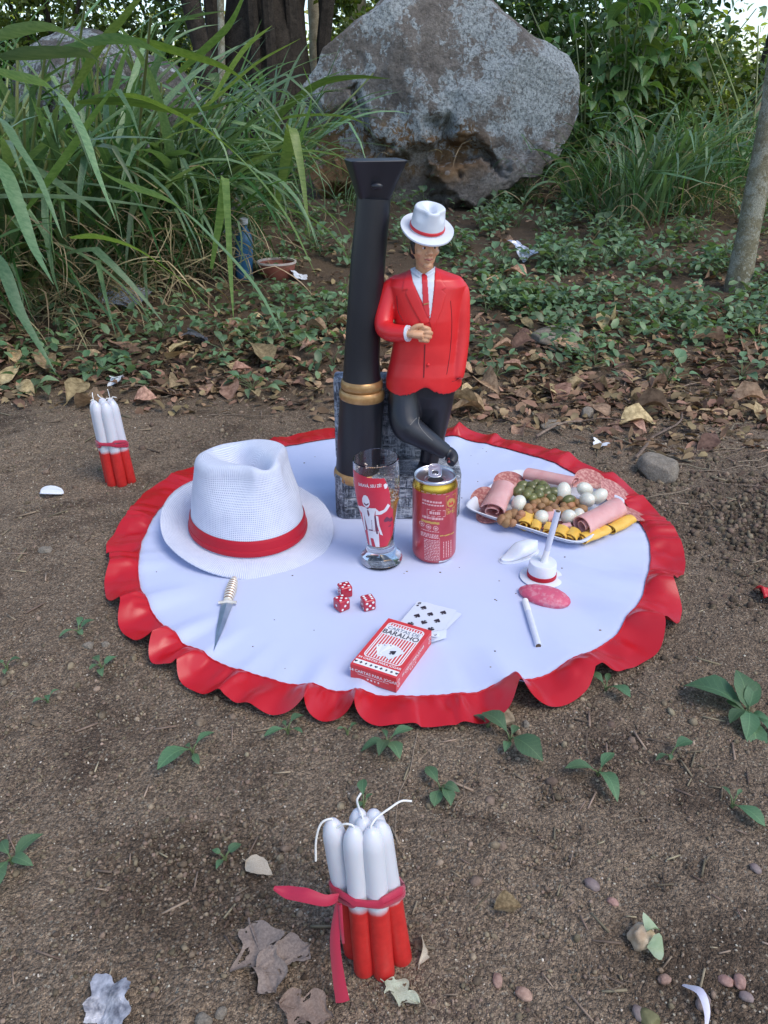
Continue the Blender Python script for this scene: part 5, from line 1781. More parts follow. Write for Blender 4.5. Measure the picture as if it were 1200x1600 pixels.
sh.add(*limb([(668, 724, SY + .004, 14), (664, 733, SY - .012, 13), (660, 738, SY - .036, 10)], 16, .7, 4))
add_part('shoe', remesh(sh.mesh('shoe'), .0012, 3), PAINT_BLACK, fig)
part('shoe_sole', one(tube([at_y(700, 719, SY - .058), at_y(707, 721, SY - .056)], [4.2 * hk, 4 * hk], 10)), mat('worn_red_sole', (.45, .08, .06), (.25, .05, .04), 200, .6), fig, True, True)

hair = MB()
hair.add(*ball(hp(0, 5, 8), (22.2 * hk, 23.5 * hk, 27 * hk), Th, 3))
for s in (-1, 1):
    hair.add(*tube([hp(s * 20.5, -3, 10), hp(s * 20.5, -4, 0), hp(s * 19.5, -5, -7)], [4 * hk, 3.4 * hk, 1.6 * hk], 8))
    hair.add(*tube([hp(s * 19, 8, 0), hp(s * 18.5, 10, -9), hp(s * 14, 14, -16)], [5 * hk, 5 * hk, 3 * hk], 8))
hme = remesh(hair.mesh('hair'), .0011, 2)
# keep the face free
bmh = bmesh.new(); bmh.from_mesh(hme)
Ti = Th.inverted()
kill = [q for q in bmh.verts if (lambda w: w.y < -2 and w.z < 13 and abs(w.x) < 16.2)((Ti @ (q.co - hc)) / hk)]
bmesh.ops.delete(bmh, geom=kill, context='VERTS'); bmh.to_mesh(hme); bmh.free()
add_part('hair', hme, PAINT_HAIR, fig)
for s in (-1, 1):
    part('eye', one(ball(hp(s * 8.2, -20.6, 4.4), (3.0 * hk, 1.5 * hk, 1.4 * hk), Th)), PAINT_WHITE, fig, True, True)
    part('pupil', one(ball(hp(s * 8.2 + .6, -21.9, 4.5), (1.7 * hk, .9 * hk, 1.8 * hk), Th)), PAINT_HAIR, fig, True, True)
    part('eyebrow', one(tube([hp(s * 4, -23.6, 9.6), hp(s * 9, -22.6, 10.6), hp(s * 14, -19.0, 9)], [1.0 * hk, 1.2 * hk, .7 * hk], 6)), PAINT_HAIR, fig, True, True)
part('lips', one(tube([hp(-7.2, -20.6, -12.6), hp(-3, -23, -12.4), hp(0, -24, -13.0), hp(3, -23, -12.4), hp(7.2, -20.6, -12.6)], [.5 * hk, 1.5 * hk, 1.7 * hk, 1.5 * hk, .5 * hk], 8)),
     mat('painted_lips', (.33, .10, .075), None, rough=.4), fig, True, True)

# ------------------------------------------------------------------ hats
def set_uv(me, nu, nv, su, sv):
    uv = me.uv_layers.new(name='UVMap')
    for p in me.polygons:
        k = p.index
        if k >= nu * (nv - 1): continue
        j, i = divmod(k, nu)
        for li, (a, b_) in zip(p.loop_indices, ((i, j), (i + 1, j), (i + 1, j + 1), (i, j + 1))):
            uv.data[li].uv = (a / nu * su, b_ / (nv - 1) * sv)

def fedora(a, b, H, brim, up_back, up_side, droop, taper=.82, dent=.33, pinch=.34, thick=.0018, rise=.10):
    """crown + brim in own space, front towards -Y, base at z=0"""
    nu = 120
    prof = []
    for t in np.linspace(0, 1, 26): prof.append((1 - (1 - taper) * t ** 1.2, t * .86))
    for t in np.linspace(.12, 1, 10): prof.append((taper - .13 * (1 - math.cos(t * PI / 2)), .86 + .14 * math.sin(t * PI / 2)))
    k0 = prof[-1][0]
    for t in np.linspace(.08, 1, 16): prof.append((k0 * (1 - t) + .002, 1.0 - .02 * t))
    nv = len(prof)
    def fn(u, v):
        k, z = prof[int(round(v * (nv - 1)))]
        th = 2 * PI * u
        x, y = a * k * math.cos(th), b * k * math.sin(th)
        zz = H * z
        w = sstep(.45, .95, z)
        zz += rise * H * (-y / b) * w
        # teardrop dent, front pinch
        yy = y / b
        wd = (.27 + .14 * yy)
        zz -= dent * H * math.exp(-((x / a) / wd) ** 2 * 1.3) * sstep(-.92, -.30, yy) * sstep(.85, .25, yy) * sstep(.90, 1.0, z)
        g = math.exp(-((yy + .62) / .30) ** 2) * sstep(.48, .86, z)
        x *= 1 - pinch * g * sstep(.0, .5, abs(x / a))
        return (x, y, zz)
    crown = grid(nu, nv, fn, True)
    nb = 14
    def zb(th, s):
        c = math.sin(th)                       # -1 front, +1 back
        back = sstep(.0, 1.0, c) * up_back; side = (1 - abs(c)) ** 1.2 * up_side; fr = sstep(.1, 1.0, -c) * droop
        return (back + side - fr) * s ** 1.6
    def bf(u, v):
        th = 2 * PI * u
        s = v
        return ((a + brim * s) * math.cos(th), (b + brim * s * 1.02) * math.sin(th), .0012 + zb(th, s))
    top = grid(nu, nb, bf, True)
    v, f = list(top[0]), list(top[1])
    n0 = len(v)
    v += [(x, y, z - thick) for x, y, z in top[0]]
    f += [tuple(i + n0 for i in q[::-1]) for q in top[1]]
    o_ = (nb - 1) * nu
    f += [(o_ + i, o_ + n0 + i, o_ + n0 + (i + 1) % nu, o_ + (i + 1) % nu) for i in range(nu)]
    def band(h, t):
        def gf(u, v):
            th = 2 * PI * u
            zz = h * v
            k = 1 - (1 - taper) * (zz / (H * .86)) ** 1.2
            bulge = t * (1 if .02 < v < .98 else .2) + .0006 * math.sin(v * PI)
            return ((a * k + bulge) * math.cos(th), (b * k + bulge) * math.sin(th), zz + .0025 + zb(th, 0))
        return grid(nu, 10, gf, True)
    return (crown, nu, nv), (v, f, nu, nb), band

def straw_mat(name, su, sv):
    m, nt, b = new_mat(name)
    tcn = nd(nt, 'ShaderNodeTexCoord')
    sx = nd(nt, 'ShaderNodeSeparateXYZ'); nt.links.new(tcn.outputs['UV'], sx.inputs[0])
    outs = []
    for ax_, fr in (('X', su), ('Y', sv)):
        mu = nd(nt, 'ShaderNodeMath', operation='MULTIPLY'); mu.inputs[1].default_value = fr * 2 * PI
        nt.links.new(sx.outputs[ax_], mu.inputs[0])
        si = nd(nt, 'ShaderNodeMath', operation='SINE'); nt.links.new(mu.outputs[0], si.inputs[0])
        outs.append(si.outputs[0])
    mx = nd(nt, 'ShaderNodeMath', operation='MAXIMUM'); nt.links.new(outs[0], mx.inputs[0]); nt.links.new(outs[1], mx.inputs[1])
    n = tex_noise(nt, coords(nt), 60, 3, .6)
    hole = ramp(nt, mx.outputs[0], [(-.0, 1.0), (.35, 0.0)])
    mu = nd(nt, 'ShaderNodeMath', operation='MULTIPLY'); nt.links.new(hole, mu.inputs[0])
    nt.links.new(ramp(nt, n, [(.3, .35), (.7, 1.0)]), mu.inputs[1])
    c = mixc(nt, mu.outputs[0], (.68, .71, .82), (.34, .38, .52))
    nt.links.new(c, b.inputs['Base Color'])
    b.inputs['Roughness'].default_value = .75
    b.inputs['Sheen Weight'].default_value = .15
    bump(nt, b, mx.outputs[0], .5, .0009)
    return m

STRAWW = straw_mat('white_straw_weave', 1, 1)
hq = on_cloth(389, 832)
hat = thing('fedora_hat', 'white woven straw fedora with wide red ribbon band lying on the tablecloth', 'hat', (hq.x, hq.y, CZ + .010), (rad(2), 0, rad(38)))
crown, brimm, bandf = fedora(.0865, .0960, .128, .043, .030, .010, .0075)
me = MB().add(*crown[0]).mesh('crown'); set_uv(me, crown[1], crown[2], 190, 78)
link('crown', me, STRAWW, hat)
me = MB().add(brimm[0], brimm[1]).mesh('brim'); set_uv(me, brimm[2], brimm[3], 270, 21)
link('brim', me, STRAWW, hat)
RIB = weave_mat('red_ribbon', (.42, .008, .022), 900, .5, .15, .3, .0)
part('hat_band', one(bandf(.026, .0016)), RIB, hat)
# doubled fold of the ribbon along its lower edge
cb = bandf(.010, .0026); part('band_fold', one(([(x, y, z + .001) for x, y, z in cb[0]], cb[1])), RIB, hat)

hs = .8 * 41 / .8 * .00089                         # statuette hat
s_c = at_y(667, 358.5, SY - .008)
cr2, br2, bf2 = fedora(.0235, .0265, .0320, .0135, .004, .0025, .003, .92, .30, .34, .0022, .06)
Mh = Matrix.Translation(s_c) @ Euler((rad(19), rad(4), rad(10))).to_matrix().to_4x4()
me = MB().add(cr2[0][0], cr2[0][1]).add(br2[0], br2[1]).mesh('hat'); me.transform(Mh)
h2 = add_part('hat', me, PAINT_WHITE, statue)
b2 = bf2(.0048, .0006)
me = MB().add(*b2).mesh('hat_band'); me.transform(Mh)
add_part('hat_band', me, PAINT_TIE, h2)

# ------------------------------------------------------------------ dagger
STEEL = mat('blade_steel', (.42, .45, .50), (.58, .60, .64), 40, .28, metal=1.0, bmp=.1, bs_=300)
PEARL = mat('cream_metal', (.62, .56, .46), (.75, .70, .62), 90, .35, metal=.35, bmp=.15, bs_=300)
A, B = on_cloth(334, 1020), on_cloth(367, 907)
d = (B - A); L = d.length
kn = thing('dagger', 'small dagger with cream spiral grip and grey steel blade on the white cloth', 'dagger', (A.x, A.y, CZ + .0045), (0, 0, math.atan2(d.y, d.x)))
kb = L * .62
w = .0078
bl = [(0, 0, 0), (kb * .45, -w * .62, 0), (kb, -w, 0), (kb, w, 0), (kb * .45, w * .62, 0), (0, 0, 0)]
v = [(0, 0, 0), (kb * .5, -w * .62, 0), (kb, -w, 0), (kb, w, 0), (kb * .5, w * .62, 0), (kb * .5, 0, .0016), (kb, 0, .0022), (kb * .5, 0, -.0016), (kb, 0, -.0022)]
f = [(0, 1, 5), (1, 2, 6, 5), (5, 6, 3, 4), (0, 5, 4), (0, 7, 1), (7, 8, 2, 1), (7, 4, 3, 8), (0, 4, 7), (2, 8, 3, 6)]
part('blade', one((v, f)), STEEL, kn, False)
part('guard', one(tube([(kb + .001, -.0120, .0005), (kb + .002, -.006, .001), (kb + .003, 0, .001), (kb + .002, .006, .001), (kb + .001, .0120, .0005)], [.0024, .0022, .0040, .0022, .0024], 10)), PEARL, kn)
gl = L - kb
P, R_ = [], []
for i in range(64):
    t = i / 63
    P.append((kb + .004 + (gl - .013) * t, 0, .001))
    R_.append(.0052 + .0018 * math.sin(t * PI) + .0009 * math.sin(t * 8.5 * 2 * PI))
part('grip', one(tube(P, R_, 16)), PEARL, kn)
gm = MB()
for k in range(8):
    x = kb + .004 + (gl - .013) * (k + .75) / 8.5
    r = .0056 + .0018 * math.sin((k + .75) / 8.5 * PI) - .0006
    gm.add(*tube([(x + .0006 * math.cos(a), r * math.cos(a), .001 + r * math.sin(a)) for a in np.linspace(0, 2 * PI, 17)], .0007, 5, False))
part('grip_wire', gm, mat('copper_wire', (.34, .16, .08), None, rough=.4, metal=.8), kn, kind='stuff')
part('pommel', one(ball((L - .0065, 0, .001), (.0075, .0046, .0046), sub=2), tube([(L - .001, 0, .001), (L + .003, 0, .001)], [.0028, .0010], 8)), PEARL, kn)

# ------------------------------------------------------------------ dice
DIE = mat('red_die', (.40, .012, .03), (.45, .018, .04), 200, .18, coat=.4, sss=.1)
S = .0168
PIP = {1: [(0, 0)], 2: [(-1, -1), (1, 1)], 3: [(-1, -1), (0, 0), (1, 1)], 4: [(-1, -1), (1, 1), (-1, 1), (1, -1)],
       5: [(-1, -1), (1, 1), (-1, 1), (1, -1), (0, 0)], 6: [(-1, -1), (-1, 0), (-1, 1), (1, -1), (1, 0), (1, 1)]}
def die(px, py, yaw, faces, label, z0=0):
    p = on_cloth(px, py)
    t = thing('die', label, 'die', (p.x, p.y, cz(p) + z0 + .0003), (0, 0, rad(yaw)), 'three red dice on the cloth')
    part('cube', one(box(S, S, S, (0, 0, S / 2))), DIE, t, True, bev=.0021, seg=4)
    m_ = MB()
    h = S / 2
    for (n_, u_, v_), val in zip((((0, 0, 1), (1, 0, 0), (0, 1, 0)), ((0, -1, 0), (1, 0, 0), (0, 0, 1)), ((1, 0, 0), (0, 1, 0), (0, 0, 1)), ((-1, 0, 0), (0, 1, 0), (0, 0, 1)), ((0, 1, 0), (1, 0, 0), (0, 0, 1))), faces):
        for a, b_ in PIP[val]:
            c = Vector(n_) * (h + .00006) + (Vector(u_) * a + Vector(v_) * b_) * S * .26 + Vector((0, 0, h))
            ring = [c + (Vector(u_) * math.cos(q) + Vector(v_) * math.sin(q)) * S * .105 for q in np.linspace(0, 2 * PI, 13)[:-1]]
            m_.add(ring + [c + Vector(n_) * .00025], [(i, (i + 1) % 12, 12) for i in range(12)])
    part('pips', m_, PR_WHITE, t, kind='stuff')
    return t
die(539, 930, 24, (5, 2, 1, 6, 4), 'red die standing behind another one with five showing on top')
die(534, 951, -28 + 66, (5, 3, 6, 1, 4), 'red die in front of its neighbour with six on its right side')
die(575, 950, 22, (6, 5, 1, 3, 2), 'single red die on the right with six pips on top')

# ------------------------------------------------------------------ card box and playing card
Bp, Ap, Cp = at_z(619, 1083.5, CZ), at_z(548, 1059.6, CZ), at_z(696, 1016, CZ)
Bp.z = Ap.z = Cp.z = CZ
e1 = (Ap - Bp); wB = e1.length; e1.normalize()
e2 = (Cp - Bp); lB = e2.length; e2 = (e2 - e1 * e2.dot(e1)).normalized()
HB = .0205
CARD_RED = mat('card_box_red', (.58, .040, .045), (.63, .048, .052), 60, .42, spec=.5, bmp=.05, bs_=300)
CARD_W = mat('white_card', (.66, .69, .75), (.62, .66, .73), 30, .45)
MX = Matrix(((e1.x, e2.x, 0, Bp.x), (e1.y, e2.y, 0, Bp.y), (0, 0, 1, CZ + .001), (0, 0, 0, 1)))
yaw_b = math.atan2(-e1.y, -e1.x)
# own frame: x from left front corner to right front corner, y away from us along the long side
O = Bp + e1 * wB
cbx = thing('card_box', 'red box of playing cards with its far flap open, lettered BARALHO', 'card box', (O.x, O.y, CZ + .001), (0, 0, yaw_b))
m = MB()
th = .0005
m.add(*box(wB, lB, th, (wB / 2, lB / 2, th / 2)))                       # bottom
m.add(*box(wB, lB - .0, th, (wB / 2, lB / 2, HB - th / 2)))             # top
m.add(*box(th, lB, HB - 2 * th, (th / 2, lB / 2, HB / 2)))
m.add(*box(th, lB, HB - 2 * th, (wB - th / 2, lB / 2, HB / 2)))
m.add(*box(wB - 2 * th, th, HB - 2 * th, (wB / 2, th / 2, HB / 2)))
part('carton', m, CARD_RED, cbx, False)
part('flap', one(prism([(.002, lB), (wB - .002, lB), (wB - .008, lB + .014), (.008, lB + .014)], HB - .0022, HB - .0017)), CARD_RED, cbx, False) if False else None
fl = MB()
fl.add([(wB - .0003, lB, .002), (wB - .0003, lB, HB - .002), (wB + .0135, lB + .0165, HB - .005), (wB + .0135, lB + .0165, .003)], [(0, 1, 2, 3)])
fl.add([(wB - .0009, lB, .002), (wB - .0009, lB, HB - .002), (wB + .0129, lB + .0170, HB - .005), (wB + .0129, lB + .0170, .003)], [(0, 3, 2, 1)])
part('side_flap', fl, CARD_W, cbx, False)
fl = MB()
fl.add([(.003, lB, .0006), (wB - .003, lB, .0006), (wB - .004, lB + .020, .0016), (.004, lB + .020, .0016)], [(0, 1, 2, 3)])
fl.add([(.003, lB, .0010), (wB - .003, lB, .0010), (wB - .004, lB + .020, .0020), (.004, lB + .020, .0020)], [(0, 1, 2, 3)])
part('end_flap', fl, CARD_W, cbx, False)
# printed top
def rrect(x0, y0, x1, y1, r, n=5):
    p = []
    for cx_, cy_, a0 in ((x1 - r, y0 + r, -90), (x1 - r, y1 - r, 0), (x0 + r, y1 - r, 90), (x0 + r, y0 + r, 180)):
        for k in range(n + 1):
            a = rad(a0 + 90 * k / n); p.append((cx_ + r * math.cos(a), cy_ + r * math.sin(a)))
    return p
def flat(poly, z): return [(x, y, z) for x, y in poly], [tuple(range(len(poly)))]
def frame(po, pi, z):
    n = len(po)
    return [(x, y, z) for x, y in po] + [(x, y, z) for x, y in pi], [(i, (i + 1) % n, n + (i + 1) % n, n + i) for i in range(n)]
X0, X1, Y0, Y1 = .005, wB - .005, .020, lB - .006
lab = MB()
lab.add(*frame(rrect(X0, Y0, X1, Y1, .006), rrect(X0 + .0013, Y0 + .0013, X1 - .0013, Y1 - .0013, .005), HB + .00015))
part('label_frame', lab, PR_WHITE, cbx, False)
st = MB()
n_st = 13
for k in range(n_st):
    x = X0 + .003 + (X1 - X0 - .006) * k / (n_st - 1)
    st.add(*flat([(x - .00075, Y0 + .0022), (x + .00075, Y0 + .0022), (x + .00075, Y1 - .0022), (x - .00075, Y1 - .0022)], HB + .00015))
part('stripes', st, PR_WHITE, cbx, False, kind='stuff')
xc = wB / 2
def txt(s, size, x, y, z, mt, name='lettering', bold=True, sx=1.0, rot=0, M4=None, parent=None):
    v, f = text_mesh(s, size, bold=bold, sx=sx)
    T = Matrix.Translation((x, y, z)) @ Matrix.Rotation(rot, 4, 'Z')
    if M4 is not None: T = M4 @ T
    me = MB().add(v, f, 0, T).mesh(name, False)
    return link(name, me, mt, parent or cbx)
# title plate
ty = Y1 - .018
part('title_plate', one(flat([(xc - .0245, ty - .008), (xc + .0245, ty - .008), (xc + .0245, ty + .004), (xc + .0225, ty + .0115), (xc - .0225, ty + .0115), (xc - .0245, ty + .004)], HB + .0003)), mat('title_grey', (.74, .72, .72), None, rough=.5), cbx, False)
txt('CARTAS DE', .0082, xc, ty + .0062, HB + .00045, mat('title_blue', (.16, .20, .26), None, rough=.5))
txt('BARALHO', .0118, xc, ty - .0025, HB + .00045, PR_BLACK, sx=.9)
# fan of four cards
def cardpoly(w, h, r=.0012): return rrect(-w / 2, -h / 2, w / 2, h / 2, r, 3)
fy = Y0 + .019
for k, a in enumerate((30, 10, -10, -30)):
    T = Matrix.Translation((xc, fy - .010, HB + .0003 + k * .00012)) @ Matrix.Rotation(rad(a), 4, 'Z') @ Matrix.Translation((0, .012, 0))
    v, f = flat(cardpoly(.0165, .0225), 0)
    part('printed_card', MB().add(v, f, 0, T), PR_WHITE if k % 2 == 0 else mat('card_pale', (.68, .69, .74), None, rough=.5), cbx, False)
    shp = (diamond, heart, club, spade)[k]
    v, f = flat(shp(.0011 if k < 3 else .0052), 0)
    T2 = T @ (Matrix.Translation((-.0055, .0085, .0001)) if k < 3 else Matrix.Translation((0, 0, .0001)))
    part('suit_mark', MB().add(v, f, 0, T2), PR_BLACK, cbx, False)
txt('54 CARTAS PARA JOGAR', .0050, xc, .0165, HB + .0002, PR_WHITE)
part('suit_strip', one(flat([(.0015, .0035), (wB - .0015, .0035), (wB - .0015, .0120), (.0015, .0120)], HB + .00015)), PR_WHITE, cbx, False)
ss = MB()
for k in range(9):
    shp = (heart, club, diamond, spade)[k % 4]
    v, f = flat([(x + wB * (k + .5) / 9, y + .0078) for x, y in shp(.0022)], HB + .0003); ss.add(v, f)
part('suit_marks', ss, PR_BLACK, cbx, False, kind='stuff')
# front end and right side carry the same line
Mf = Matrix.Translation((0, 0, 0)) @ Matrix.Rotation(rad(90), 4, 'X')
def face_print(M4, W):
    txt('54 CARTAS PARA JOGAR', .0056, 0, .0030, .0002, PR_WHITE, M4=M4)
    part('print_line', MB().add(*flat([(-W * .34, -.0012), (W * .34, -.0012), (W * .34, -.0007), (-W * .34, -.0007)], .0002), T=M4), PR_WHITE, cbx, False)
    s_ = MB()
    for k in range(4):
        v, f = flat([(x + (k - 1.5) * .0046, y - .0046) for x, y in (heart, club, diamond, spade)[k](.0016)], .0002); s_.add(v, f, 0, M4)
    part('suit_marks', s_, PR_WHITE, cbx, False, kind='stuff')
face_print(Matrix.Translation((wB / 2, 0, HB / 2)) @ Matrix.Rotation(rad(90), 4, 'X'), wB)
face_print(Matrix.Translation((wB, lB * .46, HB / 2)) @ Matrix.Rotation(rad(90), 4, 'Z') @ Matrix.Rotation(rad(90), 4, 'X'), lB * .6)
ce = MB()
for yy_ in (.006, lB - .006):
    for k in range(2):
        v, f = frame([(x, y) for x, y in rrect(-.003, -.002, .003, .002, .0018, 3)], [(x, y) for x, y in rrect(-.0022, -.0012, .0022, .0012, .001, 3)], .0002)
        ce.add(v, f, 0, Matrix.Translation((wB, yy_, HB * (.35 + .3 * k))) @ Matrix.Rotation(rad(90), 4, 'Z') @ Matrix.Rotation(rad(90), 4, 'X'))
part('corner_marks', ce, PR_WHITE, cbx, False, kind='stuff')

# the card pulled out of the box: eight of spades
cw, ch = wB * .93, wB * .93 * 1.40
pc = at_z(667.5, 966, CZ + .010)
card = thing('playing_card', 'eight of spades playing card pulled out of the red box onto the cloth', 'playing card', pc, (0, 0, 0))
cyaw = yaw_b - PI / 2 + PI / 2
card.rotation_euler = Euler((rad(-6.5), 0, yaw_b + rad(3)))
v, f = prism(rrect(-cw / 2, -ch / 2, cw / 2, ch / 2, .003), -.0003, 0)
part('card_sheet', one((v, f)), CARD_W, card, False)
pp = MB()
for x, y in ((-1, 1), (1, 1), (-1, 0), (1, 0), (-1, -1), (1, -1), (0, .5), (0, -.5)):
    s_ = 1 if y >= 0 else -1
    v, f = flat([(a * s_ + x * cw * .25, b_ * s_ + y * ch * .31) for a, b_ in spade(.0058)], .0002); pp.add(v, f)
part('pips', pp, PR_BLACK, card, False, kind='stuff')
for sgn in (1, -1):
    txt('8', .0085, -sgn * cw * .42, sgn * ch * .42, .0002, PR_BLACK, 'index', rot=0 if sgn > 0 else PI, parent=card)
    v, f = flat([(a * sgn - sgn * cw * .42, b_ * sgn + sgn * ch * .335) for a, b_ in spade(.0026)], .0002)
    part('index_mark', one((v, f)), PR_BLACK, card, False)
p2 = pc + Vector((.004, .0, -.0025))
c2 = thing('playing_card', 'second playing card lying under the eight of spades', 'playing card', p2)
c2.rotation_euler = Euler((rad(-6.0), 0, yaw_b - rad(4)))
part('card_sheet', one(prism(rrect(-cw / 2, -ch / 2, cw / 2, ch / 2, .003), -.0003, 0)), CARD_W, c2, False)

# ------------------------------------------------------------------ beer glass
gq = on_cloth(596, 876)
GLASS, nt, bs = new_mat('clear_glass')
bs.inputs['Base Color'].default_value = (.97, .98, .98, 1); bs.inputs['Roughness'].default_value = .01
bs.inputs['Transmission Weight'].default_value = 1.0; bs.inputs['IOR'].default_value = 1.45
BEER, nt, bs = new_mat('amber_beer')
bs.inputs['Base Color'].default_value = (.95, .50, .12, 1); bs.inputs['Roughness'].default_value = .05
bs.inputs['Transmission Weight'].default_value = .6; bs.inputs['IOR'].default_value = 1.33
tilt = Euler((rad(1), rad(-2.6), 0))
gl_t = thing('beer_glass', 'tall footed beer glass with red print of a man in white suit', 'glass', (gq.x, gq.y, CZ + .0008), tilt)
outer = [(0, 0), (.0275, 0), (.0305, .002), (.0312, .006), (.0295, .011), (.0240, .017), (.0212, .023), (.0200, .030), (.0198, .037), (.0206, .046), (.0232, .062), (.0264, .080), (.0296, .100), (.0318, .117), (.0327, .130), (.0325, .145), (.0318, .158), (.0315, .1655)]
inner = [(.0302, .1662), (.0303, .158), (.0309, .145), (.0311, .130), (.0302, .117), (.0280, .100), (.0248, .080), (.0216, .062), (.0188, .046), (.0174, .034), (.0162, .029), (.0120, .0265), (0, .026)]
part('glass_body', one(lathe(outer + inner, 64)), GLASS, gl_t, fix=True)
bi = [(0, .0262), (.0122, .0267), (.0164, .0292), (.0176, .0342), (.0190, .0461), (.0218, .0621), (.0250, .0801), (.0282, .1001), (.0292, .1075)]
bi = [(r - .0002, z) for r, z in bi]; bi[0] = (0, .0264)
beer = thing('beer', 'amber beer standing in the printed glass', 'beer', (gq.x, gq.y, CZ + .0008), tilt)
part('liquid', one(lathe(bi + [(0, .1075)], 64)), BEER, beer, fix=True)
fm = MB()
for _ in range(200):
    a = random.random() * 6.28; r = .0288 * math.sqrt(random.random())
    s_ = random.uniform(.0007, .0020)
    fm.add(*ball((r * math.cos(a), r * math.sin(a), .1078 + random.random() * .002), s_, sub=1))
for _ in range(50):
    a = random.random() * 6.28; z_ = .110 + .038 * random.random() ** 1.5
    r = float(np.interp(z_, [x[1] for x in inner[::-1]], [x[0] for x in inner[::-1]])) - .0009
    fm.add(*ball((r * math.cos(a), r * math.sin(a), z_), random.uniform(.0006, .0014), sub=1))
part('foam', fm, mat('beer_foam', (.75, .62, .48), None, rough=.4, sss=.2), beer, kind='stuff')

oz, orr = [p[1] for p in outer[1:]], [p[0] for p in outer[1:]]
def grad_(z): return float(np.interp(z, oz, orr))
def g_map(x, y):
    z = .164 * (1530 - y) / 1240.0
    xcz = 330 + 98 * (y - 250) / 1250.0
    Rz = grad_(z) / 1.195e-4
    return math.asin(max(-.985, min(.985, (x - xcz) / Rz))), z
def decal(polys, fmap, rfun, off, step=2.2):
    """print on a round wall: small cells, points mapped to (angle, height)"""
    m_ = MB()
    for poly in polys:
        P = np.array(poly, float)
        x0, y0 = P.min(0); x1, y1 = P.max(0)
        nx, ny = max(2, int((x1 - x0) / step)), max(2, int((y1 - y0) / step))
        xs, ys = np.linspace(x0, x1, nx + 1), np.linspace(y0, y1, ny + 1)
        cx_, cy_ = np.meshgrid((xs[:-1] + xs[1:]) / 2, (ys[:-1] + ys[1:]) / 2)
        ins = poly_sd(np.stack([cx_.ravel(), cy_.ravel()], 1), P).reshape(cx_.shape) < 0
        vid, v, f = {}, [], []
        for j in range(ny):
            for i in range(nx):
                if not ins[j, i]: continue
                q = []
                for a, b_ in ((i, j + 1), (i + 1, j + 1), (i + 1, j), (i, j)):
                    if (a, b_) not in vid:
                        th_, z = fmap(xs[a], ys[b_]); r = rfun(z) + off
                        vid[(a, b_)] = len(v); v.append((r * math.sin(th_), -r * math.cos(th_), z))
                    q.append(vid[(a, b_)])
                f.append(tuple(q))
        m_.add(v, f)
    return m_
GP = mat('glass_print_red', (.52, .022, .045), (.56, .03, .055), 40, .35)
GW = mat('glass_print_white', (.76, .72, .74), (.70, .66, .68), 90, .4)
GD = mat('glass_print_dark', (.14, .03, .06), None, rough=.4)
part('printed_panel', decal([[(78, 362), (250, 385), (432, 400), (470, 480), (505, 600), (520, 770), (545, 800), (560, 1050), (550, 1150), (490, 1265), (265, 1265), (205, 1000), (135, 780), (95, 550)]], g_map, grad_, .00025, 6), GP, gl_t)
part('printed_man', decal([
    [(190, 640), (205, 600), (225, 592), (250, 606), (270, 650), (276, 700), (262, 735), (237, 747), (207, 728), (190, 685)],
    [(178, 750), (345, 745), (330, 850), (348, 1045), (260, 1052), (213, 850)],
    [(140, 780), (190, 747), (212, 840), (240, 1078), (224, 1078), (188, 850), (150, 818)],
    [(342, 746), (385, 787), (440, 770), (482, 705), (507, 738), (472, 792), (410, 828), (345, 832)],
    [(347, 838), (375, 850), (395, 980), (437, 1112), (402, 1092), (365, 960)],
    [(254, 1054), (385, 1050), (402, 1263), (355, 1263), (326, 1156), (292, 1158), (312, 1261), (286, 1261)],
    ], g_map, grad_, .00050), GW, gl_t, kind='stuff')
part('printed_dice', decal([[(425, 470), (450, 458), (473, 480), (465, 515), (440, 518)]], g_map, grad_, .00050), GW, gl_t)
part('printed_shade', decal([
    [(208, 688), (235, 706), (264, 682), (264, 702), (236, 727), (210, 708)],
    [(232, 752), (268, 750), (256, 768)], [(246, 778), (262, 778), (277, 835), (268, 868), (254, 832)],
    [(330, 850), (345, 838), (365, 960), (380, 1090), (360, 1085), (346, 1000)], [(212, 858), (222, 900), (256, 1050), (244, 1055)],
    [(270, 1040), (320, 1032), (318, 1052), (272, 1056)], [(300, 900), (304, 900), (312, 1030), (307, 1030)],
    [(440, 905), (475, 868), (510, 905), (500, 935), (450, 935)], [(495, 920), (530, 890), (545, 945), (510, 955)], [(490, 1010), (530, 990), (520, 1018)]], g_map, grad_, .00062), GD, gl_t, kind='stuff')
v, f = text_mesh('SARAVÁ, SEU ZÉ!', .0062, bold=True, sx=.74)
tm = MB()
a_c, z_c = g_map(262, 480)
tm.add([((grad_(z_c + y) + .0006) * math.sin(a_c + x / grad_(z_c)), -(grad_(z_c + y) + .0006) * math.cos(a_c + x / grad_(z_c)), z_c + y + .05 * x) for x, y, _ in v], f)
part('lettering', tm, GW, gl_t, False)

# ------------------------------------------------------------------ beer can
cq = on_cloth(678, 866)
ALU = mat('aluminium', (.60, .60, .62), (.70, .70, .72), 60, .30, metal=1.0, bmp=.05, bs_=200)
GOLDM = mat('gold_foil', (.60, .42, .06), (.70, .52, .10), 50, .25, metal=1.0)
CANR = mat('can_red_metallic', (.46, .045, .060), (.54, .075, .085), 30, .30, metal=.45, coat=.3)
cr_ = .0322; CH = .1325
can = thing('beer_can', 'opened red and gold beer can standing beside the printed glass', 'can', (cq.x, cq.y, CZ + .0006), (rad(.5), rad(-1.0), 0))
part('can_body', one(lathe([(.0255, .0015), (.0265, 0), (.0300, .004), (.0318, .008), (cr_, .0115), (cr_, .1165)], 64)), CANR, can)
part('can_neck', one(lathe([(cr_ + .00005, .1163), (.0319, .1195), (.0308, .1235), (.0297, .1268), (.0294, .1285)], 64)), GOLDM, can)
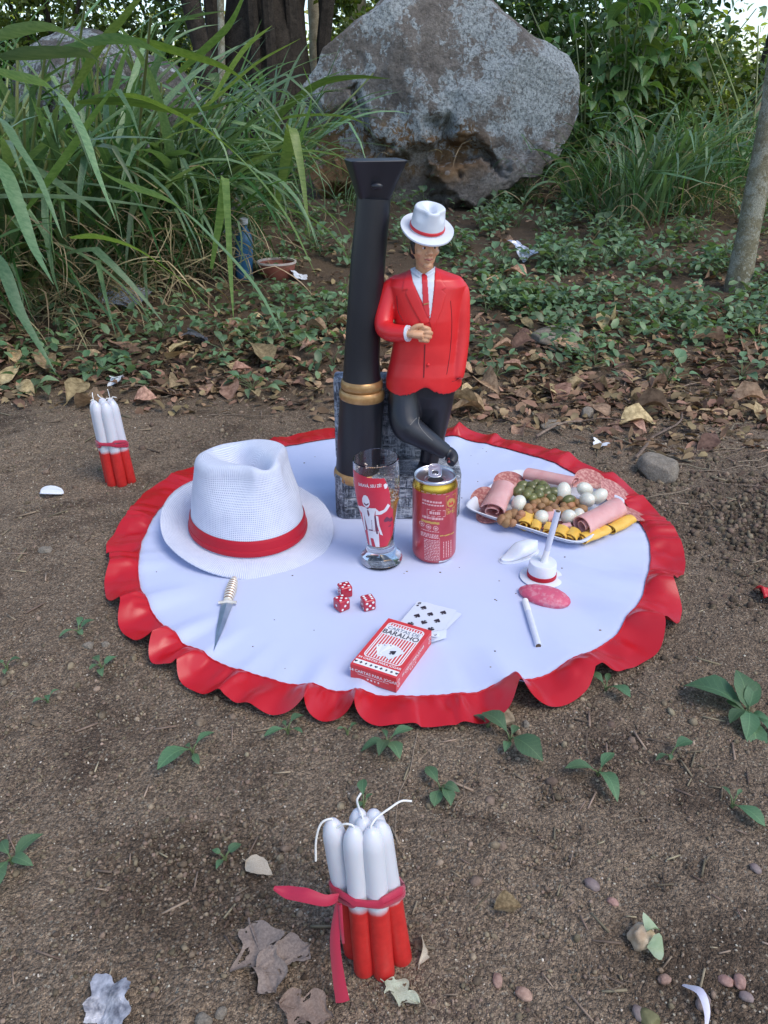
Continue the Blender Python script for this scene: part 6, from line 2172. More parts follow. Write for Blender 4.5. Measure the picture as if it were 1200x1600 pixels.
part('can_rim', one(lathe([(.0294, .1283), (.0301, .1290), (.0304, .1306), (.0302, .1319), (.0294, .1325), (.0286, .1319), (.0283, .1305), (.0279, .1292), (.0268, .1286)], 64)), ALU, can)
lid = lathe([(.0270, .1287), (.0262, .1285), (.0258, .1292), (.0240, .1294), (.0001, .1294)], 64)
part('can_lid', one(lid), ALU, can)
hole = [(.0098 * math.cos(t) * (1.15), -.0125 + .0080 * math.sin(t)) for t in np.linspace(0, 2 * PI, 33)[:-1]]
part('can_mouth', one(flat(hole, .12955)), mat('can_mouth_shade', (.01, .01, .012), None, rough=.6), can, False)  # flat black sheet on the closed lid paints the shade inside the can
rg = [Vector((x * 1.07, (y + .0125) * 1.09 - .0125, .1276)) for x, y in hole]
part('mouth_rim', one(tube(rg + [rg[0]], .0007, 6, False)), ALU, can)
rg2 = [Vector((.0155 * math.cos(t), -.0095 + .0135 * math.sin(t), .1296)) for t in np.linspace(0, 2 * PI, 41)]
part('lid_groove', one(tube(rg2, .0006, 6, False)), ALU, can)
# pull tab, bent up from the opening
tabp = []
def tabloop(w, l0, l1): return [(w * math.cos(t), (l0 + l1) / 2 + (l1 - l0) / 2 * math.sin(t)) for t in np.linspace(0, 2 * PI, 33)]
Tt = Matrix.Translation((0, .0055, .1345)) @ Matrix.Rotation(rad(22), 4, 'X')
tb_ = MB()
tb_.add(*frame(rrect(-.0085, -.0125, .0085, .0125, .006, 7), rrect(-.0052, -.0085, .0052, .0012, .0042, 7), .0010), T=Tt)
tb_.add(*frame(rrect(-.0085, -.0125, .0085, .0125, .006, 7), rrect(-.0052, -.0085, .0052, .0012, .0042, 7), -.0002), T=Tt)
P = [Tt @ Vector((x, y, .0004)) for x, y in rrect(-.0085, -.0125, .0085, .0125, .006, 7)]
tb_.add(*tube(P + [P[0]], .0010, 8, False))
P = [Tt @ Vector((x, y, .0004)) for x, y in rrect(-.0052, -.0085, .0052, .0012, .0042, 7)]
tb_.add(*tube(P + [P[0]], .0008, 8, False))
P = [Tt @ Vector((x, y, .0006)) for x, y in rrect(-.0048, .0040, .0048, .0100, .0026, 5)]
tb_.add(*tube(P + [P[0]], .0006, 6, False))
part('pull_tab', tb_, ALU, can, kind=None)
part('tab_rivet', one(ball((0, .0035, .1305), (.0026, .0026, .0014))), ALU, can)
def c_map(x, y):
    z = .1325 * (1515 - y) / 1118.0
    xcz = 362 - 30 * (y - 250) / 1200.0
    return math.asin(max(-.985, min(.985, (x - xcz) / 296.0))), z
def crf(z): return float(np.interp(z, [0, .004, .008, .0115], [.0265, .0300, .0318, cr_]))
def rect(x0, y0, x1, y1): return [(x0, y0), (x1, y0), (x1, y1), (x0, y1)]
def outl(x0, y0, x1, y1, t): return [rect(x0, y0, x1, y0 + t), rect(x0, y1 - t, x1, y1), rect(x0, y0, x0 + t, y1), rect(x1 - t, y0, x1, y1)]
def smallprint(x0, x1, y, h):
    out, x = [], x0
    while x < x1 - 4:
        w_ = random.uniform(8, 34); out.append(rect(x, y - h / 2, min(x + w_, x1), y + h / 2)); x += w_ + random.uniform(5, 9)
    return out
sk = lambda polys, k=.10, xr=350: [[(x, y + (x - xr) * k) for x, y in p] for p in polys]
pk = []
pk += outl(232, 745, 470, 830, 5) + outl(165, 530, 480, 536, 5)
pk += smallprint(180, 430, 640, 22) + smallprint(175, 450, 682, 16) + smallprint(265, 400, 785, 34) + smallprint(175, 440, 860, 28) + smallprint(160, 385, 1040, 8)
for y in range(1085, 1140, 20): pk += smallprint(150, 380, y, 12)
for y in range(1165, 1465, 22): pk += smallprint(190, 388, y, 9)
pk += [rect(390, 1120, 394, 1440)]
for k, (cx_, cy_) in enumerate(((165, 970), (250, 985), (342, 992))):
    for r0 in (34,):
        ring = [(cx_ + r0 * math.cos(t), cy_ + r0 * math.sin(t)) for t in np.linspace(0, 2 * PI, 21)]
        inn = [(cx_ + (r0 - 7) * math.cos(t), cy_ + (r0 - 7) * math.sin(t)) for t in np.linspace(0, 2 * PI, 21)]
        pk += [[ring[i], ring[i + 1], inn[i + 1], inn[i]] for i in range(20)]
    pk += [rect(cx_ - 14, cy_ - 10, cx_ + 14, cy_ + 12)]
for x in (440, 475, 505, 540):
    y = 1180
    while y < 1400:
        h_ = random.uniform(10, 34); pk.append(rect(x, y, x + 11, min(1405, y + h_))); y += h_ + 8
part('small_print', decal(sk(pk), c_map, crf, .0002, 7), PR_PINK, can, False, kind='stuff')
gdp = [[(545 + 55 * math.cos(t), 660 + 58 * math.sin(t)) for t in np.linspace(0, 2 * PI, 20)[:-1]]]
gdp += outl(485, 745, 600, 805, 5) + outl(478, 560, 610, 735, 4) + [rect(160, 905, 390, 935)] + [rect(395, 1085, 590, 1100)] + smallprint(500, 590, 778, 26)
part('gold_print', decal(sk(gdp), c_map, crf, .0002, 7), PR_GOLD, can, False, kind='stuff')
part('red_emblem', decal(sk([[(515, 690), (525, 640), (545, 675), (560, 640), (578, 690)]]), c_map, crf, .0004, 5), PR_RED, can, False)
part('white_strip', decal(sk([rect(385, 1455, 580, 1490)]), c_map, crf, .0002, 7), PR_WHITE, can, False)

# ------------------------------------------------------------------ plate of cold cuts
FOAMT = mat('white_foam_tray', (.66, .68, .76), (.70, .72, .79), 60, .45)
ta, tb2, tcn_ = at_z(727, 794, .020), at_z(906, 851, .020), at_z(1012, 794, .020)
u1 = (tb2 - ta); l1 = u1.length; u1.normalize()
u2 = (tcn_ - tb2); l2 = u2.length; u2 = (u2 - u1 * u2.dot(u1)).normalized()
tc_ = ta + (u1 * l1 + u2 * l2) * .5; tyaw = math.atan2(u1.y, u1.x)
tray = thing('foam_tray', 'white rounded square foam tray of cold cuts on the right of the cloth', 'tray', (tc_.x, tc_.y, CZ + .001), (0, 0, tyaw))
def tray_fn(off):
    def fn(u, v):
        th_ = 2 * PI * u
        prof_ = [(0, .003), (.5, .003), (.80, .0032), (.86, .005), (.91, .010), (.96, .0155), (1.0, .0175), (1.02, .0170)]
        i = v * (len(prof_) - 1); a = int(min(i, len(prof_) - 2)); t = i - a
        k = prof_[a][0] * (1 - t) + prof_[a + 1][0] * t; z = prof_[a][1] * (1 - t) + prof_[a + 1][1] * t
        e = 8.0
        c_, s_ = math.cos(th_), math.sin(th_)
        k *= 1.05
        return ((l1 / 2) * k * math.copysign(abs(c_) ** (2 / e), c_), (l2 / 2) * k * math.copysign(abs(s_) ** (2 / e), s_), z - off)
    return fn
part('tray_shell', one(grid(96, 30, tray_fn(0), True), grid(96, 30, tray_fn(.0018), True)), FOAMT, tray)
TZ = CZ + .005
def zp(x, y): return 720 + x * .26667, 700 + y * .26667           # from the enlarged view to photo pixels
def on_tray(x, y, z): return at_z(*zp(x, y), z)

SALAMI = mat('salami', (.36, .10, .085), (.56, .27, .22), 160, .4, bmp=.25, bs_=250, spec=.5, lo=.45, hi=.58)
for i, (x, y, z, r, rx, ry) in enumerate([(140, 305, .020, .024, .6, -.35), (290, 215, .018, .030, .5, 0), (760, 205, .022, .030, .6, .1), (905, 265, .024, .032, .55, .2), (1005, 378, .015, .026, .2, .3),
                                          (165, 395, .011, .021, .1, -.1), (700, 480, .010, .024, .0, .1), (560, 470, .010, .024, .0, .0)]):
    p = on_tray(x, y, z)
    v, f = grid(28, 6, lambda u, w_: (r * w_ * math.cos(u * 2 * PI) + 1e-5, r * w_ * math.sin(u * 2 * PI), .0016 * math.sin(u * 4 * PI + i) * w_), True)
    v2 = v + [(a, b_, c - .0016) for a, b_, c in v]; n0 = len(v); o_ = 5 * 28
    f2 = f + [tuple(q + n0 for q in w_[::-1]) for w_ in f] + [(o_ + k, o_ + n0 + k, o_ + n0 + (k + 1) % 28, o_ + (k + 1) % 28) for k in range(28)]
    labs = ['salami slice sticking out under the left ham roll', 'salami slice behind the olives', 'salami slice at the back right of the tray by the long ham roll', 'largest salami slice leaning above the right ham roll',
            'salami slice at the right corner of the tray', 'salami slice flat on the left corner of the tray', 'salami slice below the right ham roll', 'salami slice under the cheese rolls']
    o = link('salami_slice', MB().add(v2, f2).mesh('salami_slice'), SALAMI, loc=p, rot=(rx, ry, random.random()))
    tag(o, labs[i], 'salami', 'salami slices on the tray')

HAM = mat('ham', (.62, .30, .28), (.68, .38, .35), 45, .38, bmp=.15, bs_=120, sss=.25, sss_r=.006, spec=.5)
CHEESE = mat('yellow_cheese', (.72, .40, .055), (.78, .47, .09), 40, .42, sss=.2, sss_r=.005, bmp=.05)
def roll(name, label, cat, a, b_, r, turns, thick, mt, flat_=.75, group=None, seed=0, sdent=True):
    A_, B_ = Vector(a), Vector(b_)
    ax_ = (B_ - A_); Lr = ax_.length
    t = thing(name, label, cat, A_, group=group)
    ax_.normalize(); s_ = ax_.cross(Vector((0, 0, 1))).normalized(); up = s_.cross(ax_)
    rs = random.Random(seed); n = 54; nl = 12
    def sect(u):
        q = u * turns * 2 * PI - .9
        rr = r * (1 - .72 * (1 - u) ** 1.0)
        rr *= 1 + .07 * math.sin(2 * q + seed)
        return rr * math.cos(q), rr * math.sin(q) * flat_
    v, f = [], []
    for j in range(nl + 1):
        w_ = j / nl
        for i in range(n + 1):
            u = i / n
            for sgn in (1, -1):
                x, y = sect(u); ln = math.hypot(x, y) + 1e-6
                k = 1 + sgn * thick / 2 / ln
                wob = .0008 * math.sin(w_ * 7 + u * 9 + seed)
                e = Lr * w_ + (.0016 * math.sin(u * 13 + seed) if j in (0, nl) else 0)
                p = ax_ * e + s_ * (x * k + wob) + up * (y * k)
                v.append(p)
    M_ = 2 * (n + 1)
    for j in range(nl):
        for i in range(n):
            o1, o2 = j * M_ + 2 * i, (j + 1) * M_ + 2 * i
            f += [(o1, o1 + 2, o2 + 2, o2), (o1 + 1, o2 + 1, o2 + 3, o1 + 3)]
        for i in (0, n):
            o1, o2 = j * M_ + 2 * i, (j + 1) * M_ + 2 * i
            f.append((o1, o2, o2 + 1, o1 + 1))
    for j in (0, nl):
        for i in range(n):
            o1 = j * M_ + 2 * i; f.append((o1, o1 + 1, o1 + 3, o1 + 2))
    part('slice', MB().add(v, f), mt, t, True, fix=True)
    return t
HG, CG = 'rolled ham slices on the tray', 'rolled cheese slices on the tray'
roll('ham_roll', 'rolled pink ham slice at the left end of the tray', 'ham', on_tray(190, 375, .026), on_tray(258, 235, .030), .0200, 1.6, .0016, HAM, .85, HG, 1)
roll('ham_roll', 'long rolled ham slice lying at the back of the tray', 'ham', on_tray(672, 205, .035), on_tray(390, 150, .030), .0135, 1.7, .0015, HAM, .9, HG, 2)
roll('ham_roll', 'biggest rolled ham slice at the right front of the tray', 'ham', on_tray(716, 462, .028), on_tray(930, 350, .032), .0195, 1.8, .0016, HAM, .85, HG, 3)
roll('ham_roll', 'small ham roll between two quail eggs at the front', 'ham', on_tray(492, 425, .022), on_tray(545, 385, .022), .0085, 1.5, .0012, HAM, .9, HG, 4)
roll('ham_roll', 'little twist of ham behind the standing cigarette', 'ham', on_tray(585, 470, .018), on_tray(640, 455, .020), .0075, 1.4, .0012, HAM, .8, HG, 6)
for i, (x0, y0, x1, y1, r, lb) in enumerate([(372, 458, 400, 400, .0135, 'cheese roll at the left front of the tray'), (432, 480, 452, 430, .0095, 'cheese roll next to the left front one'), (505, 492, 520, 452, .0095, 'cheese roll just left of the cigarette'),
                                             (572, 520, 600, 478, .0125, 'cheese roll under the standing cigarette'), (640, 532, 672, 492, .0110, 'cheese roll at the front tip of the tray'), (712, 535, 800, 498, .0110, 'cheese roll below the biggest ham roll'),
                                             (800, 508, 860, 478, .0090, 'cheese roll right of the front tip'), (880, 480, 1000, 418, .0110, 'cheese roll along the right front edge of the tray')]):
    roll('cheese_roll', lb, 'cheese', on_tray(x0, y0, .016), on_tray(x1, y1, .018), r, 1.5, .0013, CHEESE, .7, CG, i + 10)

EGG = mat('boiled_egg', (.64, .61, .50), (.70, .68, .58), 30, .3, sss=.25, sss_r=.004, coat=.2)
eg = [(340, 325, .030, .0135, 'quail egg alone left of the coated peanuts'), (475, 405, .024, .0130, 'quail egg behind the small ham roll'), (632, 405, .027, .0135, 'quail egg right behind the standing cigarette'),
      (692, 405, .025, .0115, 'quail egg tucked against the biggest ham roll'), (728, 243, .034, .0130, 'quail egg at the end of the long ham roll'), (740, 305, .034, .0140, 'quail egg in the middle of the right cluster'),
      (810, 283, .036, .0130, 'quail egg on the right of the cluster below the salami'), (600, 262, .030, .0150, 'whitish egg half behind the olives')]
em = one(ball((0, 0, 0), (1.12, .95, .95), sub=3)).mesh('quail_egg')
for x, y, z, r, lb in eg:
    o = link('quail_egg', em, EGG, loc=on_tray(x, y, z), rot=(random.random(), random.random(), random.random() * 6), scale=(r * random.uniform(.95, 1.15), r * random.uniform(.9, 1.0), r * random.uniform(.88, .98)))
    tag(o, lb, 'egg', 'peeled quail eggs on the tray')
OLIVE = mat('green_olive', (.10, .105, .025), (.17, .165, .05), 60, .3, rnd=.2, coat=.2, bmp=.1, bs_=150)
olm = one(ball((0, 0, 0), (1.2, .92, .92), sub=3)).mesh('olive')
for x, y in ((365, 222), (340, 252), (388, 275), (412, 230), (425, 292), (468, 250), (497, 238), (550, 262), (528, 300), (633, 306), (440, 214), (400, 262), (455, 275), (505, 270), (350, 280), (480, 222)):
    o = link('olive', olm, OLIVE, loc=on_tray(x, y, .027 + .006 * random.random()), rot=(random.random(), random.uniform(-.4, .4), random.random() * 6), scale=.0098 * random.uniform(.9, 1.1))
    tag(o, 'green olive heaped behind the coated peanuts', 'olive', 'green olives on the tray')
NUTM = mat('coated_peanut', (.27, .125, .05), (.38, .20, .09), 120, .55, rnd=.25, bmp=.35, bs_=250)
nm = [rock_mesh((1, .92, .9), 200 + k, 3, 3, .10, (.02, .1)) for k in range(3)]
for x, y in ((395, 355), (440, 378), (312, 388), (355, 388), (270, 410), (302, 440), (242, 422), (455, 322), (472, 346), (500, 296), (520, 330), (548, 352), (580, 306), (602, 340), (642, 340), (682, 320), (702, 345), (668, 370), (716, 362), (430, 325), (560, 372), (340, 410),
             (285, 392), (400, 382), (515, 372), (620, 318), (655, 305), (490, 318), (545, 320), (610, 365), (425, 350), (590, 372), (265, 435), (690, 375)):
    o = link('coated_peanut', random.choice(nm), NUTM, loc=on_tray(x, y, .022 + .007 * random.random()), rot=(random.random() * 6, random.random(), random.random() * 6), scale=.0082 * random.uniform(.85, 1.15))
    tag(o, 'brown coated peanut in the heap in the middle of the tray', 'peanut', 'coated peanuts on the tray')

# ------------------------------------------------------------------ little hat, cigarettes, white slipper, pink oval
MW_ = mat('matt_white_wax', (.66, .68, .75), (.70, .72, .78), 60, .4, sss=.15, sss_r=.004)
hq2 = on_cloth(846, 901)
mh = thing('miniature_hat', 'miniature white straw boater hat with red band holding an upright cigarette', 'miniature hat', (hq2.x, hq2.y, CZ + .001))
part('brim', one(lathe([(.0001, .0), (.029, 0), (.0305, .0008), (.0306, .0018), (.029, .0026), (.018, .0030), (.0001, .0030)], 48)), MW_, mh)
part('crown', one(lathe([(.0198, .0028), (.0196, .012), (.0192, .024), (.0182, .0262), (.0150, .0268), (.0001, .0268)], 48)), MW_, mh)
part('hat_band', one(lathe([(.0200, .0030), (.0207, .0036), (.0205, .0090), (.0196, .0096)], 48)), RIB, mh)
PAPER = mat('cigarette_paper', (.58, .60, .70), (.64, .66, .74), 90, .6, bmp=.1, bs_=400)
ASH = mat('tobacco', (.05, .03, .02), (.14, .09, .05), 900, .9, bmp=.6, bs_=900)
FILT = mat('filter_paper', (.76, .75, .74), None, rough=.6)
b0 = Vector((hq2.x + .001, hq2.y, CZ + .0262))
tipp = at_y(871.5, 799, hq2.y - .004)
dd = (tipp - b0); Lc = dd.length
def cigarette(loc, direction, L, label, r=.0042, cone=False):
    t = thing('cigarette', label, 'cigarette', loc)
    t.rotation_euler = Vector(direction).to_track_quat('Z', 'Y').to_euler()
    if cone:
        part('mouthpiece', one(tube([(0, 0, 0), (0, 0, L * .12), (0, 0, L * .25)], [.0055, .0045, .0042], 20)), FILT, t)
    else:
        part('filter', one(tube([(0, 0, 0), (0, 0, L * .27)], [r * 1.03, r * 1.03], 20)), FILT, t)
    part('paper', one(lathe([(r, L * .25), (r, L), (r * .80, L), (r * .80, L * .85)], 20)), PAPER, t)
    part('tobacco', one(tube([(0, 0, L * .8), (0, 0, L + .0004)], [r * .79, r * .79], 14)), ASH, t)
    return t
cigarette(b0, dd, Lc, 'white cigarette standing upright in the miniature hat', cone=True)
ca, cb_ = on_cloth(820, 942), on_cloth(841, 1011)
ca.z = cb_.z = CZ + .0048
cigarette(ca, cb_ - ca, (cb_ - ca).length, 'loose cigarette lying on the cloth below the pink oval')

sa, sb = on_cloth(783, 879), on_cloth(838, 859)
dv = sb - sa; Ls = dv.length
slp = thing('white_slipper', 'small white slipper shaped ornament behind the miniature hat', 'ornament', ((sa.x + sb.x) / 2, (sa.y + sb.y) / 2, CZ + .001), (0, 0, math.atan2(dv.y, dv.x)))
def slip(u, v):
    t = v; x = (t - .5) * Ls
    w_ = .0145 * (math.sin(PI * min(1, max(0, .06 + .88 * t))) ** .55) * (1.05 - .2 * (1 - t)); h = .006 + .014 * sstep(.15, .55, t) - .004 * sstep(.8, 1, t)
    a = 2 * PI * u
    ca_, sa_ = math.cos(a), math.sin(a)
    k = (math.sin(PI * t) ** .5 + .02)
    return (x, w_ * math.copysign(abs(ca_) ** .8, ca_) * k ** .3, h / 2 + (h / 2) * math.copysign(abs(sa_) ** .8, sa_))
v, f = grid(32, 24, slip, True)
f.append(tuple(range(31, -1, -1))); f.append(tuple(range(23 * 32, 24 * 32)))
part('upper', one((v, f)), MW_, slp)
def sole(u, v):
    a = 2 * PI * u
    return (Ls * .53 * v * math.cos(a), .0155 * v * math.sin(a), .0012)
sv, sf = grid(40, 3, sole, True)
part('sole', one((sv, sf), ([(x, y, -.0005) for x, y, z in sv], sf), tube([(Ls * .53 * math.cos(a), .0155 * math.sin(a), .0004) for a in np.linspace(0, 2 * PI, 41)], .0009, 6, False)), MW_, slp)
part('side_stripe', one(tube([(-Ls * .1, -.0143, .004), (Ls * .1, -.0157, .0045), (Ls * .3, -.0150, .004)], .0005, 5)), mat('grey_line', (.5, .5, .55), None), slp)

PINK = mat('pink_crumbly', (.56, .085, .15), (.60, .20, .25), 130, .6, bmp=.5, bs_=220, bd=.002, lo=.48, hi=.60, sss=.1)
pa, pb = on_cloth(811, 925), on_cloth(889, 946)
dv = pb - pa
pe = rock_mesh((dv.length / 2 * 1.02, .0200, .0115), 55, 5, 5, .05, (.01, .05))
for vv in pe.vertices:
    vv.co.y *= 1 + .25 * vv.co.x / (dv.length)
    if vv.co.z < -.004: vv.co.z = -.004
o = link('pink_oval', pe, PINK, loc=((pa.x + pb.x) / 2, (pa.y + pb.y) / 2, CZ + .0050), rot=(0, 0, math.atan2(dv.y, dv.x)))
tag(o, 'pink oval bar with whitish crumbly top in front of the miniature hat', 'bar')

# ------------------------------------------------------------------ candle bundles
def candle_mat(name, L, zb, blur=.006):
    m_, nt_, b_ = new_mat(name)
    v_ = coords(nt_)
    sx_ = nd(nt_, 'ShaderNodeSeparateXYZ'); nt_.links.new(v_, sx_.inputs[0])
    n_ = nd(nt_, 'ShaderNodeMath', operation='MULTIPLY_ADD'); n_.inputs[1].default_value = .016
    nt_.links.new(tex_noise(nt_, v_, 26, 3), n_.inputs[0]); nt_.links.new(sx_.outputs['Z'], n_.inputs[2])
    mr = nd(nt_, 'ShaderNodeMapRange'); mr.inputs['From Min'].default_value = zb; mr.inputs['From Max'].default_value = zb + blur
    nt_.links.new(n_.outputs[0], mr.inputs[0])
    red = ramp(nt_, tex_noise(nt_, v_, 120, 4, .7), [(.35, (.50, .022, .020)), (.68, (.60, .032, .028)), (.78, (.66, .10, .09))])
    c_ = mixc(nt_, mr.outputs[0], red, (.62, .62, .66))
    nt_.links.new(c_, b_.inputs['Base Color'])
    b_.inputs['Roughness'].default_value = .36
    b_.inputs['Subsurface Weight'].default_value = .3; b_.inputs['Subsurface Radius'].default_value = (1, .45, .35); b_.inputs['Subsurface Scale'].default_value = .003
    bump(nt_, b_, tex_noise(nt_, v_, 70, 4), .12, .002)
    return m_
WICK = mat('cotton_wick', (.70, .67, .62), (.78, .76, .72), 300, .9, bmp=.4, bs_=900)
def candle_bundle(q, L, r, lean, spots, label, zb, ribbon_z, tails, wicks, zoff):
    t = thing('candle_bundle', label, 'candles', q, group='bundles of red and white candles')
    CM = candle_mat('two_tone_wax', L, zb)
    rs = random.Random(int(q.x * 1000) + 5)
    for i, (bx_, by_, tx, ty_, dl) in enumerate(spots):
        b_ = Vector((bx_, by_, zoff[i])); tp = Vector((tx + lean[0], ty_ + lean[1], L + dl))
        me_ = one(lathe([(r * .55, 0), (r * .85, .001), (r, .004)] + [(r * (1 - .02 * z_), L * z_) for z_ in np.linspace(.08, .88, 22)] + [(r * .975, L * .90), (r * .86, L * .945), (r * .52, L * .985), (r * .18, L)], 28)).mesh('candle')
        for vv in me_.vertices:
            kk_ = 1 + .045 * noise.noise((vv.co.x * 60 + i * 7, vv.co.y * 60, vv.co.z * 38)) + .03 * noise.noise((i * 3.1, 0, vv.co.z * 16))
            vv.co.x *= kk_; vv.co.y *= kk_
        c_ = link('candle', me_, CM, t, loc=b_, rot=(tp - b_).to_track_quat('Z', 'Y').to_euler())
        w_ = wicks[i]
        if w_:
            part('wick', one(tube(smooth_path([(0, 0, L - .004), (0, 0, L + .0012)] + [Vector(p) + Vector((0, 0, L)) for p in w_], 4), .0008, 7)), WICK, c_)
    # ribbon round the bundle
    def hull(z):
        k = z / L; out = []
        for a in np.linspace(0, 2 * PI, 49)[:-1]:
            d_ = Vector((math.cos(a), math.sin(a)))
            m_ = max((bx_ + (tx + lean[0] - bx_) * k) * d_.x + (by_ + (ty_ + lean[1] - by_) * k) * d_.y for bx_, by_, tx, ty_, dl in spots) + r + .0008
            out.append((a, m_))
        cxx = sum(bx_ + (tx + lean[0] - bx_) * k for bx_, by_, tx, ty_, dl in spots) / len(spots)
        # support function -> points
        P_ = []
        for (a0, m0), (a1, m1) in zip(out, out[1:] + out[:1]):
            A2 = np.array([[math.cos(a0), math.sin(a0)], [math.cos(a1), math.sin(a1)]])
            x_, y_ = np.linalg.solve(A2, np.array([m0, m1])); P_.append((x_, y_))
        return P_
    m_ = MB()
    for s_ in range(3):
        ring = [Vector((x_, y_, ribbon_z + .0028 * (s_ - 1) + .0022 * math.sin(3 * i_ * 2 * PI / 48 + s_ * 2) + (-.010 * y_ / .03))) for i_, (x_, y_) in enumerate(hull(ribbon_z))]
        m_.add(*tube(ring + [ring[0]], [.0011 + .0007 * abs(math.sin(i_ * .37 + s_)) for i_ in range(49)], 7, False, 1.6))
    part('ribbon', m_, RIB2, t)
    for tl in tails:
        P_ = smooth_path([Vector(p) for p, w_, n_ in tl], 5)
        Wd = np.interp(np.linspace(0, len(tl) - 1, len(P_)), range(len(tl)), [w_ for p, w_, n_ in tl])
        Nn = [Vector(n_) for p, w_, n_ in tl]
        v_, f_ = [], []
        for i_, p in enumerate(P_):
            tn = (P_[min(i_ + 1, len(P_) - 1)] - P_[max(0, i_ - 1)]).normalized()
            x_ = i_ / (len(P_) - 1) * (len(Nn) - 1); a_ = int(min(x_, len(Nn) - 2)); nn = Nn[a_].lerp(Nn[a_ + 1], x_ - a_)
            sd = tn.cross(nn).normalized()
            for k in (-1, -.5, 0, .5, 1):
                v_.append(p + sd * Wd[i_] / 2 * k + nn.normalized() * .0012 * (1 - k * k))
        for i_ in range(len(P_) - 1):
            for k in range(4): f_.append((i_ * 5 + k, i_ * 5 + k + 1, (i_ + 1) * 5 + k + 1, (i_ + 1) * 5 + k))
        part('ribbon_tail', one((v_, f_)), RIB2, t)
    return t
RIB2 = weave_mat('crimson_ribbon', (.40, .012, .045), 900, .5, .15, .35, .3)

r = .0086
q = on_ground(586, 1488); q.z -= .003
lay = lambda k: [(-1.05 * k, -.55 * k), (.95 * k, -.9 * k)]
spots = [(-.0090, -.0150, -.0060, -.0100, -.004), (.0085, -.0180, .0105, -.0095, .003), (.0250, -.0060, .0200, -.0040, -.012), (.0175, .0110, .0120, .0085, .0), (-.0010, .0140, -.0030, .0090, .006), (-.0190, .0020, -.0260, -.0020, -.014), (.0040, -.0005, .0030, .0000, -.006)]
wk = [[(.004, -.004, .002), (.008, -.008, -.002), (.014, -.010, -.006)], [(-.006, -.002, .004), (-.018, -.004, .004), (-.030, -.006, .003), (-.038, -.004, .0)], None, None,
      None, [(.003, -.007, -.001), (.007, -.0115, -.014), (.012, -.0125, -.030)], [(-.005, -.006, .003), (-.012, -.012, .001), (-.020, -.014, -.001)]]
tails = [[((-.026, -.012, .088), .007, (-.5, -.8, .2)), ((-.036, -.016, .090), .008, (-.2, -.7, .7)), ((-.050, -.014, .093), .010, (0, -.6, .8)), ((-.064, -.010, .091), .009, (0, -.5, .9)), ((-.074, -.008, .093), .003, (0, -.5, .9))],
         [((-.026, -.014, .086), .006, (-.6, -.8, .1)), ((-.029, -.026, .060), .008, (-.3, -.95, .1)), ((-.027, -.034, .030), .009, (0, -.95, .3)), ((-.024, -.040, .006), .0105, (.1, -.9, .45))],
         [((-.025, -.016, .086), .004, (-.6, -.8, .1)), ((-.024, -.024, .070), .004, (-.6, -.8, .1)), ((-.023, -.026, .056), .003, (-.6, -.8, .1))]]
spots = [(a * .86, b * .9, c * .74, d * .8, e) for a, b, c, d, e in spots]
candle_bundle(q, .151, r, (-.010, .006), spots, 'bundle of seven red and white candles with red ribbon standing in the foreground', .080, .082, tails, wk, [0, 0, 0, 0, 0, 0, 0])

q = on_ground(189, 752); q.z -= .003
spots = [(-.0110, -.0150, -.0090, -.0130, .0), (.0075, -.0170, .0075, -.0130, .002), (.0205, -.0030, .0165, -.0020, .002), (.0120, .0130, .0095, .0100, .004), (-.0065, .0140, -.0060, .0110, .0), (-.0195, -.0010, -.0170, -.0020, -.002), (.0005, -.0015, .0, .0, .004)]
wk = [[(.004, -.002, .006), (.010, .0, .006)], [(-.004, .002, .006), (-.012, .004, .004)], [(-.006, 0, .004), (-.012, .004, .001)], [(.002, .0, .010), (.005, 0, .016), (.010, 0, .019)], None, [(-.002, 0, .008), (-.008, 0, .011)], [(.004, -.004, .008), (.0, -.008, .010)]]
spots = [(a * .95, b * .95, c * .92, d * .95, e) for a, b, c, d, e in spots]
candle_bundle(q, .158, .0092, (-.006, .0), spots, 'bundle of seven red and white candles standing on the soil left of the white hat', .072, .077, [], wk, [0] * 7)

# ------------------------------------------------------------------ things lying about
PLAS = mat('white_plastic', (.66, .67, .72), (.74, .75, .80), 40, .35)
q = on_ground(83, 774)
o = link('plastic_chip', MB().add(*grid(18, 7, lambda u, v: (.022 * (v - .5) * 2 * (.2 + .8 * math.sin(PI * u) ** .5) if False else .021 * math.cos(PI * u), (-.009 + .018 * v) * math.sin(PI * u) ** .7, .004 + .010 * (v - .5) ** 2 * 4 * math.sin(PI * u)))).mesh('plastic_chip'), PLAS, loc=(q.x, q.y, q.z + .002), rot=(.5, 0, -.05))
sol = o.modifiers.new('thickness', 'SOLIDIFY'); sol.thickness = .0015
tag(o, 'curved white plastic chip on bare soil at the left below the candles', 'chip')

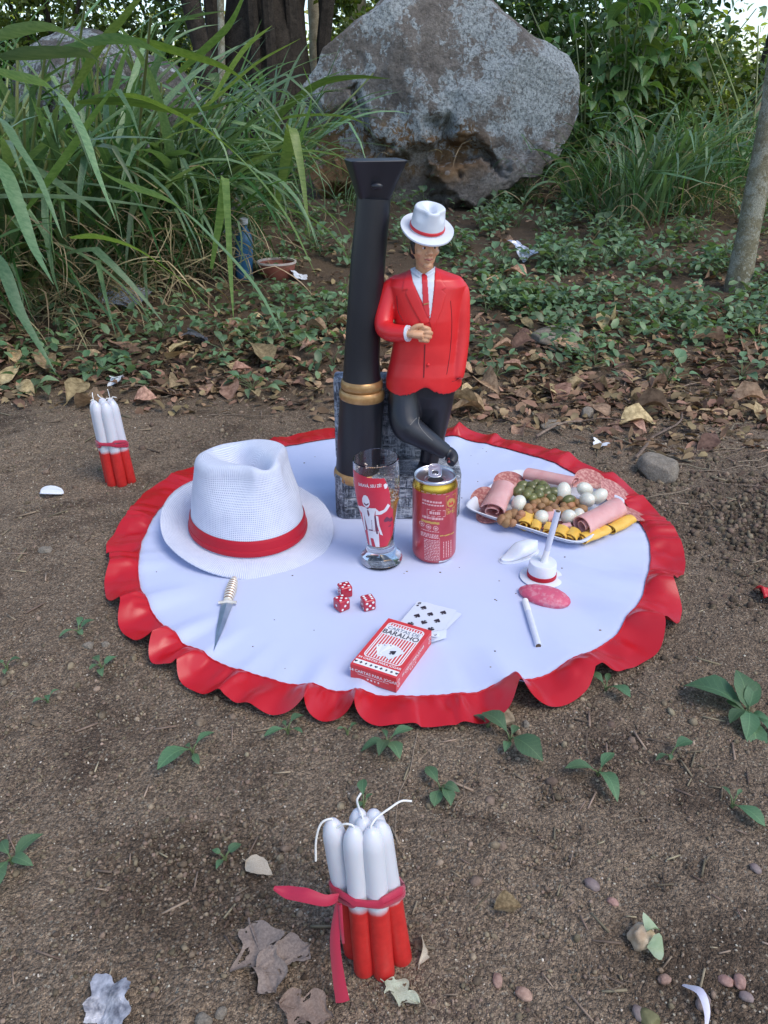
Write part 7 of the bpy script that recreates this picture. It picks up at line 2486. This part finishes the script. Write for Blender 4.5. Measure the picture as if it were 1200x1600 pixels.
def crumple(name, label, cat, px, py, size, seed, mt, flat_=.5, group=None):
    q_ = on_ground(px, py)
    bm_ = bmesh.new(); bmesh.ops.create_grid(bm_, x_segments=26, y_segments=26, size=1)
    rs_ = np.random.default_rng(seed)
    P_ = np.array([x.co[:] for x in bm_.verts])
    for _ in range(38):
        n_ = rs_.normal(size=2); n_ /= np.linalg.norm(n_); o_ = rs_.uniform(-.8, .8)
        P_[:, 2] += rs_.uniform(.03, .17) * np.abs(P_[:, :2] @ n_ - o_) * rs_.choice([-1, 1])
    ang = np.arctan2(P_[:, 1], P_[:, 0])
    P_[:, :2] *= (.8 + .13 * np.sin(ang * 2 + seed) + .10 * np.sin(ang * 5 + 2 * seed) + .07 * np.sin(ang * 9))[:, None]
    P_[:, :2] += rs_.normal(size=(len(P_), 2)) * .012
    P_[:, 2] -= P_[:, 2].min(); P_[:, 2] *= flat_
    for x, p in zip(bm_.verts, P_): x.co = p * size
    me_ = bpy.data.meshes.new(name); bm_.to_mesh(me_); bm_.free(); shade(me_, False)
    o_ = link(name, me_, mt, loc=(q_.x, q_.y, q_.z + .001), rot=(0, 0, seed))
    return tag(o_, label, cat, group)
FOIL = mat('silver_foil', (.55, .55, .60), (.75, .75, .80), 30, .3, metal=.7)
TISSUE = mat('white_tissue', (.70, .71, .74), (.78, .78, .80), 30, .7)
CLEARP, nt, bs = new_mat('clear_plastic_bag')
bs.inputs['Base Color'].default_value = (.55, .60, .68, 1); bs.inputs['Roughness'].default_value = .25; bs.inputs['Transmission Weight'].default_value = .45
crumple('foil_scrap', 'crumpled silvery foil at the bottom left edge', 'foil', 172, 1578, .020, 3, mat('greyish_film', (.10, .10, .12), (.50, .49, .52), 90, .5, metal=.1, bmp=.5, bs_=150), .55)
crumple('plastic_wrapper', 'shiny grey wrapper standing in the weeds right of the statuette', 'wrapper', 812, 408, .050, 5, FOIL, 1.3)
crumple('plastic_wrapper', 'flattened whitish wrapper in the weeds beside the shiny grey one', 'wrapper', 885, 410, .042, 6, TISSUE, .5)
crumple('paper_scrap', 'white paper scrap beside the terracotta bowl', 'paper', 468, 436, .034, 7, TISSUE, .6)
crumple('paper_scrap', 'white paper scrap behind the left candle bundle', 'paper', 184, 600, .022, 8, TISSUE, .6)
crumple('paper_scrap', 'bluish white paper scrap on the soil behind the plate', 'paper', 938, 699, .017, 9, TISSUE, .7)
crumple('paper_scrap', 'small white scrap lying in the green weeds at right', 'paper', 966, 489, .020, 10, TISSUE, .5)
crumple('plastic_bag', 'crumpled clear plastic bag under the tall grass at left', 'plastic bag', 196, 478, .065, 12, CLEARP, .8)
q = on_ground(340, 520) if False else None
crumple('plastic_bag', 'small dark plastic scrap among dead leaves behind the hat', 'plastic bag', 308, 540, .035, 14, mat('dark_film', (.03, .03, .035), (.12, .12, .14), 40, .25), .8)
crumple('cloth_rag', 'reddish brown rag in the dead grass at left', 'rag', 170, 448, .050, 15, mat('brown_rag', (.16, .07, .05), (.24, .12, .09), 40, .8), .9)

# terracotta bowl and bottle far back on the left
q = on_ground(432, 436)
kk = mpp(q)
bw = thing('terracotta_bowl', 'terracotta bowl with pale rim on the soil left of the column', 'bowl', (q.x, q.y + .03, q.z - .004))
R1 = 31 * kk
part('bowl_wall', one(lathe([(.0001, .002), (R1 * .62, 0), (R1 * .72, R1 * .12), (R1 * .9, R1 * .50), (R1 * .97, R1 * .78), (R1 * .92, R1 * .78), (R1 * .84, R1 * .5), (R1 * .65, R1 * .16), (.0001, R1 * .12)], 40)), mat('terracotta', (.26, .075, .045), (.33, .11, .07), 40, .7, bmp=.2, bs_=150), bw)
part('bowl_rim', one(lathe([(R1 * .955, R1 * .77), (R1 * 1.0, R1 * .78), (R1 * 1.0, R1 * .86), (R1 * .95, R1 * .88), (R1 * .90, R1 * .86), (R1 * .91, R1 * .77)], 40, True)), mat('pale_glaze', (.55, .44, .38), (.66, .56, .48), 60, .5), bw)
q = at_y(372, 316, 2.75)
bt = thing('plastic_bottle', 'blue plastic bottle with white cap hidden in the grass left of the boulder', 'bottle', (q.x, q.y, gz(q.x, q.y)), (.15, .1, 0))
part('bottle_body', one(lathe([(.0001, 0), (.028, 0), (.03, .01), (.03, .12), (.024, .15), (.012, .17), (.012, .185), (.0001, .185)], 28)), mat('blue_plastic', (.04, .14, .28), (.06, .18, .33), 20, .25), bt)
part('bottle_cap', one(lathe([(.0001, .183), (.014, .183), (.014, .2), (.0001, .2)], 20)), PLAS, bt)

# purple and white curl, red scrap on the dug soil
q = on_ground(1080, 1584)
o = link('paper_curl', MB().add(*blade_strip(smooth_path([(0, .02, .003), (.006, .008, .016), (.007, -.006, .014), (.004, -.016, .004)], 4), .006, Vector((1, .2, .3)))).mesh('paper_curl'), mat('lilac_paper', (.55, .48, .60), (.72, .70, .76), 40, .5), loc=(q.x, q.y, q.z))
tag(o, 'curled lilac and white paper strip at the bottom right edge', 'paper')
q = on_ground(1197, 935)
o = link('cloth_scrap', MB().add(*grid(10, 10, lambda u, v: (.03 * u, .03 * v - .015, .004 + .012 * noise.noise((u * 3, v * 3, 5)) + .008 * math.sin(v * 4)))).mesh('cloth_scrap'), SATIN, loc=(q.x - .012, q.y, q.z + .006))
o.modifiers.new('thickness', 'SOLIDIFY').thickness = .001
tag(o, 'red scrap of cloth on dug soil at the right edge', 'scrap')
